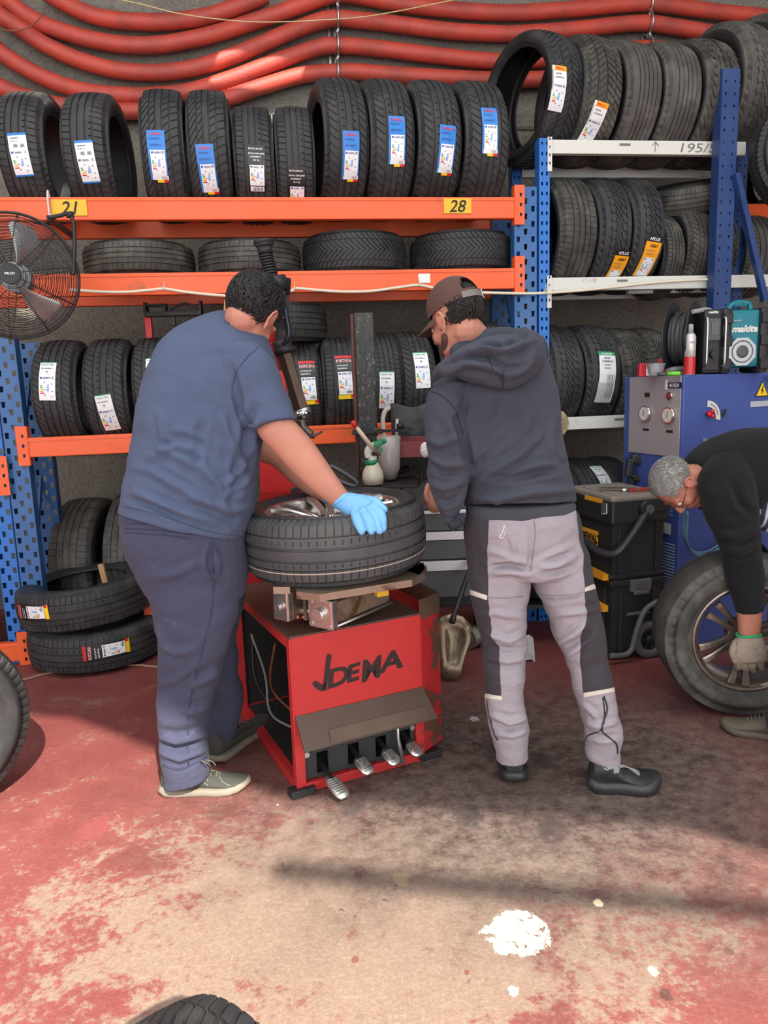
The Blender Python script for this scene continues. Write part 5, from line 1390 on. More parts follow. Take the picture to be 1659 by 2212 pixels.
def zr(x, py):
    lo, hi = 0.0, 2.0
    for _ in range(30):
        m_ = (lo+hi)/2
        if proj(Mp(x, -.004, m_))[1] > py: lo = m_
        else: hi = m_
    return lo
lx = Mp(-1, 0, 0)-Mp(0, 0, 0); ly = Mp(0, -1, 0)-Mp(0, 0, 0)       # outward normals of the two faces
y0_, y1_ = .012, md-.05; zp0 = zl(.1, 985); zp1 = zt_m-.012
pn = MB().box(Mp(-.003, (y0_+y1_)/2, (zp0+zp1)/2), (.006, y1_-y0_, zp1-zp0), MR, .002).build('gauge_panel', M_pn, bm_)
for (gx, gy) in ((1397, 893), (1448, 897)):
    y = yl(gx); z = zl(y, gy); c = left(y, z, .006)
    m = MB().cyl(c, c+lx*.018, .040, n=28); m.build('gauge_bezel', M_chrome, pn)
    m = MB().cyl(c+lx*.018, c+lx*.0185, .034, n=28); g_ = m.build('gauge_dial', plain('dial_white', srgb(205, 200, 190), .4), pn)
    MB().bar(c+lx*.020-UP*.012, c+lx*.020+UP*.018+ly*.004, .003, .001, up=lx).build('needle', M_blk, g_)
    z2 = zl(y, gy+35); c2 = left(y, z2, .007); MB().box(c2, (.002, .045, .012), MR).build('gauge_label', M_blk, pn)
y = yl(1399); z = zl(y, 853); MB().box(left(y, z, .007), (.004, .05, .032), MR).build('display', plain('amber_frame', srgb(150, 130, 110), .4), pn)
MB().box(left(y, z, .010), (.003, .034, .02), MR).build('display_glass', M_blk, pn)
y = yl(1448); z = zl(y, 855); c = left(y, z, .005); MB().cyl(c, c+lx*.012, .018, n=20).build('button_ring', M_chrome, pn); MB().cyl(c+lx*.012, c+lx*.02, .012, n=18).build('red_button', plain('button_red', srgb(150, 40, 40), .4), pn)
ya, yb = yl(1470), yl(1432); za, zb_ = zl(ya, 840), zl(ya, 824)
MB().box(left((ya+yb)/2-.02, (za+zb_)/2, .007), (.003, abs(yb-ya)*.75, (zb_-za)*.8), MR).build('name_plate', plain('plate_dark_blue', srgb(26, 34, 80), .4), pn)
m = MB(); m.text('MICHELIN', (zb_-za)*.5, lambda x, yy: left(yb-.045-x, za+(zb_-za)*.25+yy, .0092), 0, .04, sx=.62); 
m.build('lettering', M_wh, pn)
m = MB(); c = left(yb-.02, (za+zb_)/2+.006, .008)
for dz, r in ((.018, .008), (.006, .011), (-.008, .012), (-.022, .010)): m.ball(c+UP*dz, (.003, r, r*.7), 0, MR.to_4x4())
m.build('white_emblem', M_wh, pn)
# lower left face: lettering and vents
dl = V((0, 0, 0))
def ltext(s_, px, py, h, mat, sx=1.0, bold=.02, outline=False):
    y = yl(px); z = zl(y, py); m = MB(); m.text(s_, h, lambda x, yy: left(y-x, z+yy, .0035), 0, bold, .2, sx=sx); return m.build('lettering', mat, bm_)
ltext('ATE', 1424, 1108, .055, plain('outline_white', srgb(180, 186, 200), .5), .9, -.01)
y = yl(1416); y2 = yl(1455); z = zl(y2, 1155); z2 = zl(y2, 1132)
MB().box(left((y+y2)/2, (z+z2)/2, .002), (.004, abs(y-y2), z2-z), MR).build('white_sticker', M_wh, bm_)
ltext('D68', 1421, 1150, .036, M_blk, .9)
for k in range(15):
    z = zl(.1, 1172+k*6.5); MB().box(Mp(-.003, .12, z), (.004, .2, .0055), MR).build('vent_slot', plain('vent_grey', srgb(176, 182, 196), .5), bm_)
# right face: lever dial, knob, bracket, warning signs, hanging hoses
x = xr_(1545); z = zr(x, 893)
cd_ = Mp(xr_(1527), -.003, zr(x, 893))
m = MB(); R0, R1 = .055, .085; vs = []
for i in range(17):
    a = (i/16)*PI*.55; 
    for r in (R0, R1): vs.append(cd_+(Mp(1,0,0)-Mp(0,0,0))*(r*math.sin(a)+.0)+UP*(r*math.cos(a)-.02)+ly*.002)
m.add(vs, [(2*i, 2*i+1, 2*i+3, 2*i+2) for i in range(16)]); m.build('dial_scale', M_wh, bm_)
m = MB(); vs = []
for i in range(13):
    a = PI*.08+(i/12)*PI*.36
    for r in (.068, .071): vs.append(cd_+(Mp(1,0,0)-Mp(0,0,0))*(r*math.sin(a))+UP*(r*math.cos(a)-.02)+ly*.0032)
m.add(vs, [(2*i, 2*i+1, 2*i+3, 2*i+2) for i in range(12)]); m.build('dial_arrow', M_blk, bm_)
m = MB(); c = Mp(xr_(1529), -.02, zr(x, 893)); m.cyl(c-ly*.02, c+ly*.01, .012, n=12)
for k in range(3): a = 2*PI*k/3+.4; m.ball(c+ly*.01+UP*(.014*math.cos(a))+(Mp(1,0,0)-Mp(0,0,0))*(.014*math.sin(a)), (.011, .008, .011), 0, MR.to_4x4())
m.build('red_knob', plain('knob_red', srgb(196, 34, 44), .35), bm_)
MB().bar(Mp(xr_(1559), -.01, zr(x, 900)), Mp(xr_(1561), -.02, zr(x, 885)), .012, .014).build('black_knob', M_blk, bm_)
MB().box(Mp(xr_(1524), -.006, zr(x, 964)), (.022, .008, .085), MR, .002).build('hinge_plate', M_steel, bm_)
q_ = Mp(xr_(1524), -.012, zr(x, 958)); MB().cyl(q_, q_+ly*.004, .005, n=8).build('bolt', M_dark, bm_)
# warning triangle
tx = xr_(1644); tz = zr(tx, 845); rv = Mp(1,0,0)-Mp(0,0,0)
def tri(r, off): 
    return [Mp(tx, -off, tz)+rv*(r*math.sin(a))+UP*(r*math.cos(a)) for a in (0, 2*PI/3, 4*PI/3)]
MB().prism(tri(.052, .003), ly*.001).build('warning_sign', M_blk, bm_)['label'] = 'yellow high voltage warning triangle'
MB().prism(tri(.044, .0045), ly*.0006).build('warning_triangle', plain('warning_yellow', srgb(240, 200, 30), .4), bm_)
MB().prism([Mp(tx, -.0055, tz)+rv*a+UP*b for a, b in ((.004,.028),(-.010,.0),(-.001,.002),(-.006,-.018),(.010,.006),(.001,.006),(.009,.028))], ly*.0006).build('lightning_mark', M_blk, bm_)
MB().box(Mp(xr_(1642), -.003, zr(tx, 872)), (.13, .002, .028), MR).build('notice_strip', plain('strip_grey', srgb(176,178,186), .5), bm_)
m = MB(); hk = Mp(xr_(1652), -.01, zr(tx, 817)); m.cyl(hk+ly*.005, hk+ly*.02, .012, n=12); m.tube([hk+ly*.02, hk+ly*.03-UP*.01, hk+ly*.03-UP*.03], .006, 8); m.build('hook', M_steel, bm_)
m1 = plain('teal_hose', srgb(84, 120, 140), .45, var=.08)
for k, (dx, dd) in enumerate(((0, 0), (8, 6), (-7, 10))):
    w_ = [Mp(xr_(x+dx*(1 if y_ < 1130 else .2)), -.035-.012*k, zr(.1, y_+dd*.6)) for x, y_ in ((1470, 1095), (1468, 1120), (1472, 1150), (1490, 1180), (1515, 1192), (1545, 1186), (1575, 1165))]
    MB().tube(catmull(w_, 6), .0062, 8).build('air_hose', m1, bm_)

# ------------------------------------------------------------------ things on the machine
zT = zt_m-.01
rdY = PY(1580, 805, 3.72)
Rp_, RRr = frame(V((PY(1562, 800, 3.70).x, 3.70, zT)), math.radians(2))
xx0, xx1 = 0.0, PY(1655, 800, 3.70).x-PY(1562, 800, 3.70).x
hR = PY(1600, 664, 3.70).z-zT; dR = .19
M_tq = plain('teal_plastic', srgb(0, 112, 126), .4, var=.05)
rad = thing('jobsite_radio', Rp_(xx1/2, dR/2, 0), 'teal and black jobsite radio with round speaker on top of the blue cabinet', 'radio', RRr)
MB().box(Rp_(xx1/2, dR/2, hR*.53), (xx1-.01, dR-.03, hR*.88), RRr, .02).build('body', M_tq, rad)
m = MB()
for x_ in (.012, xx1-.012): m.box(Rp_(x_, dR/2, hR*.5), (.05, dR+.01, hR), RRr, .018)
for x_ in (.012, xx1-.012):
    for z_ in (.14, .5, .84): m.box(Rp_(x_, -.006, hR*z_), (.045, .02, hR*.17), RRr, .007)
m.build('bumper', M_blk, rad)
m = MB().tube(catmull([Rp_(.06, dR/2, hR*.94), Rp_(.07, dR/2, hR*1.05), Rp_(xx1*.5, dR/2, hR*1.10), Rp_(xx1-.05, dR/2, hR*1.08), Rp_(xx1-.04, dR/2, hR*.98)], 6), .013, 10)
for k in range(7): m.box(Rp_(.09+k*(xx1-.16)/6, dR/2-.012, hR*1.07), (.006, .006, .02), RRr)
m.build('carry_handle', M_tq, rad)
cx_, cz_ = xx1*.42, hR*.33
sp = MB().prism([Rp_(cx_+.072*math.cos(a+.39)*1.0, .006, cz_+.072*math.sin(a+.39)) for a in [2*PI*k/8 for k in range(8)]], ly*0.0+(Rp_(0, -1, 0)-Rp_(0, 0, 0))*.012)
spk = sp.build('speaker_frame', plain('silver_plastic', srgb(168, 174, 176), .35, .3), rad)
rn = (Rp_(0, -1, 0)-Rp_(0, 0, 0)); c = Rp_(cx_, -.006, cz_)
Ms = Matrix.Translation(c) @ Matrix((rn, rn.cross(UP).normalized(), UP)).transposed().to_4x4()
MB().lathe([(.001, .0), (.004, .018), (.001, .030), (-.004, .034), (.0, .048), (.001, .054)], 36, Ms).build('speaker_cone', M_blkg, spk)
m = MB(); m.text('makita', .030, lambda x, y: Rp_(xx1*.19+x, .012, hR*.635+y), 0, .05, .25, sx=1.15); m.build('lettering', M_wh, rad)
m = MB(); m.text('Bluetooth', .008, lambda x, y: Rp_(xx1*.2+x, .012, hR*.80+y), 0, .0, 0); m.build('lettering', M_wh, rad)
# control side of the radio turned to the left
m = MB().box(Rp_(-.055, dR*.45, hR*.5), (.10, dR*.9, hR*.98), Matrix.Rotation(math.radians(2), 3, 'Z'), .02).build('control_head', M_blk, rad)
MB().box(Rp_(-.055, -.006, hR*.68), (.06, .01, hR*.34), RRr, .006).build('display_bezel', M_blkg, m)
MB().box(Rp_(-.055, -.012, hR*.70), (.036, .004, hR*.2), RRr).build('display_screen', plain('screen_dark', srgb(60, 62, 66), .2), m)
MB().cyl(Rp_(-.055, .0, hR*.30), Rp_(-.055, -.022, hR*.30), .018, n=20).build('tuning_knob', M_blk, m)
mt_ = MB(); mt_.text('makita', .013, lambda x, y: Rp_(-.085+x, -.003, hR*.925+y), 0, .04, .2); mt_.build('lettering', M_wh, m)
for x_ in (-.100, -.010):
    MB().tube(catmull([Rp_(x_, -.002, hR*.12), Rp_(x_, -.028, hR*.16), Rp_(x_, -.03, hR*.5), Rp_(x_, -.028, hR*.82), Rp_(x_, -.002, hR*.86)], 5), .006, 8).build('guard_rail', M_steel, m)
MB().tube(catmull([Rp_(-.02, .08, hR*.96), Rp_(-.07, .05, hR*1.0), Rp_(-.13, .0, hR*.97), Rp_(-.17, -.02, hR*.955)], 5), .011, 10).build('aerial', plain('light_grey_plastic', srgb(150,150,150), .5), rad)
# cable reel
cr = PY(1478, 732, 3.82); rl = thing('cable_reel', V((cr.x, cr.y, zT)), 'black cable reel standing on the blue cabinet left of the radio', 'cable reel')
Rr_ = cr.z-zT; Mr = Matrix.Translation(V((cr.x, cr.y, zT+Rr_))) @ Matrix.Rotation(math.radians(-38), 4, 'Z')
for s_ in (-1, 1):
    MB().lathe([(s_*.05, .02), (s_*.05, Rr_*.9), (s_*.052, Rr_), (s_*.058, Rr_), (s_*.058, Rr_*.88), (s_*.056, .02)], 40, Mr, closed=True).build('flange', M_blk, rl)
m = MB(); m.tube([Mr @ V((-.04+.08*((k/40) % 1 if int(k/40) % 2 == 0 else 1-(k/40) % 1), Rr_*.72*math.cos(2*PI*k/20), Rr_*.72*math.sin(2*PI*k/20))) for k in range(261)], .008, 6)
m.lathe([(-.045, Rr_*.68), (.045, Rr_*.68)], 30, Mr); m.build('wound_cable', plain('cable_grey', srgb(62, 64, 66), .5), rl)
# spray can
def can(px, py0, py1, Y, r, lab):
    b_ = PY(px, py1, Y); t_ = PY(px, py0, Y); h = t_.z-zT; e = thing('spray_can', V((b_.x, Y, zT)), lab, 'can')
    Mx = Matrix.Translation(V((b_.x, Y, zT))) @ Matrix.Rotation(-PI/2, 4, 'Y')
    MB().lathe([(0, 0), (0, r), (h*.74, r), (h*.80, r*.8), (h*.82, r*.55), (h*.82, 0)], 26, Mx, mis=[0, 0, 0, 0, 0]).build('body', plain('can_silver', srgb(196, 192, 190), .3, .3), e)
    MB().lathe([(h*.82, 0), (h*.82, r*.5), (h*.98, r*.45), (h, r*.3), (h, 0)], 20, Mx).build('cap', plain('cap_grey', srgb(150, 150, 150), .4), e)
    MB().lathe([(h*.02, r+.0008), (h*.36, r+.0008)], 26, Mx).build('red_band', plain('can_red', srgb(190, 40, 44), .35), e)
    m = MB(); m.text('CT1', .010, lambda x, y: V((b_.x-.013+x, Y-r-.002, zT+h*.62+y)), 0, .02); m.build('lettering', M_blkg, e)
can(1489, 700, 803, 3.66, .026, 'white and red spray can standing in front of the cable reel')
# packets, cup and bits
for k, (x, y, w_, h_, rz, lab) in enumerate(((1393, 790, .07, .065, .1, 'red and white packet at the left corner of the blue cabinet top'), (1432, 780, .05, .09, -.3, 'red packet propped behind the clear cup'))):
    c = PY(x, 806, 3.78+.06*k); c.z = zT
    m = MB().box(c+UP*(h_/2), (w_, .03, h_), Matrix.Rotation(rz, 3, 'Z'), .004); p_ = thing('packet', c, lab, 'packet'); m.build('wrapper', plain('packet_red', srgb(190, 34, 50), .4), p_)
    MB().box(c+UP*(h_/2)+V((w_*.22, -.017, 0)), (w_*.45, .003, h_*.9), Matrix.Rotation(rz, 3, 'Z'), .001).build('white_label', M_paper, p_)
t = NT('clear_plastic', .1, 0, .5); t.color((.9, .92, .93)); t.b.inputs['Transmission Weight'].default_value = .85; t.b.inputs['IOR'].default_value = 1.2
c = PY(1413, 805, 3.74); Mx = Matrix.Translation(V((c.x, 3.72, zT))) @ Matrix.Rotation(-PI/2, 4, 'Y')
tag(MB().lathe([(0, 0), (0, .03), (.062, .045), (.062, .043), (.003, .028), (.003, 0)], 28, Mx).build('plastic_cup', t.m), 'clear plastic cup on the blue cabinet beside the red packets', 'cup')
a_, b_ = PY(1420, 802, 3.66), PY(1470, 803, 3.62); a_.z = b_.z = zT+.009
mk = thing('marker', a_, 'green and grey marker pen lying on the cabinet edge', 'marker'); MB().cyl(a_, a_+(b_-a_)*.45, .009, n=12).build('barrel', M_blkg, mk); MB().cyl(a_+(b_-a_)*.45, b_, .010, n=12).build('cap', plain('lime', srgb(110, 200, 50), .4), mk)
c = PY(1462, 800, 3.76); c.z = zT+.02
tag(MB().tube(catmull([c+V((-.05, .0, .0)), c+V((-.02, -.02, .01)), c+V((.03, -.01, .012)), c+V((.06, .02, .03))], 5), .014, 8).build('hose_nozzle', plain('grey_nozzle', srgb(120, 118, 116), .5)), 'grey hose nozzle lying behind the green marker', 'nozzle')
# beige cap hanging on the white beam, white rag, plastic scrap
c = PR(1213, 908, -.05)
m = MB(); vs = []; fs = []
hat = catmull([PR(1203, 893, -.03), PR(1212, 888, -.06), PR(1222, 895, -.08), PR(1229, 912, -.06), PR(1226, 928, -.04)], 4)
for i, p_ in enumerate(hat):
    for j in range(6): vs.append(p_+V((-.055*j/5*(1-.3*i/len(hat)), .05*j/5, -.012*math.sin(j/5*PI)-.008*j)))
fs = [(i*6+j, i*6+j+1, (i+1)*6+j+1, (i+1)*6+j) for i in range(len(hat)-1) for j in range(5)]
n_ = len(vs); vs += [v+V((0, .006, -.003)) for v in vs]; fs += [tuple(i+n_ for i in f) for f in fs]
m.add(vs, fs, 0, True); tag(m.build('glove', plain('beige_cloth', srgb(186, 172, 136), .9, bump=.01, bscale=40)), 'beige work glove hanging on the lower white beam beside the hoodie', 'glove')
c = PY(918, 960, 3.2); c.z = z2_+.02
tag(MB().ball(c+V((.0, .0, .02)), (.022, .018, .034)).build('rag', plain('white_rag', srgb(222, 218, 208), .9, bump=.01, bscale=30)), 'crumpled white rag on the red weight tray', 'rag')
c = PF(1135, 1440); t = NT('cloudy_film', .25, 0, .5); t.color(srgb(190, 184, 180)); t.b.inputs['Transmission Weight'].default_value = .5
m = MB(); vs = []; 
for i in range(7):
    for j in range(7): vs.append(c+V((-.07+.022*i, .06+.01*j, .018*j+.012*math.sin(i*1.7+j)+.004)))
fs = [(i*7+j, i*7+j+1, (i+1)*7+j+1, (i+1)*7+j) for i in range(6) for j in range(6)]
n_ = len(vs); vs += [v+V((0, .002, 0)) for v in vs]; fs += [tuple(i+n_ for i in f) for f in fs]
tag(m.add(vs, fs, 0, True).build('plastic_scrap', t.m), 'crumpled clear plastic film on floor behind the left trouser leg', 'plastic film')
# wires on the floor
w_ = catmull([PF(x, y, .006) for x, y in ((20,1473),(60,1466),(100,1455),(160,1447),(240,1438),(300,1437),(350,1441),(420,1436),(500,1420),(540,1392))], 6)
tag(MB().tube(w_, .006, 6).build('cable', plain('tan_cable', srgb(150, 118, 92), .6)), 'thin tan cable lying on floor in front of the two stacked tyres', 'cable')
w_ = catmull([PF(x, y, .009) for x, y in ((505,1470),(520,1452),(540,1440),(528,1418),(512,1408),(520,1375))], 6)
tag(MB().tube(w_, .008, 6).build('air_hose', plain('grey_blue_hose', srgb(96, 100, 110), .5)), 'grey hose curling on floor behind the red machine', 'hose')
# ------------------------------------------------------------------ organic bodies
from mathutils import noise as mnoise
from mathutils.bvhtree import BVHTree
def loft(slices, shrink=1.0, sub=4, NS=28, e=2.3, ext0=0.0, ext1=0.0):
    """slices (xl,yl,xr,yr,Y,b): silhouette pixels left/right, depth Y, half thickness b"""
    C = []; Rv = []; B = []
    for s in slices:
        xl, yl, xr, yr, Y, b = s[:6]
        Ya, Yb = Y if hasattr(Y, '__len__') else (Y, Y)
        a = PY(xl, yl, Ya); c = PY(xr, yr, Yb)
        C.append((a+c)/2); Rv.append((c-a)/2); B.append(b)
    if ext0: C.insert(0, C[0]+(C[0]-C[1]).normalized()*ext0); Rv.insert(0, Rv[0]*.5); B.insert(0, B[0]*.5)
    if ext1: C.append(C[-1]+(C[-1]-C[-2]).normalized()*ext1); Rv.append(Rv[-1]*.5); B.append(B[-1]*.5)
    C = catmull(C, sub); Rv = catmull(Rv, sub)
    Bv = [v.x for v in catmull([V((b, 0, 0)) for b in B], sub)]
    vs = []; n = len(C)
    for i in range(n):
        t = (C[min(i+1, n-1)]-C[max(i-1, 0)]).normalized()
        r = Rv[i]; d = t.cross(r)
        if d.length < 1e-5: d = V((0, 1, 0))
        d = d.normalized()*Bv[i]
        for k in range(NS):
            a = 2*PI*k/NS; c, s_ = math.cos(a), math.sin(a)
            vs.append(C[i]+r*shrink*(math.copysign(abs(c)**(2/e), c))+d*shrink*(math.copysign(abs(s_)**(2/e), s_)))
    fs = [(i*NS+k, i*NS+(k+1) % NS, (i+1)*NS+(k+1) % NS, (i+1)*NS+k) for i in range(n-1) for k in range(NS)]
    fs += [tuple(reversed(range(NS))), tuple((n-1)*NS+k for k in range(NS))]
    return vs, fs
def limb(pts, r, n=14):                      # tapered round limb with rounded ends through world points
    m = MB(); P_ = catmull(pts, 5); k = len(P_)
    rr = [v.x for v in catmull([V((q, 0, 0)) for q in r], 5)]
    m.tube(P_, rr, n); m.ball(P_[0], rr[0]*.98, n=6); m.ball(P_[-1], rr[-1]*.98, n=6)
    return m
def organic(name, pieces, voxel, smooth, mats, parent=None, origin=None, disp=None, attrs=None, folds=None, wr=0.0, wrs=9.0, subd=0):
    mb = MB()
    for p in pieces:
        if isinstance(p, MB): o = len(mb.v); mb.v += p.v; mb.f += [tuple(i+o for i in f) for f in p.f]
        else: o = len(mb.v); mb.v += p[0]; mb.f += [tuple(i+o for i in f) for f in p[1]]
    me = bpy.data.meshes.new('tmp'); me.from_pydata([tuple(v) for v in mb.v], [], mb.f)
    # each closed shell outward
    bm = bmesh.new(); bm.from_mesh(me); bmesh.ops.recalc_face_normals(bm, faces=bm.faces[:]); bm.to_mesh(me); bm.free()
    ob = bpy.data.objects.new('tmp', me); COL.objects.link(ob)
    md = ob.modifiers.new('r', 'REMESH'); md.mode = 'VOXEL'; md.voxel_size = voxel; md.adaptivity = 0
    if smooth: ms = ob.modifiers.new('s', 'SMOOTH'); ms.factor = .5; ms.iterations = smooth
    dg = bpy.context.evaluated_depsgraph_get()
    m2 = bpy.data.meshes.new_from_object(ob.evaluated_get(dg))
    bpy.data.objects.remove(ob); bpy.data.meshes.remove(me)
    m2.name = name; N = len(m2.vertices)
    co = np.empty(N*3); m2.vertices.foreach_get('co', co); co = co.reshape(-1, 3)
    no = np.empty(N*3); m2.vertices.foreach_get('normal', no); no = no.reshape(-1, 3)
    MI = np.array(CMI); cp = np.array(CAMP)
    def px(co):
        q = (co-cp) @ MI.T
        return np.stack([CX+FP*q[:, 0]/-q[:, 2], CY-FP*q[:, 1]/-q[:, 2]], -1)
    pp = px(co); view = cp-co; view /= np.linalg.norm(view, axis=1)[:, None]
    fac = np.clip(((no*view).sum(1)-.05)/.35, 0, 1)
    d = np.zeros(N)
    for (pts, amp, wd) in (folds or []):
        best = np.full(N, 1e9); bt = np.zeros(N); L = [0]
        for a, b in zip(pts[:-1], pts[1:]): L.append(L[-1]+math.dist(a, b))
        for i, (a, b) in enumerate(zip(pts[:-1], pts[1:])):
            a = np.array(a, float); b = np.array(b, float); ab = b-a
            t = np.clip(((pp-a) @ ab)/(ab @ ab), 0, 1); dd = np.linalg.norm(pp-(a+t[:, None]*ab), axis=1)
            m_ = dd < best; best[m_] = dd[m_]; bt[m_] = (L[i]+t[m_]*(L[i+1]-L[i]))/L[-1]
        tp = np.clip(np.sin(np.clip(bt, 0.02, .98)*PI), 0, 1)**.5
        d += fac*tp*amp*(np.exp(-(best/wd)**2)-.45*np.exp(-((best-wd*1.7)/(wd*.9))**2))
    if wr:
        d += wr*np.array([mnoise.noise(V((c[0]*wrs, c[1]*wrs, c[2]*wrs*1.6))) + .5*mnoise.noise(V((c[0]*wrs*2.3+5, c[1]*wrs*2.3, c[2]*wrs*3.2))) for c in co])
    if disp: d += disp(co, pp)
    co2 = co+no*d[:, None]
    origin = V(origin) if origin is not None else V((0, 0, 0))
    o2 = bpy.data.objects.new(name, m2); COL.objects.link(o2)
    if parent is not None:
        o2.parent = parent; L_ = MW[parent.name].translation; MW[o2.name] = MW[parent.name]
    else: L_ = origin; o2.location = origin; MW[o2.name] = Matrix.Translation(origin)
    m2.vertices.foreach_set('co', (co2-np.array(L_)).ravel())
    for k, fn in (attrs or {}).items():
        at = m2.attributes.new(k, 'FLOAT', 'POINT'); at.data.foreach_set('value', np.asarray(fn(pp, co), dtype=np.float32))
    m2.materials.clear()
    for m_ in (mats if hasattr(mats, '__len__') else [mats]): m2.materials.append(m_)
    m2.polygons.foreach_set('use_smooth', [True]*len(m2.polygons)); m2.update()
    o2['_w'] = 0; del o2['_w']
    BV[o2.name] = BVHTree.FromPolygons([tuple(c) for c in co2], [tuple(p.vertices) for p in m2.polygons])
    return o2
BV = {}
def polysd(poly):
    """signed distance in pixels to a polygon, positive inside"""
    P_ = np.array(poly, float)
    def f(pp, co):
        x, y = pp[:, 0], pp[:, 1]; ins = np.zeros(len(x), bool); best = np.full(len(x), 1e9)
        for i in range(len(P_)):
            a, b = P_[i], P_[(i+1) % len(P_)]
            c = ((a[1] > y) != (b[1] > y)) & (x < (b[0]-a[0])*(y-a[1])/((b[1]-a[1]) or 1e-9)+a[0]); ins ^= c
            ab = b-a; t = np.clip(((pp-a) @ ab)/(ab @ ab), 0, 1); best = np.minimum(best, np.linalg.norm(pp-(a+t[:, None]*ab), axis=1))
        return np.where(ins, best, -best)
    return f
def surf(o, x, y, off=.002):
    d = ray(x, y).normalized(); h = BV[o.name].ray_cast(CAMP, d)
    return None if h[0] is None else h[0]-d*off
def seam(o, pts, r, mat, name, parent=None, off=.001, n=6, sub=6, flat=1.0, lab=None):
    P2 = [V((p[0], p[1], 0)) for p in pts]; P2 = catmull(P2, sub)
    W = [surf(o, p.x, p.y, off) for p in P2]; W = [w_ for w_ in W if w_ is not None]
    if len(W) < 3: return None
    W = [(W[max(i-1, 0)]+W[i]*2+W[min(i+1, len(W)-1)])/4 for i in range(len(W))]
    ob = MB().tube(W, r, n, flat=flat).build(name, mat, parent or o)
    if lab: ob['label'] = lab
    return ob
def cloth(name, c, c2=None, rough=.9, bump=.02, bs=9, dirt=None, fine=900):
    t = NT(name, rough, 0, .2); co = t.pos()
    n = t.noise(co, 5, 5, .6); col = t.mix(n, c, c2 or tuple(v*.82 for v in c))
    if dirt: col = t.mix(t.ramp(t.noise(co, 11, 6, .7), .58, .74), col, dirt)
    t.color(col); t.b.inputs['Sheen Weight'].default_value = .05; t.b.inputs['Sheen Roughness'].default_value = .6
    w_ = t.noise(t.mapping(co, (1, 1, 1.8), (0, 0, 0), (.3, .2, .4)), bs, 4, .55, .8)
    f_ = t.noise(co, fine, 2, .5)
    t.bump(t.math('ADD', w_, t.math('MULTIPLY', f_, .03)), bump, .7)
    return t
def skin(name, c, c2, red):
    t = NT(name, .5, 0, .4); co = t.pos(); n = t.noise(co, 14, 5, .6)
    t.color(t.mix(n, c, c2)); t.bump(t.noise(co, 260, 3, .6), .001)
    t.b.inputs['Subsurface Weight'].default_value = .15; t.b.inputs['Subsurface Radius'].default_value = (.02, .008, .005); t.b.inputs['Subsurface Scale'].default_value = .5
    return t.m
M_skin = skin('skin', srgb(196, 140, 118), srgb(178, 118, 100), 0)
M_skin2 = skin('tan_skin', srgb(186, 126, 104), srgb(164, 102, 84), 0)
M_eye = plain('eye_white', srgb(225, 222, 215), .2)
M_iris = plain('iris', srgb(60, 40, 28), .2)

def head_frame(c, fwd, up):
    f = V(fwd).normalized(); u = V(up); u = (u-f*u.dot(f)).normalized(); r = f.cross(u)
    M3 = Matrix((r, f, u)).transposed()
    return V(c), M3
def head_parts(c, M3, s=1.0):
    H = lambda x, y, z: c+M3 @ (V((x, y, z))*s)
    M4 = M3.to_4x4()
    b = lambda x, y, z, r: MB().ball(H(x, y, z), tuple(q*s for q in r), 0, M4)
    ps = [b(0,-.015,.04,(.075,.095,.083)), b(0,.025,-.01,(.066,.070,.082)), b(0,.045,-.072,(.047,.045,.034)), b(0,.075,-.095,(.024,.02,.018)),
          b(.034,.058,-.022,(.03,.03,.03)), b(-.034,.058,-.022,(.03,.03,.03)), b(.03,.078,.028,(.028,.014,.009)), b(-.03,.078,.028,(.028,.014,.009)),
          b(0,.09,-.052,(.024,.011,.006)), b(0,.088,-.064,(.021,.011,.007)), b(.012,.097,-.026,(.011,.012,.009)), b(-.012,.097,-.026,(.011,.012,.009))]
    ps.append(limb([H(0,.085,.022), H(0,.100,.0), H(0,.112,-.020)], [.008*s, .010*s, .013*s], 10))
    for q in (-1, 1):                        # ears: rim, lobe and bowl
        rim = [H(q*.078, .012, -.02), H(q*.083, .010, .012), H(q*.090, -.004, .030), H(q*.095, -.022, .026), H(q*.093, -.028, .004), H(q*.086, -.016, -.018), H(q*.080, -.002, -.034)]
        ps.append(limb(rim, [.005*s]*3+[.0055*s]*2+[.006*s, .007*s], 8)); ps.append(b(q*.082, -.006, -.002, (.0065, .017, .026)))
    return ps, H
def face_bits(H, M3, s, parent, mouth=True):
    for q in (-1, 1):
        MB().ball(H(q*.030, .079, .010), .0115*s).build('eye', M_eye, parent)
        MB().ball(H(q*.030, .0875, .008), .0055*s).build('iris', M_iris, parent)
def hair_mat(name, c, c2, rough=.55):
    t = NT(name, rough, 0, .5); co = t.pos(); n = t.noise(t.mapping(co, (1, 1, .35)), 70, 5, .7, .5)
    t.color(t.mix(n, c, c2)); t.bump(n, .004); return t.m
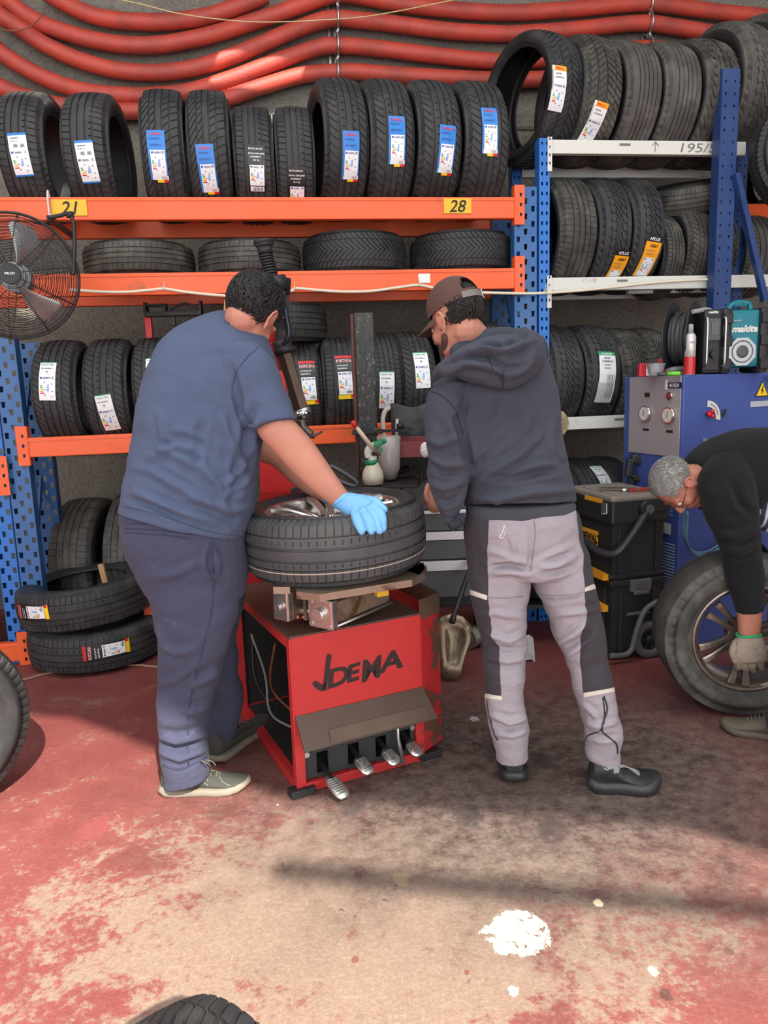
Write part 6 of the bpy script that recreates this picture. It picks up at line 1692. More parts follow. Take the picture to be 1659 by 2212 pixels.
def hair(name, H, M3, s, mat, parent, nlock, ln, r0, curl, zcut, region, base=1.045, seed=1, lab=None, up=0.0):
    """scalp shell with many tapered locks; region(v) says where hair grows in head space"""
    rs = np.random.RandomState(seed); mb = MB()
    bm = bmesh.new(); bmesh.ops.create_uvsphere(bm, u_segments=44, v_segments=30, radius=1.0)
    C0 = V((0, -.015, .04)); Rr = V((.075, .095, .083))
    bm.verts.index_update(); keep = [f for f in bm.faces if region(f.calc_center_median())]
    idx = {}; vs = []; fs = []
    for sh_ in (base, .99):
        idx = {}
        for f in keep:
            q = []
            for v in f.verts:
                if v.index not in idx:
                    k = sh_+(.018*mnoise.noise(v.co*6+V((seed, 0, 0))) if sh_ > 1 else 0)
                    idx[v.index] = len(vs); vs.append(H(*(C0+V((v.co.x*Rr.x, v.co.y*Rr.y, v.co.z*Rr.z))*k)))
                q.append(idx[v.index])
            fs.append(tuple(q))
    bm.free(); mb.add(vs, fs, 0, True)
    n = 0
    while n < nlock:
        d = V(rs.normal(size=3)).normalized()
        if not region(d): continue
        n += 1
        p = C0+V((d.x*Rr.x, d.y*Rr.y, d.z*Rr.z))*base
        nn_ = V((d.x/Rr.x, d.y/Rr.y, d.z/Rr.z)).normalized()
        g = V((d.x*.5+rs.normal()*.3+.5*math.sin(d.z*7+d.y*4), -.4+rs.normal()*.3+.4*math.sin(d.x*6), -.8+rs.normal()*.3)) if curl else V((rs.normal()*.25, -.2, -1))
        t_ = (g-nn_*g.dot(nn_)).normalized(); sd = nn_.cross(t_); path = []; L = ln*(.7+.6*rs.rand()); ph = rs.rand()*6
        for k in range(7):
            q = k/6
            path.append(H(*(p+t_*(L*q)+nn_*(up*.012+.006*math.sin(q*PI)-.010*q*q*(L/.03))+sd*(curl*.008*math.sin(q*5+ph)))))
        mb.tube(path, [r0*s*(.5+.5*math.sin(PI*(.15+.8*k/6)))*(1 if k < 6 else .3) for k in range(7)], 4, flat=.6)
    ob = mb.build(name, mat, parent, fix=False)
    if lab: ob['label'] = lab
    return ob
def shoe(parent, heel, toe, W, h, mu, ms, ml=None, name='shoe', chunky=0.0, lab=None, ankle_h=.10):
    heel = V(heel); toe = V(toe); f = toe-heel; f.z = 0; L = f.length; f.normalize(); s = f.cross(UP)*1.0; z0 = heel.z
    Q = lambda a, b, c: V((heel.x, heel.y, z0))+f*(a*L)+s*(b*W/2)+UP*c
    prof = [(0, .30), (.02, .58), (.08, .76), (.2, .80), (.35, .78), (.5, .84), (.65, 1.0), (.78, 1.0), (.88, .86), (.95, .6), (1.0, .22)]
    st = .024+.014*chunky
    # sole
    pcs = []
    n = 24
    def ring(a_, w_): pass
    vs = []; zs_ = [0.0, .004, st*.5, st, st+.002]; sc = [.94, 1.0, 1.04, .99, .9]
    out = [(a_, w_) for a_, w_ in prof]; loop = [(a_, w_) for a_, w_ in out]+[(a_, -w_) for a_, w_ in reversed(out)]
    for z_, k in zip(zs_, sc):
        for (a_, w_) in loop:
            aa = .5+(a_-.5)*k; lift = .018*max(0, (a_-.75)/.25)**2 + (.01 if a_ < .04 else 0)
            wob = 1+(.03*chunky*math.sin(a_*42) if z_ == zs_[2] else 0)
            vs.append(Q(aa, w_*k*wob, z_+lift))
    K = len(loop); fs = [(j*K+i, j*K+(i+1) % K, (j+1)*K+(i+1) % K, (j+1)*K+i) for j in range(len(zs_)-1) for i in range(K)]
    fs += [tuple(reversed(range(K))), tuple((len(zs_)-1)*K+i for i in range(K))]
    # upper as organic loft
    sec = [(.02, .40, .075), (.07, .62, .095+ankle_h*.2), (.16, .70, ankle_h), (.28, .70, ankle_h*.98), (.38, .68, ankle_h*.86), (.5, .74, .072), (.62, .86, .060), (.75, .90, .050), (.86, .80, .043), (.94, .58, .036), (.985, .3, .028)]
    uv = []; NS = 20
    for (a_, w_, hh) in sec:
        hh = hh*h; lift = .018*max(0, (a_-.75)/.25)**2
        for k in range(NS):
            an = 2*PI*k/NS; c_, s_ = math.cos(an), math.sin(an)
            zz = st*.6+lift+(hh-st*.6)*(.5+.5*s_) ; ww = w_*(abs(c_)**.75)*math.copysign(1, c_)*(1 if s_ < 0 else (1-.28*s_))
            uv.append(Q(a_, ww, zz))
    m_ = len(sec); uf = [(i*NS+k, i*NS+(k+1) % NS, (i+1)*NS+(k+1) % NS, (i+1)*NS+k) for i in range(m_-1) for k in range(NS)]
    uf += [tuple(reversed(range(NS))), tuple((m_-1)*NS+k for k in range(NS))]
    up = organic(name, [(uv, uf)], .004, 3, mu, parent, wr=.0012, wrs=30)
    if lab: up['label'] = lab
    MB().add(vs, fs, 0, True).build('sole', ms, up)
    if ml:
        for k in range(5):
            a_ = .40+.055*k; hz_ = (.088-.0075*k)*h+.006
            m2 = MB().tube(catmull([Q(a_, -.42, hz_-.022), Q(a_+.01, -.15, hz_-.002), Q(a_+.02, .15, hz_-.002), Q(a_+.01, .42, hz_-.022)], 4), .0028, 6); m2.build('lace', ml, up)
    return up

# ================================================================== mechanic in blue (left)
org1 = PF(430, 1715); org1.z = 0
TS = [(472,674,572,716,2.57,.070), (405,697,600,792,2.55,.125), (352,733,600,862,2.53,.155), (323,790,583,912,2.52,.17), (303,860,565,962,2.51,.18),
      (291,940,557,1012,2.50,.185), (279,1010,553,1062,2.48,.19), (269,1064,545,1104,2.47,.19), (262,1104,525,1166,2.46,.185)]
torso1 = loft(TS)
core1 = loft(TS[1:-1], .72)
SL = [(455,770,560,742,2.46,.075), (478,822,598,788,2.44,.082), (500,868,614,835,2.43,.08), (520,905,628,872,2.42,.078), (533,934,641,905,2.41,.076)]
ARM = [(505,850,575,800,2.44,.045), (550,918,618,886,2.42,.045), (562,944,638,911,2.41,.052), (598,984,672,949,2.41,.05), (635,1024,701,990,2.41,.045), (672,1058,728,1030,2.41,.036), (708,1086,753,1064,2.415,.028), (724,1096,768,1070,2.42,.024)]
PEL = [(272,1082,532,1136,2.47,.155), (264,1112,528,1165,2.46,.172), (267,1160,532,1200,2.46,.175), (290,1215,533,1245,2.46,.165), (312,1262,532,1280,2.47,.15)]
LG1 = [(300,1215,500,1235,2.43,.13), (324,1285,516,1290,2.42,.13), (340,1370,501,1368,2.41,.115), (343,1440,481,1440,2.41,.10), (341,1510,461,1505,2.41,.088), (345,1570,450,1570,2.41,.08), (349,1625,448,1625,2.41,.078), (353,1672,451,1648,2.41,.080), (356,1694,450,1672,2.41,.078)]
LG2 = [(400,1215,528,1240,2.60,.11), (425,1290,530,1290,2.64,.10), (430,1370,512,1365,2.66,.085), (438,1440,513,1440,2.68,.075), (447,1500,523,1493,2.70,.07), (448,1550,522,1540,2.71,.07), (450,1600,500,1612,2.71,.07), (455,1618,500,1630,2.70,.068)]
pos1 = PY(541, 680, 2.52)
hc1, hM1 = head_frame(pos1, (.16, .74, -.60), (.50, .44, .74))
hp1, H1 = head_parts(hc1, hM1, 1.02)
neck1 = limb([PY(515, 730, 2.55), PY(522, 712, 2.55), H1(0, -.02, -.03)], [.075, .066, .06])
far_arm = limb([PY(520, 850, 2.72), PY(560, 960, 2.78), PY(600, 985, 2.80), PY(655, 1040, 2.82), PY(690, 1062, 2.82), PY(712, 1075, 2.80)], [.05, .048, .044, .034, .03, .03])
feet1 = [limb([PY(400, 1640, 2.41), PF(400, 1690, .05)+V((0,.03,0))], [.03, .022]), limb([PY(475, 1590, 2.73), PF(490, 1612, .045)+V((0,.03,0))], [.03, .02])]
body1 = organic('person', [core1, loft(ARM), neck1, far_arm, loft(PEL, .68), loft(LG1, .6), loft(LG2, .6)]+hp1+feet1, .0052, 3, M_skin, None, org1)
tag(body1, 'person in navy T-shirt and sweatpants with curly dark hair, leaning over the wheel', 'person')
face_bits(H1, hM1, 1.02, body1)
M_ts = cloth('navy_tshirt', srgb(80, 92, 118), srgb(68, 78, 102), .9, .012, 8).m
folds1 = [([(335,965),(380,985),(430,1010),(470,1050)], .010, 9), ([(320,990),(350,975),(380,965),(420,975)], .009, 8), ([(290,1010),(330,1020),(380,1050),(430,1075)], .009, 9),
          ([(550,880),(535,920),(530,960),(540,1010)], -.016, 10), ([(500,790),(512,840),(520,890),(532,935)], -.010, 8), ([(480,900),(500,960),(505,1010)], .008, 9),
          ([(420,960),(440,1000),(470,1045),(490,1100)], .008, 9), ([(380,1090),(430,1095),(480,1120),(520,1140)], -.004, 8), ([(400,1070),(450,1085),(500,1105),(540,1095)], .010, 9),
          ([(290,1060),(340,1085),(400,1110),(460,1130)], .008, 8), ([(440,900),(430,950),(425,1010)], -.006, 10), ([(345,890),(350,940),(345,985)], .006, 8), ([(505,985),(515,1040),(500,1090)], -.009, 9),
          ([(270,1075),(330,1095),(390,1120)], -.008, 7), ([(365,940),(400,945),(440,960)], -.007, 7), ([(545,960),(530,1000),(510,1030),(480,1050)], .008, 8), ([(550,1010),(530,1040),(500,1065)], .007, 7)]
shirt = organic('t_shirt', [torso1, loft(SL)], .0052, 4, M_ts, body1, folds=[(a, b*1.35, c) for a, b, c in folds1], wr=.006, wrs=7)
M_seam1 = plain('navy_seam', srgb(58, 72, 100), .9)
seam(shirt, [(560,748),(530,775),(508,810),(500,850),(512,895),(530,930)], .0022, M_seam1, 'sleeve_seam')
seam(shirt, [(484,694),(500,701),(520,708),(540,713),(556,721)], .0045, M_seam1, 'collar', off=.0)
seam(shirt, [(540,925),(580,918),(620,905),(636,896)], .0015, M_seam1, 'sleeve_hem')
seam(shirt, [(268,1094),(330,1108),(400,1132),(460,1150),(520,1158)], .0015, M_seam1, 'bottom_hem')
M_pants = cloth('navy_sweatpants', srgb(70, 73, 94), srgb(58, 60, 80), .92, .014, 7, dirt=srgb(84, 90, 112)).m
pf = [([(345,1395),(380,1410),(420,1405)], .010, 9), ([(480,1440),(440,1470),(410,1480)], .010, 9), ([(455,1520),(430,1535),(400,1535)], .009, 8), ([(345,1590),(380,1600),(440,1585)], .011, 9), ([(350,1625),(390,1640),(445,1620)], .012, 8),
      ([(350,1610),(390,1620),(445,1603)], -.010, 7), ([(330,1250),(380,1240),(430,1215)], .007, 10), ([(450,1180),(440,1215),(452,1245),(475,1252)], .008, 7), ([(340,1480),(380,1470),(420,1440)], .008, 9), ([(520,1330),(500,1400),(470,1450)], -.01, 8)]
pants = organic('sweatpants', [loft(PEL), loft(LG1), loft(LG2)], .0052, 4, M_pants, body1, folds=[(a, b*1.3, c) for a, b, c in pf], wr=.007, wrs=7)
M_ps = plain('pants_seam', srgb(50, 54, 78), .9)
seam(pants, [(458,1180),(462,1250),(455,1330),(430,1430),(410,1520),(405,1600),(407,1655)], .0018, M_ps, 'side_seam')
seam(pants, [(455,1172),(470,1190),(477,1215),(474,1238),(462,1252)], .005, M_ps, 'pocket', off=.0, lab='curved side pocket opening')
seam(pants, [(455,1172),(447,1195),(446,1225),(460,1252)], .003, M_ps, 'pocket_edge')
for k, yy in enumerate((1130, 1141, 1150)): seam(pants, [(268,yy),(320,yy+3),(370,yy+8),(410,yy+14)], .0022, M_ps, 'waistband_rib')
seam(pants, [(352,1652),(390,1662),(448,1634)], .004, M_ps, 'cuff')
MB().ball(PY(312, 1120, 2.40), (.055, .075, .03), 0, Matrix.Rotation(-.18, 4, 'Y')).build('underwear', cloth('bright_blue_cotton', srgb(34, 110, 200), None, .8, .01).m, body1)
# hair
M_h1 = hair_mat('black_hair', srgb(12, 12, 13), srgb(40, 39, 39))
hair('hair', H1, hM1, 1.02, M_h1, body1, 2200, .026, .0026, .7, 0, lambda d: (d.z > -.05 and d.y < .62) or (d.y < .05 and d.z > -.92 and abs(d.x) < 1.1 - max(0, -d.z)*.35), 1.09, 3, up=.2)
# glove
M_gl = plain('nitrile_glove', srgb(116, 176, 226), .42, var=.05, scale=30, bump=.002, bscale=60, spec=.4)
def fing(pts, r): return limb([PY(x, y, Y) for x, y, Y in pts], r, 12)
gl = [loft([(716,1094,756,1064,2.415,.030), (734,1104,778,1068,2.40,.030), (752,1117,800,1074,2.375,.027), (766,1122,814,1085,2.35,.022), (778,1120,822,1096,2.325,.017)], ext1=.008),
      fing([(766,1108,2.35), (773,1128,2.31), (781,1148,2.285)], [.0165, .0155, .0125]), fing([(783,1106,2.335), (795,1128,2.295), (802,1148,2.28)], [.0165, .0152, .012]),
      fing([(798,1100,2.33), (813,1122,2.295), (820,1147,2.28)], [.0165, .015, .012]), fing([(808,1092,2.335), (825,1114,2.305), (828,1143,2.29)], [.0155, .014, .011]),
      fing([(780,1078,2.38), (812,1083,2.345), (831,1101,2.325)], [.016, .0135, .011])]
glove = organic('glove', gl, .0032, 2, M_gl, body1, wr=.001, wrs=35); glove['label'] = 'light blue nitrile glove'
seam(glove, [(722,1089),(738,1080),(753,1068)], .003, M_gl, 'glove_cuff', off=.0)
# hidden far hand glove
MB().ball(PY(718, 1078, 2.80), (.04, .05, .022)).build('glove', M_gl, body1)
M_sh = plain('grey_mesh_shoe', srgb(66, 67, 62), .8, var=.2, scale=30, bump=.003, bscale=300, dirt=srgb(110, 104, 90), dirt_amt=-.08)
M_so = plain('worn_sole', srgb(128, 120, 106), .7, var=.15, dirt=srgb(96, 88, 76), dirt_amt=.03)
M_lc = plain('shoe_lace', srgb(92, 90, 82), .8)
sh1 = shoe(body1, PF(348, 1712), PF(540, 1700), .115, 1.05, M_sh, M_so, M_lc, ankle_h=.115)
M_sl = plain('pale_stitching', srgb(128, 128, 118), .6)
for pts in ([(424,1697),(430,1686),(437,1680),(441,1690),(450,1698)], [(432,1697),(438,1690),(446,1681),(450,1690)], [(398,1662),(412,1672),(424,1682)], [(470,1670),(482,1690),(500,1698)], [(412,1664),(440,1668),(462,1662),(478,1672)]):
    seam(sh1, pts, .0013, M_sl, 'stitching', sub=4)
m = MB().tube(catmull([PY(430, 1648, 2.38), PY(446, 1642, 2.35), PY(460, 1646, 2.34), PY(466, 1654, 2.34)], 5), .002, 5).tube(catmull([PY(440, 1650, 2.38), PY(434, 1643, 2.35), PY(448, 1650, 2.34)], 5), .002, 5); m.build('lace_bow', M_lc, sh1)
sh2 = shoe(body1, PF(458, 1652), PF(572, 1562), .112, 1.0, M_sh, M_so, M_lc)

# ================================================================== mechanic in hoodie (right)
org2 = PF(1180, 1700); org2.z = 0
T2 = [(985,745,1140,728,2.60,.08), (948,805,1176,765,2.59,.125), (930,860,1199,832,2.57,.145), (932,920,1207,892,2.55,.15), (950,975,1214,945,2.53,.15), (985,1020,1225,1000,2.51,.15),
      (1003,1060,1237,1050,2.50,.15), (1003,1092,1241,1085,2.49,.148)]
HEM = [(1008,1088,1236,1078,2.49,.14), (1006,1105,1241,1090,2.49,.142), (1009,1125,1239,1104,2.49,.138)]
A2 = [(925,855,1010,835,2.47,.06), (917,880,1003,868,2.45,.068), (917,930,1005,932,2.43,.068), (925,985,1010,988,2.42,.066), (924,1030,1013,1036,2.41,.066), (935,1075,1004,1078,2.41,.056), (950,1108,992,1108,2.41,.042), (962,1134,990,1124,2.41,.034)]
P2 = [(1008,1112,1240,1096,2.48,.128), (1004,1165,1257,1150,2.48,.14), (1008,1215,1270,1210,2.48,.14), (1012,1238,1276,1236,2.48,.125)]
L2a = [(1010,1200,1140,1200,2.48,.11), (1012,1245,1147,1243,2.47,.11), (1020,1300,1138,1300,2.46,.098), (1030,1345,1137,1345,2.45,.09), (1042,1395,1136,1395,2.44,.082), (1042,1430,1134,1430,2.43,.078), (1046,1480,1132,1480,2.42,.075), (1052,1530,1134,1530,2.41,.070), (1055,1568,1142,1568,2.41,.070), (1068,1618,1140,1614,2.41,.064), (1072,1640,1140,1634,2.41,.062)]
L2b = [(1140,1200,1268,1200,2.48,.11), (1146,1245,1277,1240,2.47,.11), (1170,1300,1289,1292,2.46,.098), (1188,1345,1298,1338,2.45,.09), (1205,1392,1305,1382,2.43,.082), (1226,1432,1313,1427,2.42,.078), (1239,1480,1323,1476,2.40,.072), (1251,1530,1329,1522,2.39,.070), (1261,1572,1342,1570,2.38,.070), (1265,1614,1337,1630,2.38,.064), (1268,1636,1334,1652,2.38,.060)]
hc2, hM2 = head_frame(PY(986, 697, 2.54), (-.58, .66, -.34), (-.28, .26, .92))
hp2, H2 = head_parts(hc2, hM2, .96)
neck2 = limb([PY(1050, 770, 2.58), PY(1030, 745, 2.57), H2(0, -.025, -.03)], [.075, .062, .056])
farm2 = limb([PY(1150, 850, 2.72), PY(1100, 960, 2.85), PY(1000, 1010, 2.86), PY(950, 1040, 2.84), PY(932, 1062, 2.82)], [.05, .045, .036, .03, .026])
hand2 = [limb([PY(932,1058,2.82), PY(930,1075,2.81), PY(935,1090,2.80)], [.026,.028,.024])]+[limb([PY(924+k*7,1078,2.80), PY(928+k*6,1094,2.79), PY(934+k*4,1104,2.80)], [.0095,.009,.008]) for k in range(4)]+[limb([PY(925,1048,2.80), PY(920,1066,2.79), PY(923,1082,2.785)], [.011,.010,.009])]
body2 = organic('person', [loft(T2, .76), loft(A2, .55), neck2, farm2, loft(P2, .76), loft(L2a, .65), loft(L2b, .65)]+hp2+hand2+[limb([PY(1105,1600,2.43), PF(1106,1660,.06)+V((0,.09,0))], [.03,.02]), limb([PY(1300,1610,2.38), PF(1312,1690,.04)+V((0,.04,0))], [.03,.018])], .0052, 3, M_skin, None, org2)
tag(body2, 'person in dark grey hoodie, brown cap and grey work trousers, standing beside the wheel', 'person')
face_bits(H2, hM2, .96, body2)
M_ho = cloth('charcoal_hoodie', srgb(66, 69, 80), srgb(56, 58, 68), .95, .012, 8).m
hf = [([(1180,930),(1120,985),(1060,1020),(1015,1060)], .013, 10), ([(1235,1000),(1170,1020),(1110,1035),(1060,1030)], -.010, 9), ([(1230,1010),(1170,1005),(1120,1015)], .010, 8),
      ([(1010,1075),(1070,1080),(1150,1062),(1235,1060)], .012, 10), ([(1080,945),(1050,980),(1025,1010)], -.012, 8), ([(1090,930),(1060,968),(1030,995)], .010, 8), ([(1005,870),(990,910),(1003,960),(1015,1010)], -.014, 9),
      ([(925,950),(950,960),(990,945)], .009, 8), ([(928,985),(955,1005),(1000,1000)], .010, 9), ([(930,1000),(960,1022),(1008,1020)], -.009, 7), ([(930,1045),(960,1055),(1005,1040)], .010, 8), ([(940,1075),(965,1085),(1000,1068)], -.009, 7),
      ([(1120,850),(1140,900),(1130,950)], .007, 14), ([(1200,900),(1190,960),(1215,1000)], .007, 9), ([(1085,850),(1080,900),(1050,940)], .006, 14), ([(1005,1085),(1080,1095),(1160,1080),(1238,1072)], -.010, 7), ([(955,890),(975,930),(985,980)], .008, 10)]
hoodie = organic('hoodie', [loft(T2, ext0=.02), loft(A2)], .0052, 4, M_ho, body2, folds=[(a, b*1.4, c) for a, b, c in hf], wr=.006, wrs=6.5)
M_hs = plain('hoodie_seam', srgb(44, 46, 56), .95)
seam(hoodie, [(925,843),(955,855),(980,880),(993,910),(1000,940)], .0022, M_hs, 'sleeve_seam')
seam(hoodie, [(950,1108),(972,1116),(990,1112)], .003, M_hs, 'cuff_seam')
hem = organic('waistband', [loft(HEM)], .005, 3, cloth('rib_knit', srgb(70, 72, 80), None, .95, .006, 40).m, body2, wr=.002)
# hood
HD = [(948,793,934,824,2.42,.03), (972,766,960,812,2.41,.05), (1004,744,994,818,2.41,.062), (1042,731,1038,831,2.41,.068), (1080,722,1086,843,2.41,.07), (1112,722,1128,830,2.42,.068), (1140,712,1152,812,2.43,.055), (1160,735,1163,790,2.45,.035)]
hdf = [([(958,806),(1000,785),(1050,790),(1085,808)], .020, 9), ([(965,795),(1010,770),(1055,775),(1095,795),(1130,790)], -.016, 8), ([(985,772),(1030,752),(1080,758),(1125,745),(1150,735)], .018, 8),
       ([(1000,762),(1045,745),(1090,750),(1130,728)], -.012, 6), ([(1060,800),(1082,815),(1085,840)], -.008, 5), ([(1100,815),(1130,800),(1155,775)], .012, 9), ([(1095,780),(1120,770),(1145,750)], -.013, 8), ([(1120,735),(1135,712)], .016, 7)]
hood = organic('hood', [loft(HD, ext0=.01, ext1=.01), limb([PY(1118,730,2.46), PY(1135,713,2.47)], [.028,.012]), limb([PY(988,760,2.50), PY(1040,735,2.52), PY(1090,727,2.55), PY(1140,735,2.54)], [.03,.035,.035,.03]),
               limb([PY(1160,740,2.52), PY(1168,765,2.54)], [.03,.03])], .0045, 3, M_ho, hoodie, folds=hdf, wr=.006, wrs=11)
seam(hood, [(1052,768),(1060,785),(1066,800)], .002, M_hs, 'hood_seam'); seam(hood, [(1084,800),(1088,820),(1085,840)], .002, M_hs, 'hood_seam')
# trousers with dark side panels, pale bands
def rd(v): return v
panL = polysd([(940,1050),(1056,1120),(1052,1200),(1055,1290),(1062,1370),(1078,1400),(1080,1450),(1083,1503),(1040,1503),(940,1503)])
panR = polysd([(1238,1060),(1246,1130),(1260,1200),(1262,1290),(1268,1335),(1256,1360),(1252,1430),(1262,1500),(1325,1486),(1400,1480),(1400,1060)])
bandA = polysd([(1000,1270),(1018,1274),(1053,1286),(1053,1296),(1018,1284),(1000,1280)]); bandB = polysd([(1040,1497),(1084,1505),(1084,1513),(1040,1506)])
bandC = polysd([(1262,1269),(1280,1262),(1290,1262),(1290,1271),(1262,1278)]); bandD = polysd([(1262,1496),(1330,1484),(1330,1493),(1262,1506)])
t = cloth('work_trousers', srgb(158, 150, 156), srgb(140, 134, 142), .75, .012, 12)
base = t.b.inputs['Base Color'].links[0].from_socket
col = t.mix(t.ramp(t.attr('panel'), -.8, .8), base, srgb(58, 54, 60)); col = t.mix(t.ramp(t.attr('band'), -.8, .8), col, srgb(206, 200, 190))
t.color(col)
tf = [([(1060,1225),(1100,1222),(1140,1228)], -.014, 6), ([(1060,1240),(1100,1236),(1140,1244)], .010, 7), ([(1240,1205),(1200,1220),(1165,1225)], .011, 7), ([(1240,1225),(1205,1236),(1170,1240)], -.010, 6),
      ([(1135,1370),(1100,1385),(1050,1370)], .011, 7), ([(1135,1400),(1100,1405),(1050,1395)], -.010, 6), ([(1135,1425),(1095,1430),(1050,1420)], .010, 7), ([(1205,1390),(1240,1370),(1270,1345)], .014, 7), ([(1215,1402),(1250,1385),(1280,1365)], -.012, 6), ([(1225,1418),(1255,1400)], .010, 6),
      ([(1060,1545),(1100,1560),(1138,1550)], .010, 6), ([(1062,1562),(1100,1575),(1140,1565)], -.009, 5), ([(1065,1585),(1105,1590),(1138,1580)], .010, 6), ([(1145,1130),(1146,1180),(1145,1235)], -.006, 5), ([(1060,1190),(1090,1200),(1130,1215)], .006, 7), ([(1160,1215),(1200,1195),(1235,1180)], .006, 7),
      ([(1150,1290),(1200,1300),(1260,1290)], -.003, 5), ([(1262,1560),(1290,1570),(1335,1560)], .010, 7), ([(1265,1585),(1300,1592),(1335,1588)], -.009, 6), ([(1100,1150),(1110,1180),(1105,1200)], .005, 6), ([(1255,1520),(1280,1540),(1290,1560)], .006, 6), ([(1030,1330),(1070,1325),(1130,1335)], .007, 7), ([(1185,1330),(1230,1325),(1290,1318)], .007, 7)]
trs = organic('work_trousers', [loft(P2, ext0=.02), loft(L2a), loft(L2b)], .0045, 3, t.m, body2, folds=[(a, b*1.3, c) for a, b, c in tf], wr=.007, wrs=9,
              attrs={'panel': lambda pp, co: np.maximum(panL(pp, co), panR(pp, co)), 'band': lambda pp, co: np.maximum.reduce([bandA(pp, co), bandB(pp, co), bandC(pp, co), bandD(pp, co)])})
M_ts2 = plain('trouser_seam', srgb(120, 114, 122), .8); M_zip = plain('dark_zip', srgb(40, 42, 50), .5)
seam(trs, [(1152,1115),(1156,1150),(1152,1195),(1146,1235)], .0013, M_ts2, 'back_seam')
seam(trs, [(1165,1283),(1200,1287),(1255,1282)], .0013, M_ts2, 'knee_seam'); seam(trs, [(1055,1290),(1090,1292),(1132,1288)], .0013, M_ts2, 'knee_seam')
seam(trs, [(1304,1502),(1312,1530),(1305,1555),(1300,1578),(1318,1595),(1332,1608),(1334,1628)], .003, M_zip, 'zip')
seam(trs, [(1302,1505),(1306,1540),(1300,1575),(1272,1588),(1264,1600),(1265,1612)], .0025, M_zip, 'zip')
seam(trs, [(1052,1510),(1056,1540),(1066,1580),(1076,1600)], .003, M_zip, 'zip')
seam(trs, [(1089,1134),(1087,1145),(1083,1155),(1078,1160),(1086,1163)], .0028, plain('pale_thread', srgb(200, 192, 194), .8), 'torn_threads', sub=4)
seam(trs, [(1090,1132),(1091,1150),(1086,1164)], .0016, plain('pale_thread', srgb(200, 192, 194), .8), 'torn_threads', sub=4)
# cap and hair
M_h2 = hair_mat('dark_brown_hair', srgb(16, 14, 13), srgb(44, 38, 36))
hair('hair', H2, hM2, .96, M_h2, body2, 1300, .022, .0019, .0, 0, lambda d: (d.y < .15 and -.62 < d.z < .75 and abs(d.x) < .95 and (d.y < -.1 or d.z > -.35)), 1.05, 9)
t = cloth('brown_cotton', srgb(94, 68, 62), srgb(82, 58, 52), .9, .003, 20); M_cap = t.m
mb = MB(); C0 = V((0, -.012, .045)); Rc = V((.084, .106, .098)); nu, nv = 48, 18; vs = []
hole = lambda a, b: False
for sh_ in (1.0, .965):
    for j in range(nv+1):
        ph_ = (PI/2)*(1-j/nv)                # 0 bottom .. pi/2 top reversed
        for i in range(nu):
            a = 2*PI*i/nu; zl = -.05 if math.sin(a) > 0 else -.30*0-.05
            z = math.sin(-.12+(PI/2+.12)*j/nv); r_ = math.sqrt(max(0, 1-z*z))
            vs.append(H2(*(C0+V((Rc.x*r_*math.cos(a), Rc.y*r_*math.sin(a), Rc.z*z+.012))*sh_)))
fs = []; N1 = (nv+1)*nu
def is_hole(i, j):
    a = 2*PI*(i+.5)/nu; back = abs(((a-1.5*PI+PI) % (2*PI))-PI)
    return j >= 3 and (back/.50)**2+((j-3)/6.0)**2 < 1
for s_ in (0, 1):
    for j in range(nv):
        for i in range(nu):
            if is_hole(i, j): continue
            q = s_*N1+j*nu; fs.append((q+i, q+(i+1) % nu, q+nu+(i+1) % nu, q+nu+i))
for i in range(nu): fs.append((i, (i+1) % nu, N1+(i+1) % nu, N1+i))
mb.add(vs, fs, 0, True)
cap = mb.build('cap', M_cap, body2, fix=False); cap['label'] = 'brown baseball cap'
mb = MB(); vs = []; nb = 16
for s_ in (0, 1):
    for j in range(5):
        q = j/4
        for i in range(nb+1):
            a = PI*(.12+.76*i/nb); ex = .075*q*math.sin(PI*(i/nb))**.5
            vs.append(H2(.084*math.cos(a)*(1+.05*q), -.012+.106*math.sin(a)+ex, .050-.020*q-.020*(math.cos(a)**2)-.003*s_-.004))
N1 = 5*(nb+1); fs = []
for s_ in (0, 1):
    for j in range(4):
        for i in range(nb): q = s_*N1+j*(nb+1)+i; fs.append((q, q+1, q+nb+2, q+nb+1))
ring = [i for i in range(nb+1)]+[j*(nb+1)+nb for j in range(1, 5)]+[4*(nb+1)+i for i in range(nb-1, -1, -1)]+[j*(nb+1) for j in range(3, 0, -1)]
for k in range(len(ring)): a_, b_ = ring[k], ring[(k+1) % len(ring)]; fs.append((a_, b_, b_+N1, a_+N1))
mb.add(vs, fs, 0, True).build('brim', M_cap, cap)
mb = MB(); K = 14; vs = []
for i in range(K+1):
    a = -PI/2+(i/K-.5)*1.25
    for (rr_, zz) in ((1.0, -.012), (1.0, .010), (1.03, .010), (1.03, -.012)):
        vs.append(H2(.086*rr_*math.cos(a), -.012+.108*rr_*math.sin(a), .052+zz))
fs = [(i*4+k, i*4+(k+1) % 4, (i+1)*4+(k+1) % 4, (i+1)*4+k) for i in range(K) for k in range(4)]+[(0,1,2,3), (K*4+3, K*4+2, K*4+1, K*4)]
mb.add(vs, fs, 0, False).build('strap', plain('grey_strap', srgb(112, 106, 104), .6), cap)
mb = MB(); bc = [H2(.086*1.05*math.cos(a), -.012+.108*1.05*math.sin(a), .052+z_) for a, z_ in ((-1.12, -.016), (-1.12, .016), (-1.0, .016), (-1.0, -.016))]
mb.tube(bc, .0022, 6, closed=True).build('buckle', M_steel, cap)
MB().ball(H2(0, -.012, .152), (.006, .006, .004)).build('button', M_cap, cap)
t = NT('stubble', .8, 0, .3); t.color(t.mix(t.noise(t.coord(), 300, 2, .5), srgb(60, 42, 36), srgb(110, 78, 66)))
mb = MB(); M4_ = hM2.to_4x4()
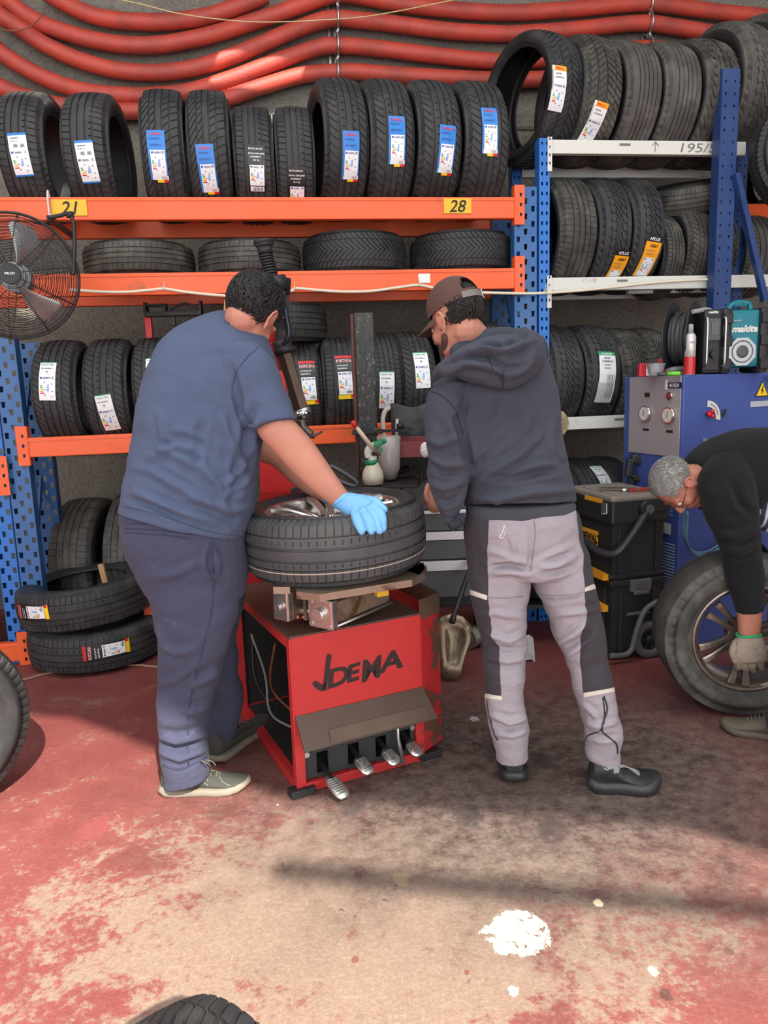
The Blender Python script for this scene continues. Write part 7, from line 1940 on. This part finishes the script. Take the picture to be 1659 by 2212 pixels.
for q in (-1, 1):
    for k in range(9):
        a = k/8; mb.ball(H2(q*(.066-.040*a)*.90, .022+.060*a, -.044-.048*a+.018*a*a), (.007, .015, .017), 0, M4_, 6)
beard = organic('beard', [mb], .0035, 3, t.m, body2)
# dark knitted glove, fingers curled
M_kg = plain('navy_knit_glove', srgb(42, 46, 58), .9, var=.2, scale=60, bump=.004, bscale=300)
kg = [loft([(962,1122,990,1116,2.41,.030), (966,1134,996,1122,2.40,.03), (972,1142,1000,1126,2.39,.024)], ext1=.005)]
for k, (x, y) in enumerate(((976,1140),(983,1137),(990,1133),(996,1127))):
    kg.append(limb([PY(x-3, y-8, 2.40), PY(x+2, y+1, 2.385), PY(x+3, y-3, 2.365), PY(x-1, y-9, 2.365)], [.010, .0095, .009, .008], 10))
kg.append(limb([PY(985,1115,2.38), PY(995,1117,2.36), PY(1000,1124,2.355)], [.011,.0095,.008], 10))
g2 = organic('glove', kg, .003, 1, M_kg, body2); g2['label'] = 'dark knitted work glove'
M_bs = plain('black_shoe', srgb(38, 40, 42), .5, var=.2, scale=30, bump=.002, bscale=200)
M_bso = plain('black_sole', srgb(44, 46, 46), .45, var=.25, scale=20, dirt=srgb(92, 88, 80), dirt_amt=.0)
s3 = shoe(body2, PF(1112, 1696)+V((0, .0, 0)), PF(1098, 1590), .125, 1.05, M_bs, M_bso, None, chunky=1.0, ankle_h=.135)
s4 = shoe(body2, PF(1268, 1700), PF(1424, 1702), .125, 1.05, M_bs, M_bso, None, chunky=1.0, ankle_h=.135)
for k in range(4): seam(s4, [(1326+k*3,1672-k*0),(1330+k*4,1656-k*3),(1345+k*6,1654-k*1),(1365+k*5,1664+k*1),(1380,1675)], .0024, plain('grey_piping', srgb(150,152,154), .5), 'stripe', sub=4)
seam(s4, [(1268,1640),(1285,1648),(1310,1658),(1325,1668)], .006, M_bso, 'heel_strap', flat=.4)
q = surf(s4, 1311, 1655, .002)
if q: MB().cyl(q, q-ray(1311,1655).normalized()*.002, .013, n=20).build('badge', plain('badge_grey', srgb(150,150,146), .5), s4)
seam(s3, [(1075,1645),(1100,1655),(1140,1648)], .006, M_bso, 'heel_strap', flat=.4)

# ================================================================== grey-haired man (right edge)
org3 = V((PY(1790, 1300, 2.95).x, 2.95, 0))
T3 = [(1503,992,1508,1075,2.96,.09), (1535,960,1535,1110,2.98,.16), (1585,932,1590,1112,3.0,.19), (1650,922,1655,1085,3.0,.19), (1720,928,1725,1095,3.0,.18), (1790,950,1800,1120,2.98,.17), (1835,985,1850,1150,2.96,.15)]
A3 = [(1540,985,1600,985,2.90,.05), (1512,1020,1622,1024,2.87,.075), (1512,1065,1630,1062,2.84,.072), (1523,1110,1636,1098,2.83,.07), (1548,1162,1641,1150,2.82,.066), (1561,1198,1642,1192,2.82,.06), (1567,1240,1650,1235,2.82,.056), (1580,1285,1648,1280,2.82,.05), (1592,1324,1647,1316,2.82,.045)]
FA3 = [(1595,1290,1640,1285,2.82,.034), (1593,1322,1645,1318,2.82,.034), (1594,1350,1643,1348,2.82,.03), (1596,1372,1640,1370,2.82,.026)]
hc3, hM3 = head_frame(PY(1466, 1046, 2.94), (-.10, -.12, -.95), (-.93, -.15, .18))
hp3, H3 = head_parts(hc3, hM3, .95)
neck3 = limb([PY(1540, 1030, 2.98), PY(1512, 1035, 2.96), H3(0, -.03, -.03)], [.07, .062, .056])
far3 = limb([PY(1580, 1040, 3.12), PY(1600, 1160, 3.16), PY(1680, 1250, 3.12), PY(1690, 1330, 3.1)], [.055, .048, .04, .03])
K3 = [[PY(1800, 1100, 2.86), PY(1740, 1330, 2.70), PF(1700, 1560, .11)+V((0, .0, 0))], [PY(1830, 1080, 3.1), PY(1800, 1290, 3.12), PY(1790, 1480, 3.2)]]
body3 = organic('person', [loft(T3, .85), loft(A3, .7), loft(FA3), neck3, far3]+hp3+[limb(K3[0], [.085, .06, .045]), limb(K3[1], [.085, .06, .045])], .0055, 3, M_skin2, None, org3)
tag(body3, 'person with short grey hair in black sweater bending down to hold the standing wheel', 'person')
face_bits(H3, hM3, .95, body3)
M_bk = cloth('black_sweater', srgb(24, 25, 27), srgb(18, 19, 21), .95, .010, 8).m
swf = [([(1545,1150),(1590,1160),(1640,1140)], .010, 8), ([(1555,1180),(1600,1190),(1642,1175)], .012, 8), ([(1552,1168),(1600,1176),(1642,1160)], -.010, 6), ([(1562,1215),(1605,1215),(1645,1205)], .008, 8), ([(1580,1040),(1600,1090),(1625,1110)], -.012, 9)]
sw = organic('sweater', [loft(T3, ext0=.005), loft(A3), limb([PY(1580, 1040, 3.12), PY(1600, 1160, 3.16), PY(1680, 1250, 3.12)], [.075, .062, .052])], .0055, 4, M_bk, body3, folds=swf, wr=.004, wrs=6)
seam(sw, [(1504,1000),(1502,1030),(1506,1070)], .008, M_bk, 'collar', off=.0)
t = NT('striped_shirt', .9); co = t.pos(); w_ = t.n.new('ShaderNodeTexWave'); w_.inputs['Scale'].default_value = 16; w_.inputs['Distortion'].default_value = 1.0
t.lk(t.mapping(co, (1, 0.2, -.2)), w_.inputs['Vector']); t.color(t.mix(t.ramp(w_.outputs['Fac'], .6, .7), srgb(60, 66, 84), srgb(196, 200, 208)))
organic('shirt_hem', [loft([(1618,1065,1690,1060,2.93,.1), (1622,1110,1690,1100,2.94,.1), (1632,1140,1680,1136,2.95,.08)])], .006, 3, t.m, body3, wr=.006, wrs=14)['label'] = 'striped shirt hem hanging out'
M_jn = cloth('dark_trousers', srgb(52, 54, 62), None, .9, .012, 8).m
organic('trousers', [limb(K3[0], [.115, .085, .075]), limb(K3[1], [.115, .085, .075]), loft([(1780,950,1800,1150,2.98,.18), (1835,980,1850,1160,2.97,.17), (1870,1010,1880,1160,2.96,.12)])], .007, 4, M_jn, body3, wr=.006)
M_h3 = hair_mat('grey_hair', srgb(104, 102, 98), srgb(176, 174, 168), .7)
hair('hair', H3, hM3, .95, M_h3, body3, 1700, .011, .0013, .1, 0, lambda d: (d.z > .0 and d.y < .70) or (d.y < .25 and d.z > -.50), 1.03, 4, lab='short grey hair')
mb = MB()
for q_ in (-1, 1): mb.tube([H3(q_*.080, -.002, .012), H3(q_*.079, .04, .014), H3(q_*.062, .088, .014)], .0018, 6)
for q_ in (-1, 1): mb.tube([H3(q_*.033+.024*math.cos(a), .098-.004*abs(math.cos(a)), .008+.017*math.sin(a)) for a in [2*PI*k/20 for k in range(20)]], .0016, 5, closed=True)
mb.tube([H3(-.009, .100, .012), H3(.009, .100, .012)], .0016, 5)
mb.build('glasses', plain('dark_frame', srgb(60, 50, 44), .4), body3)
M_g3 = plain('dirty_knit_glove', srgb(150, 136, 120), .9, var=.15, scale=40, bump=.004, bscale=260, dirt=srgb(92, 80, 70), dirt_amt=.05)
g3 = [loft([(1594,1372,1643,1369,2.82,.030), (1584,1392,1652,1388,2.815,.034), (1578,1412,1657,1408,2.81,.034), (1586,1430,1655,1426,2.805,.028)], ext1=.006)]
for k, (x, y) in enumerate(((1594, 1426), (1610, 1430), (1627, 1431), (1644, 1427))):
    g3.append(limb([PY(x, y-12, 2.81), PY(x-1, y+4, 2.80), PY(x, y+15, 2.815), PY(x+1, y+17, 2.84)], [.0145, .0135, .012, .011], 12))
g3.append(limb([PY(1590, 1388, 2.82), PY(1582, 1408, 2.79), PY(1588, 1428, 2.785)], [.016, .0135, .012], 12))
gl3 = organic('glove', g3, .0035, 2, M_g3, body3, wr=.0015, wrs=40); gl3['label'] = 'dirty knitted glove with green cuff'
m = MB(); cc = PY(1618, 1371, 2.82); m.tube([cc+V((.047*math.cos(a), .03*math.sin(a), .003*math.sin(a*3))) for a in [2*PI*k/28 for k in range(28)]], .0055, 8, closed=True)
m.build('glove_band', plain('green_band', srgb(20, 150, 90), .7), gl3)
M_os = plain('old_brown_shoe', srgb(92, 82, 70), .7, var=.2, scale=20, dirt=srgb(60, 54, 48), dirt_amt=.03)
s5 = shoe(body3, PF(1715, 1600), PF(1556, 1572), .115, .95, M_os, M_so if False else plain('brown_sole', srgb(84, 76, 64), .7), M_lc)
s6 = shoe(body3, PY(1800, 1480, 3.2)*1.0-UP*PY(1800, 1480, 3.2).z+V((.1, 0, 0)), PY(1800, 1480, 3.2)-UP*PY(1800, 1480, 3.2).z-V((.18, 0, 0)), .115, .95, M_os, M_os, M_lc)
# ------------------------------------------------------------------ light
w = bpy.data.worlds.new('sky'); SC.world = w; w.use_nodes = True
bg = w.node_tree.nodes['Background']
bg.inputs[0].default_value = (.96, .98, 1.0, 1); bg.inputs[1].default_value = 1.5
SC.view_settings.view_transform = 'Standard'; SC.view_settings.look = 'None'
SC.view_settings.gamma = 1; SC.view_settings.use_curve_mapping = False
SC.view_settings.exposure = 1.05
sl = bpy.data.lights.new('sun', 'SUN'); sl.energy = 5; sl.angle = math.radians(.5); sl.color = (1, .93, .82)
so = bpy.data.objects.new('sun', sl); COL.objects.link(so)
SUND = V((-.28, .72, -.66)).normalized()
so.rotation_euler = SUND.to_track_quat('-Z', 'Y').to_euler()
# roof: open at the front of the building
# ceiling, front edge shaped so its shadow bounds the sunlit floor
Z5 = 5.2
SX0, SX1 = -4.6, 4.6                               # bands of added frosted panels; slit and clear opening placed for sun patches
m = MB()
def rc(x0, x1, y0, y1): m.box(((x0+x1)/2, (y0+y1)/2, Z5+.075), (x1-x0, y1-y0, .15))
rc(-5.7, 5.9, -2.0, .3); rc(-5.7, SX0, .3, 2.5); rc(SX1, 5.9, .3, 2.5)
rc(SX0, -1.5, 1.2, 1.36); rc(-.45, SX1, 1.2, 1.36); rc(-1.05, -.9, 1.2, 1.36)
rc(-5.7, 5.9, 2.5, 2.62); rc(-5.7, -.15, 2.62, 3.0); rc(.45, 5.9, 2.62, 3.0); rc(-5.7, 5.9, 3.0, 6.9)
edge = [(-5.7, -2.0), (-1.8, -2.1), (.8, -2.60), (1.8, -3.30), (3.1, -3.56), (4.2, -4.3), (5.9, -4.6)]
m.prism([V((5.9, -2.0, Z5)), V((-5.7, -2.0, Z5))]+[V((x, y, Z5)) for x, y in edge[1:]], UP*.15)
tag(m.build('ceiling', M_plaster), kind='structure')
fr = bpy.data.materials.new('frosted_panel'); fr.use_nodes = True
nt = fr.node_tree; nt.nodes.remove(nt.nodes['Principled BSDF']); tb = nt.nodes.new('ShaderNodeBsdfTranslucent'); tb.inputs[0].default_value = (.80, .84, .88, 1)
nt.links.new(tb.outputs[0], nt.nodes['Material Output'].inputs['Surface'])
k = 0
for (ya, yb) in ((.3, 1.2), (1.36, 2.5)):  # unseen roof panels added to bring soft light from above
    for q in range(2):
        k += 1; xa = SX0+(SX1-SX0)*q/2; xb = SX0+(SX1-SX0)*(q+1)/2; vs = []; N = 60
        for i in range(N+1):
            x = xa+(xb-xa)*i/N; z = Z5+.08+.02*math.cos(i*1.57)
            vs += [V((x, ya, z)), V((x, yb, z))]
        tag(MB().add(vs, [(2*i, 2*i+2, 2*i+3, 2*i+1) for i in range(N)], 0, True).build('added_rooflight_%d' % k, fr, fix=False), kind='structure')
tag(MB().bar((1.6, -3.04, 4.6), (4.4, -3.54, 4.6), .05, .05).build('shadow_bar', M_dark), kind='structure')  # unseen bar hung to cast the stripe shadow on the floor
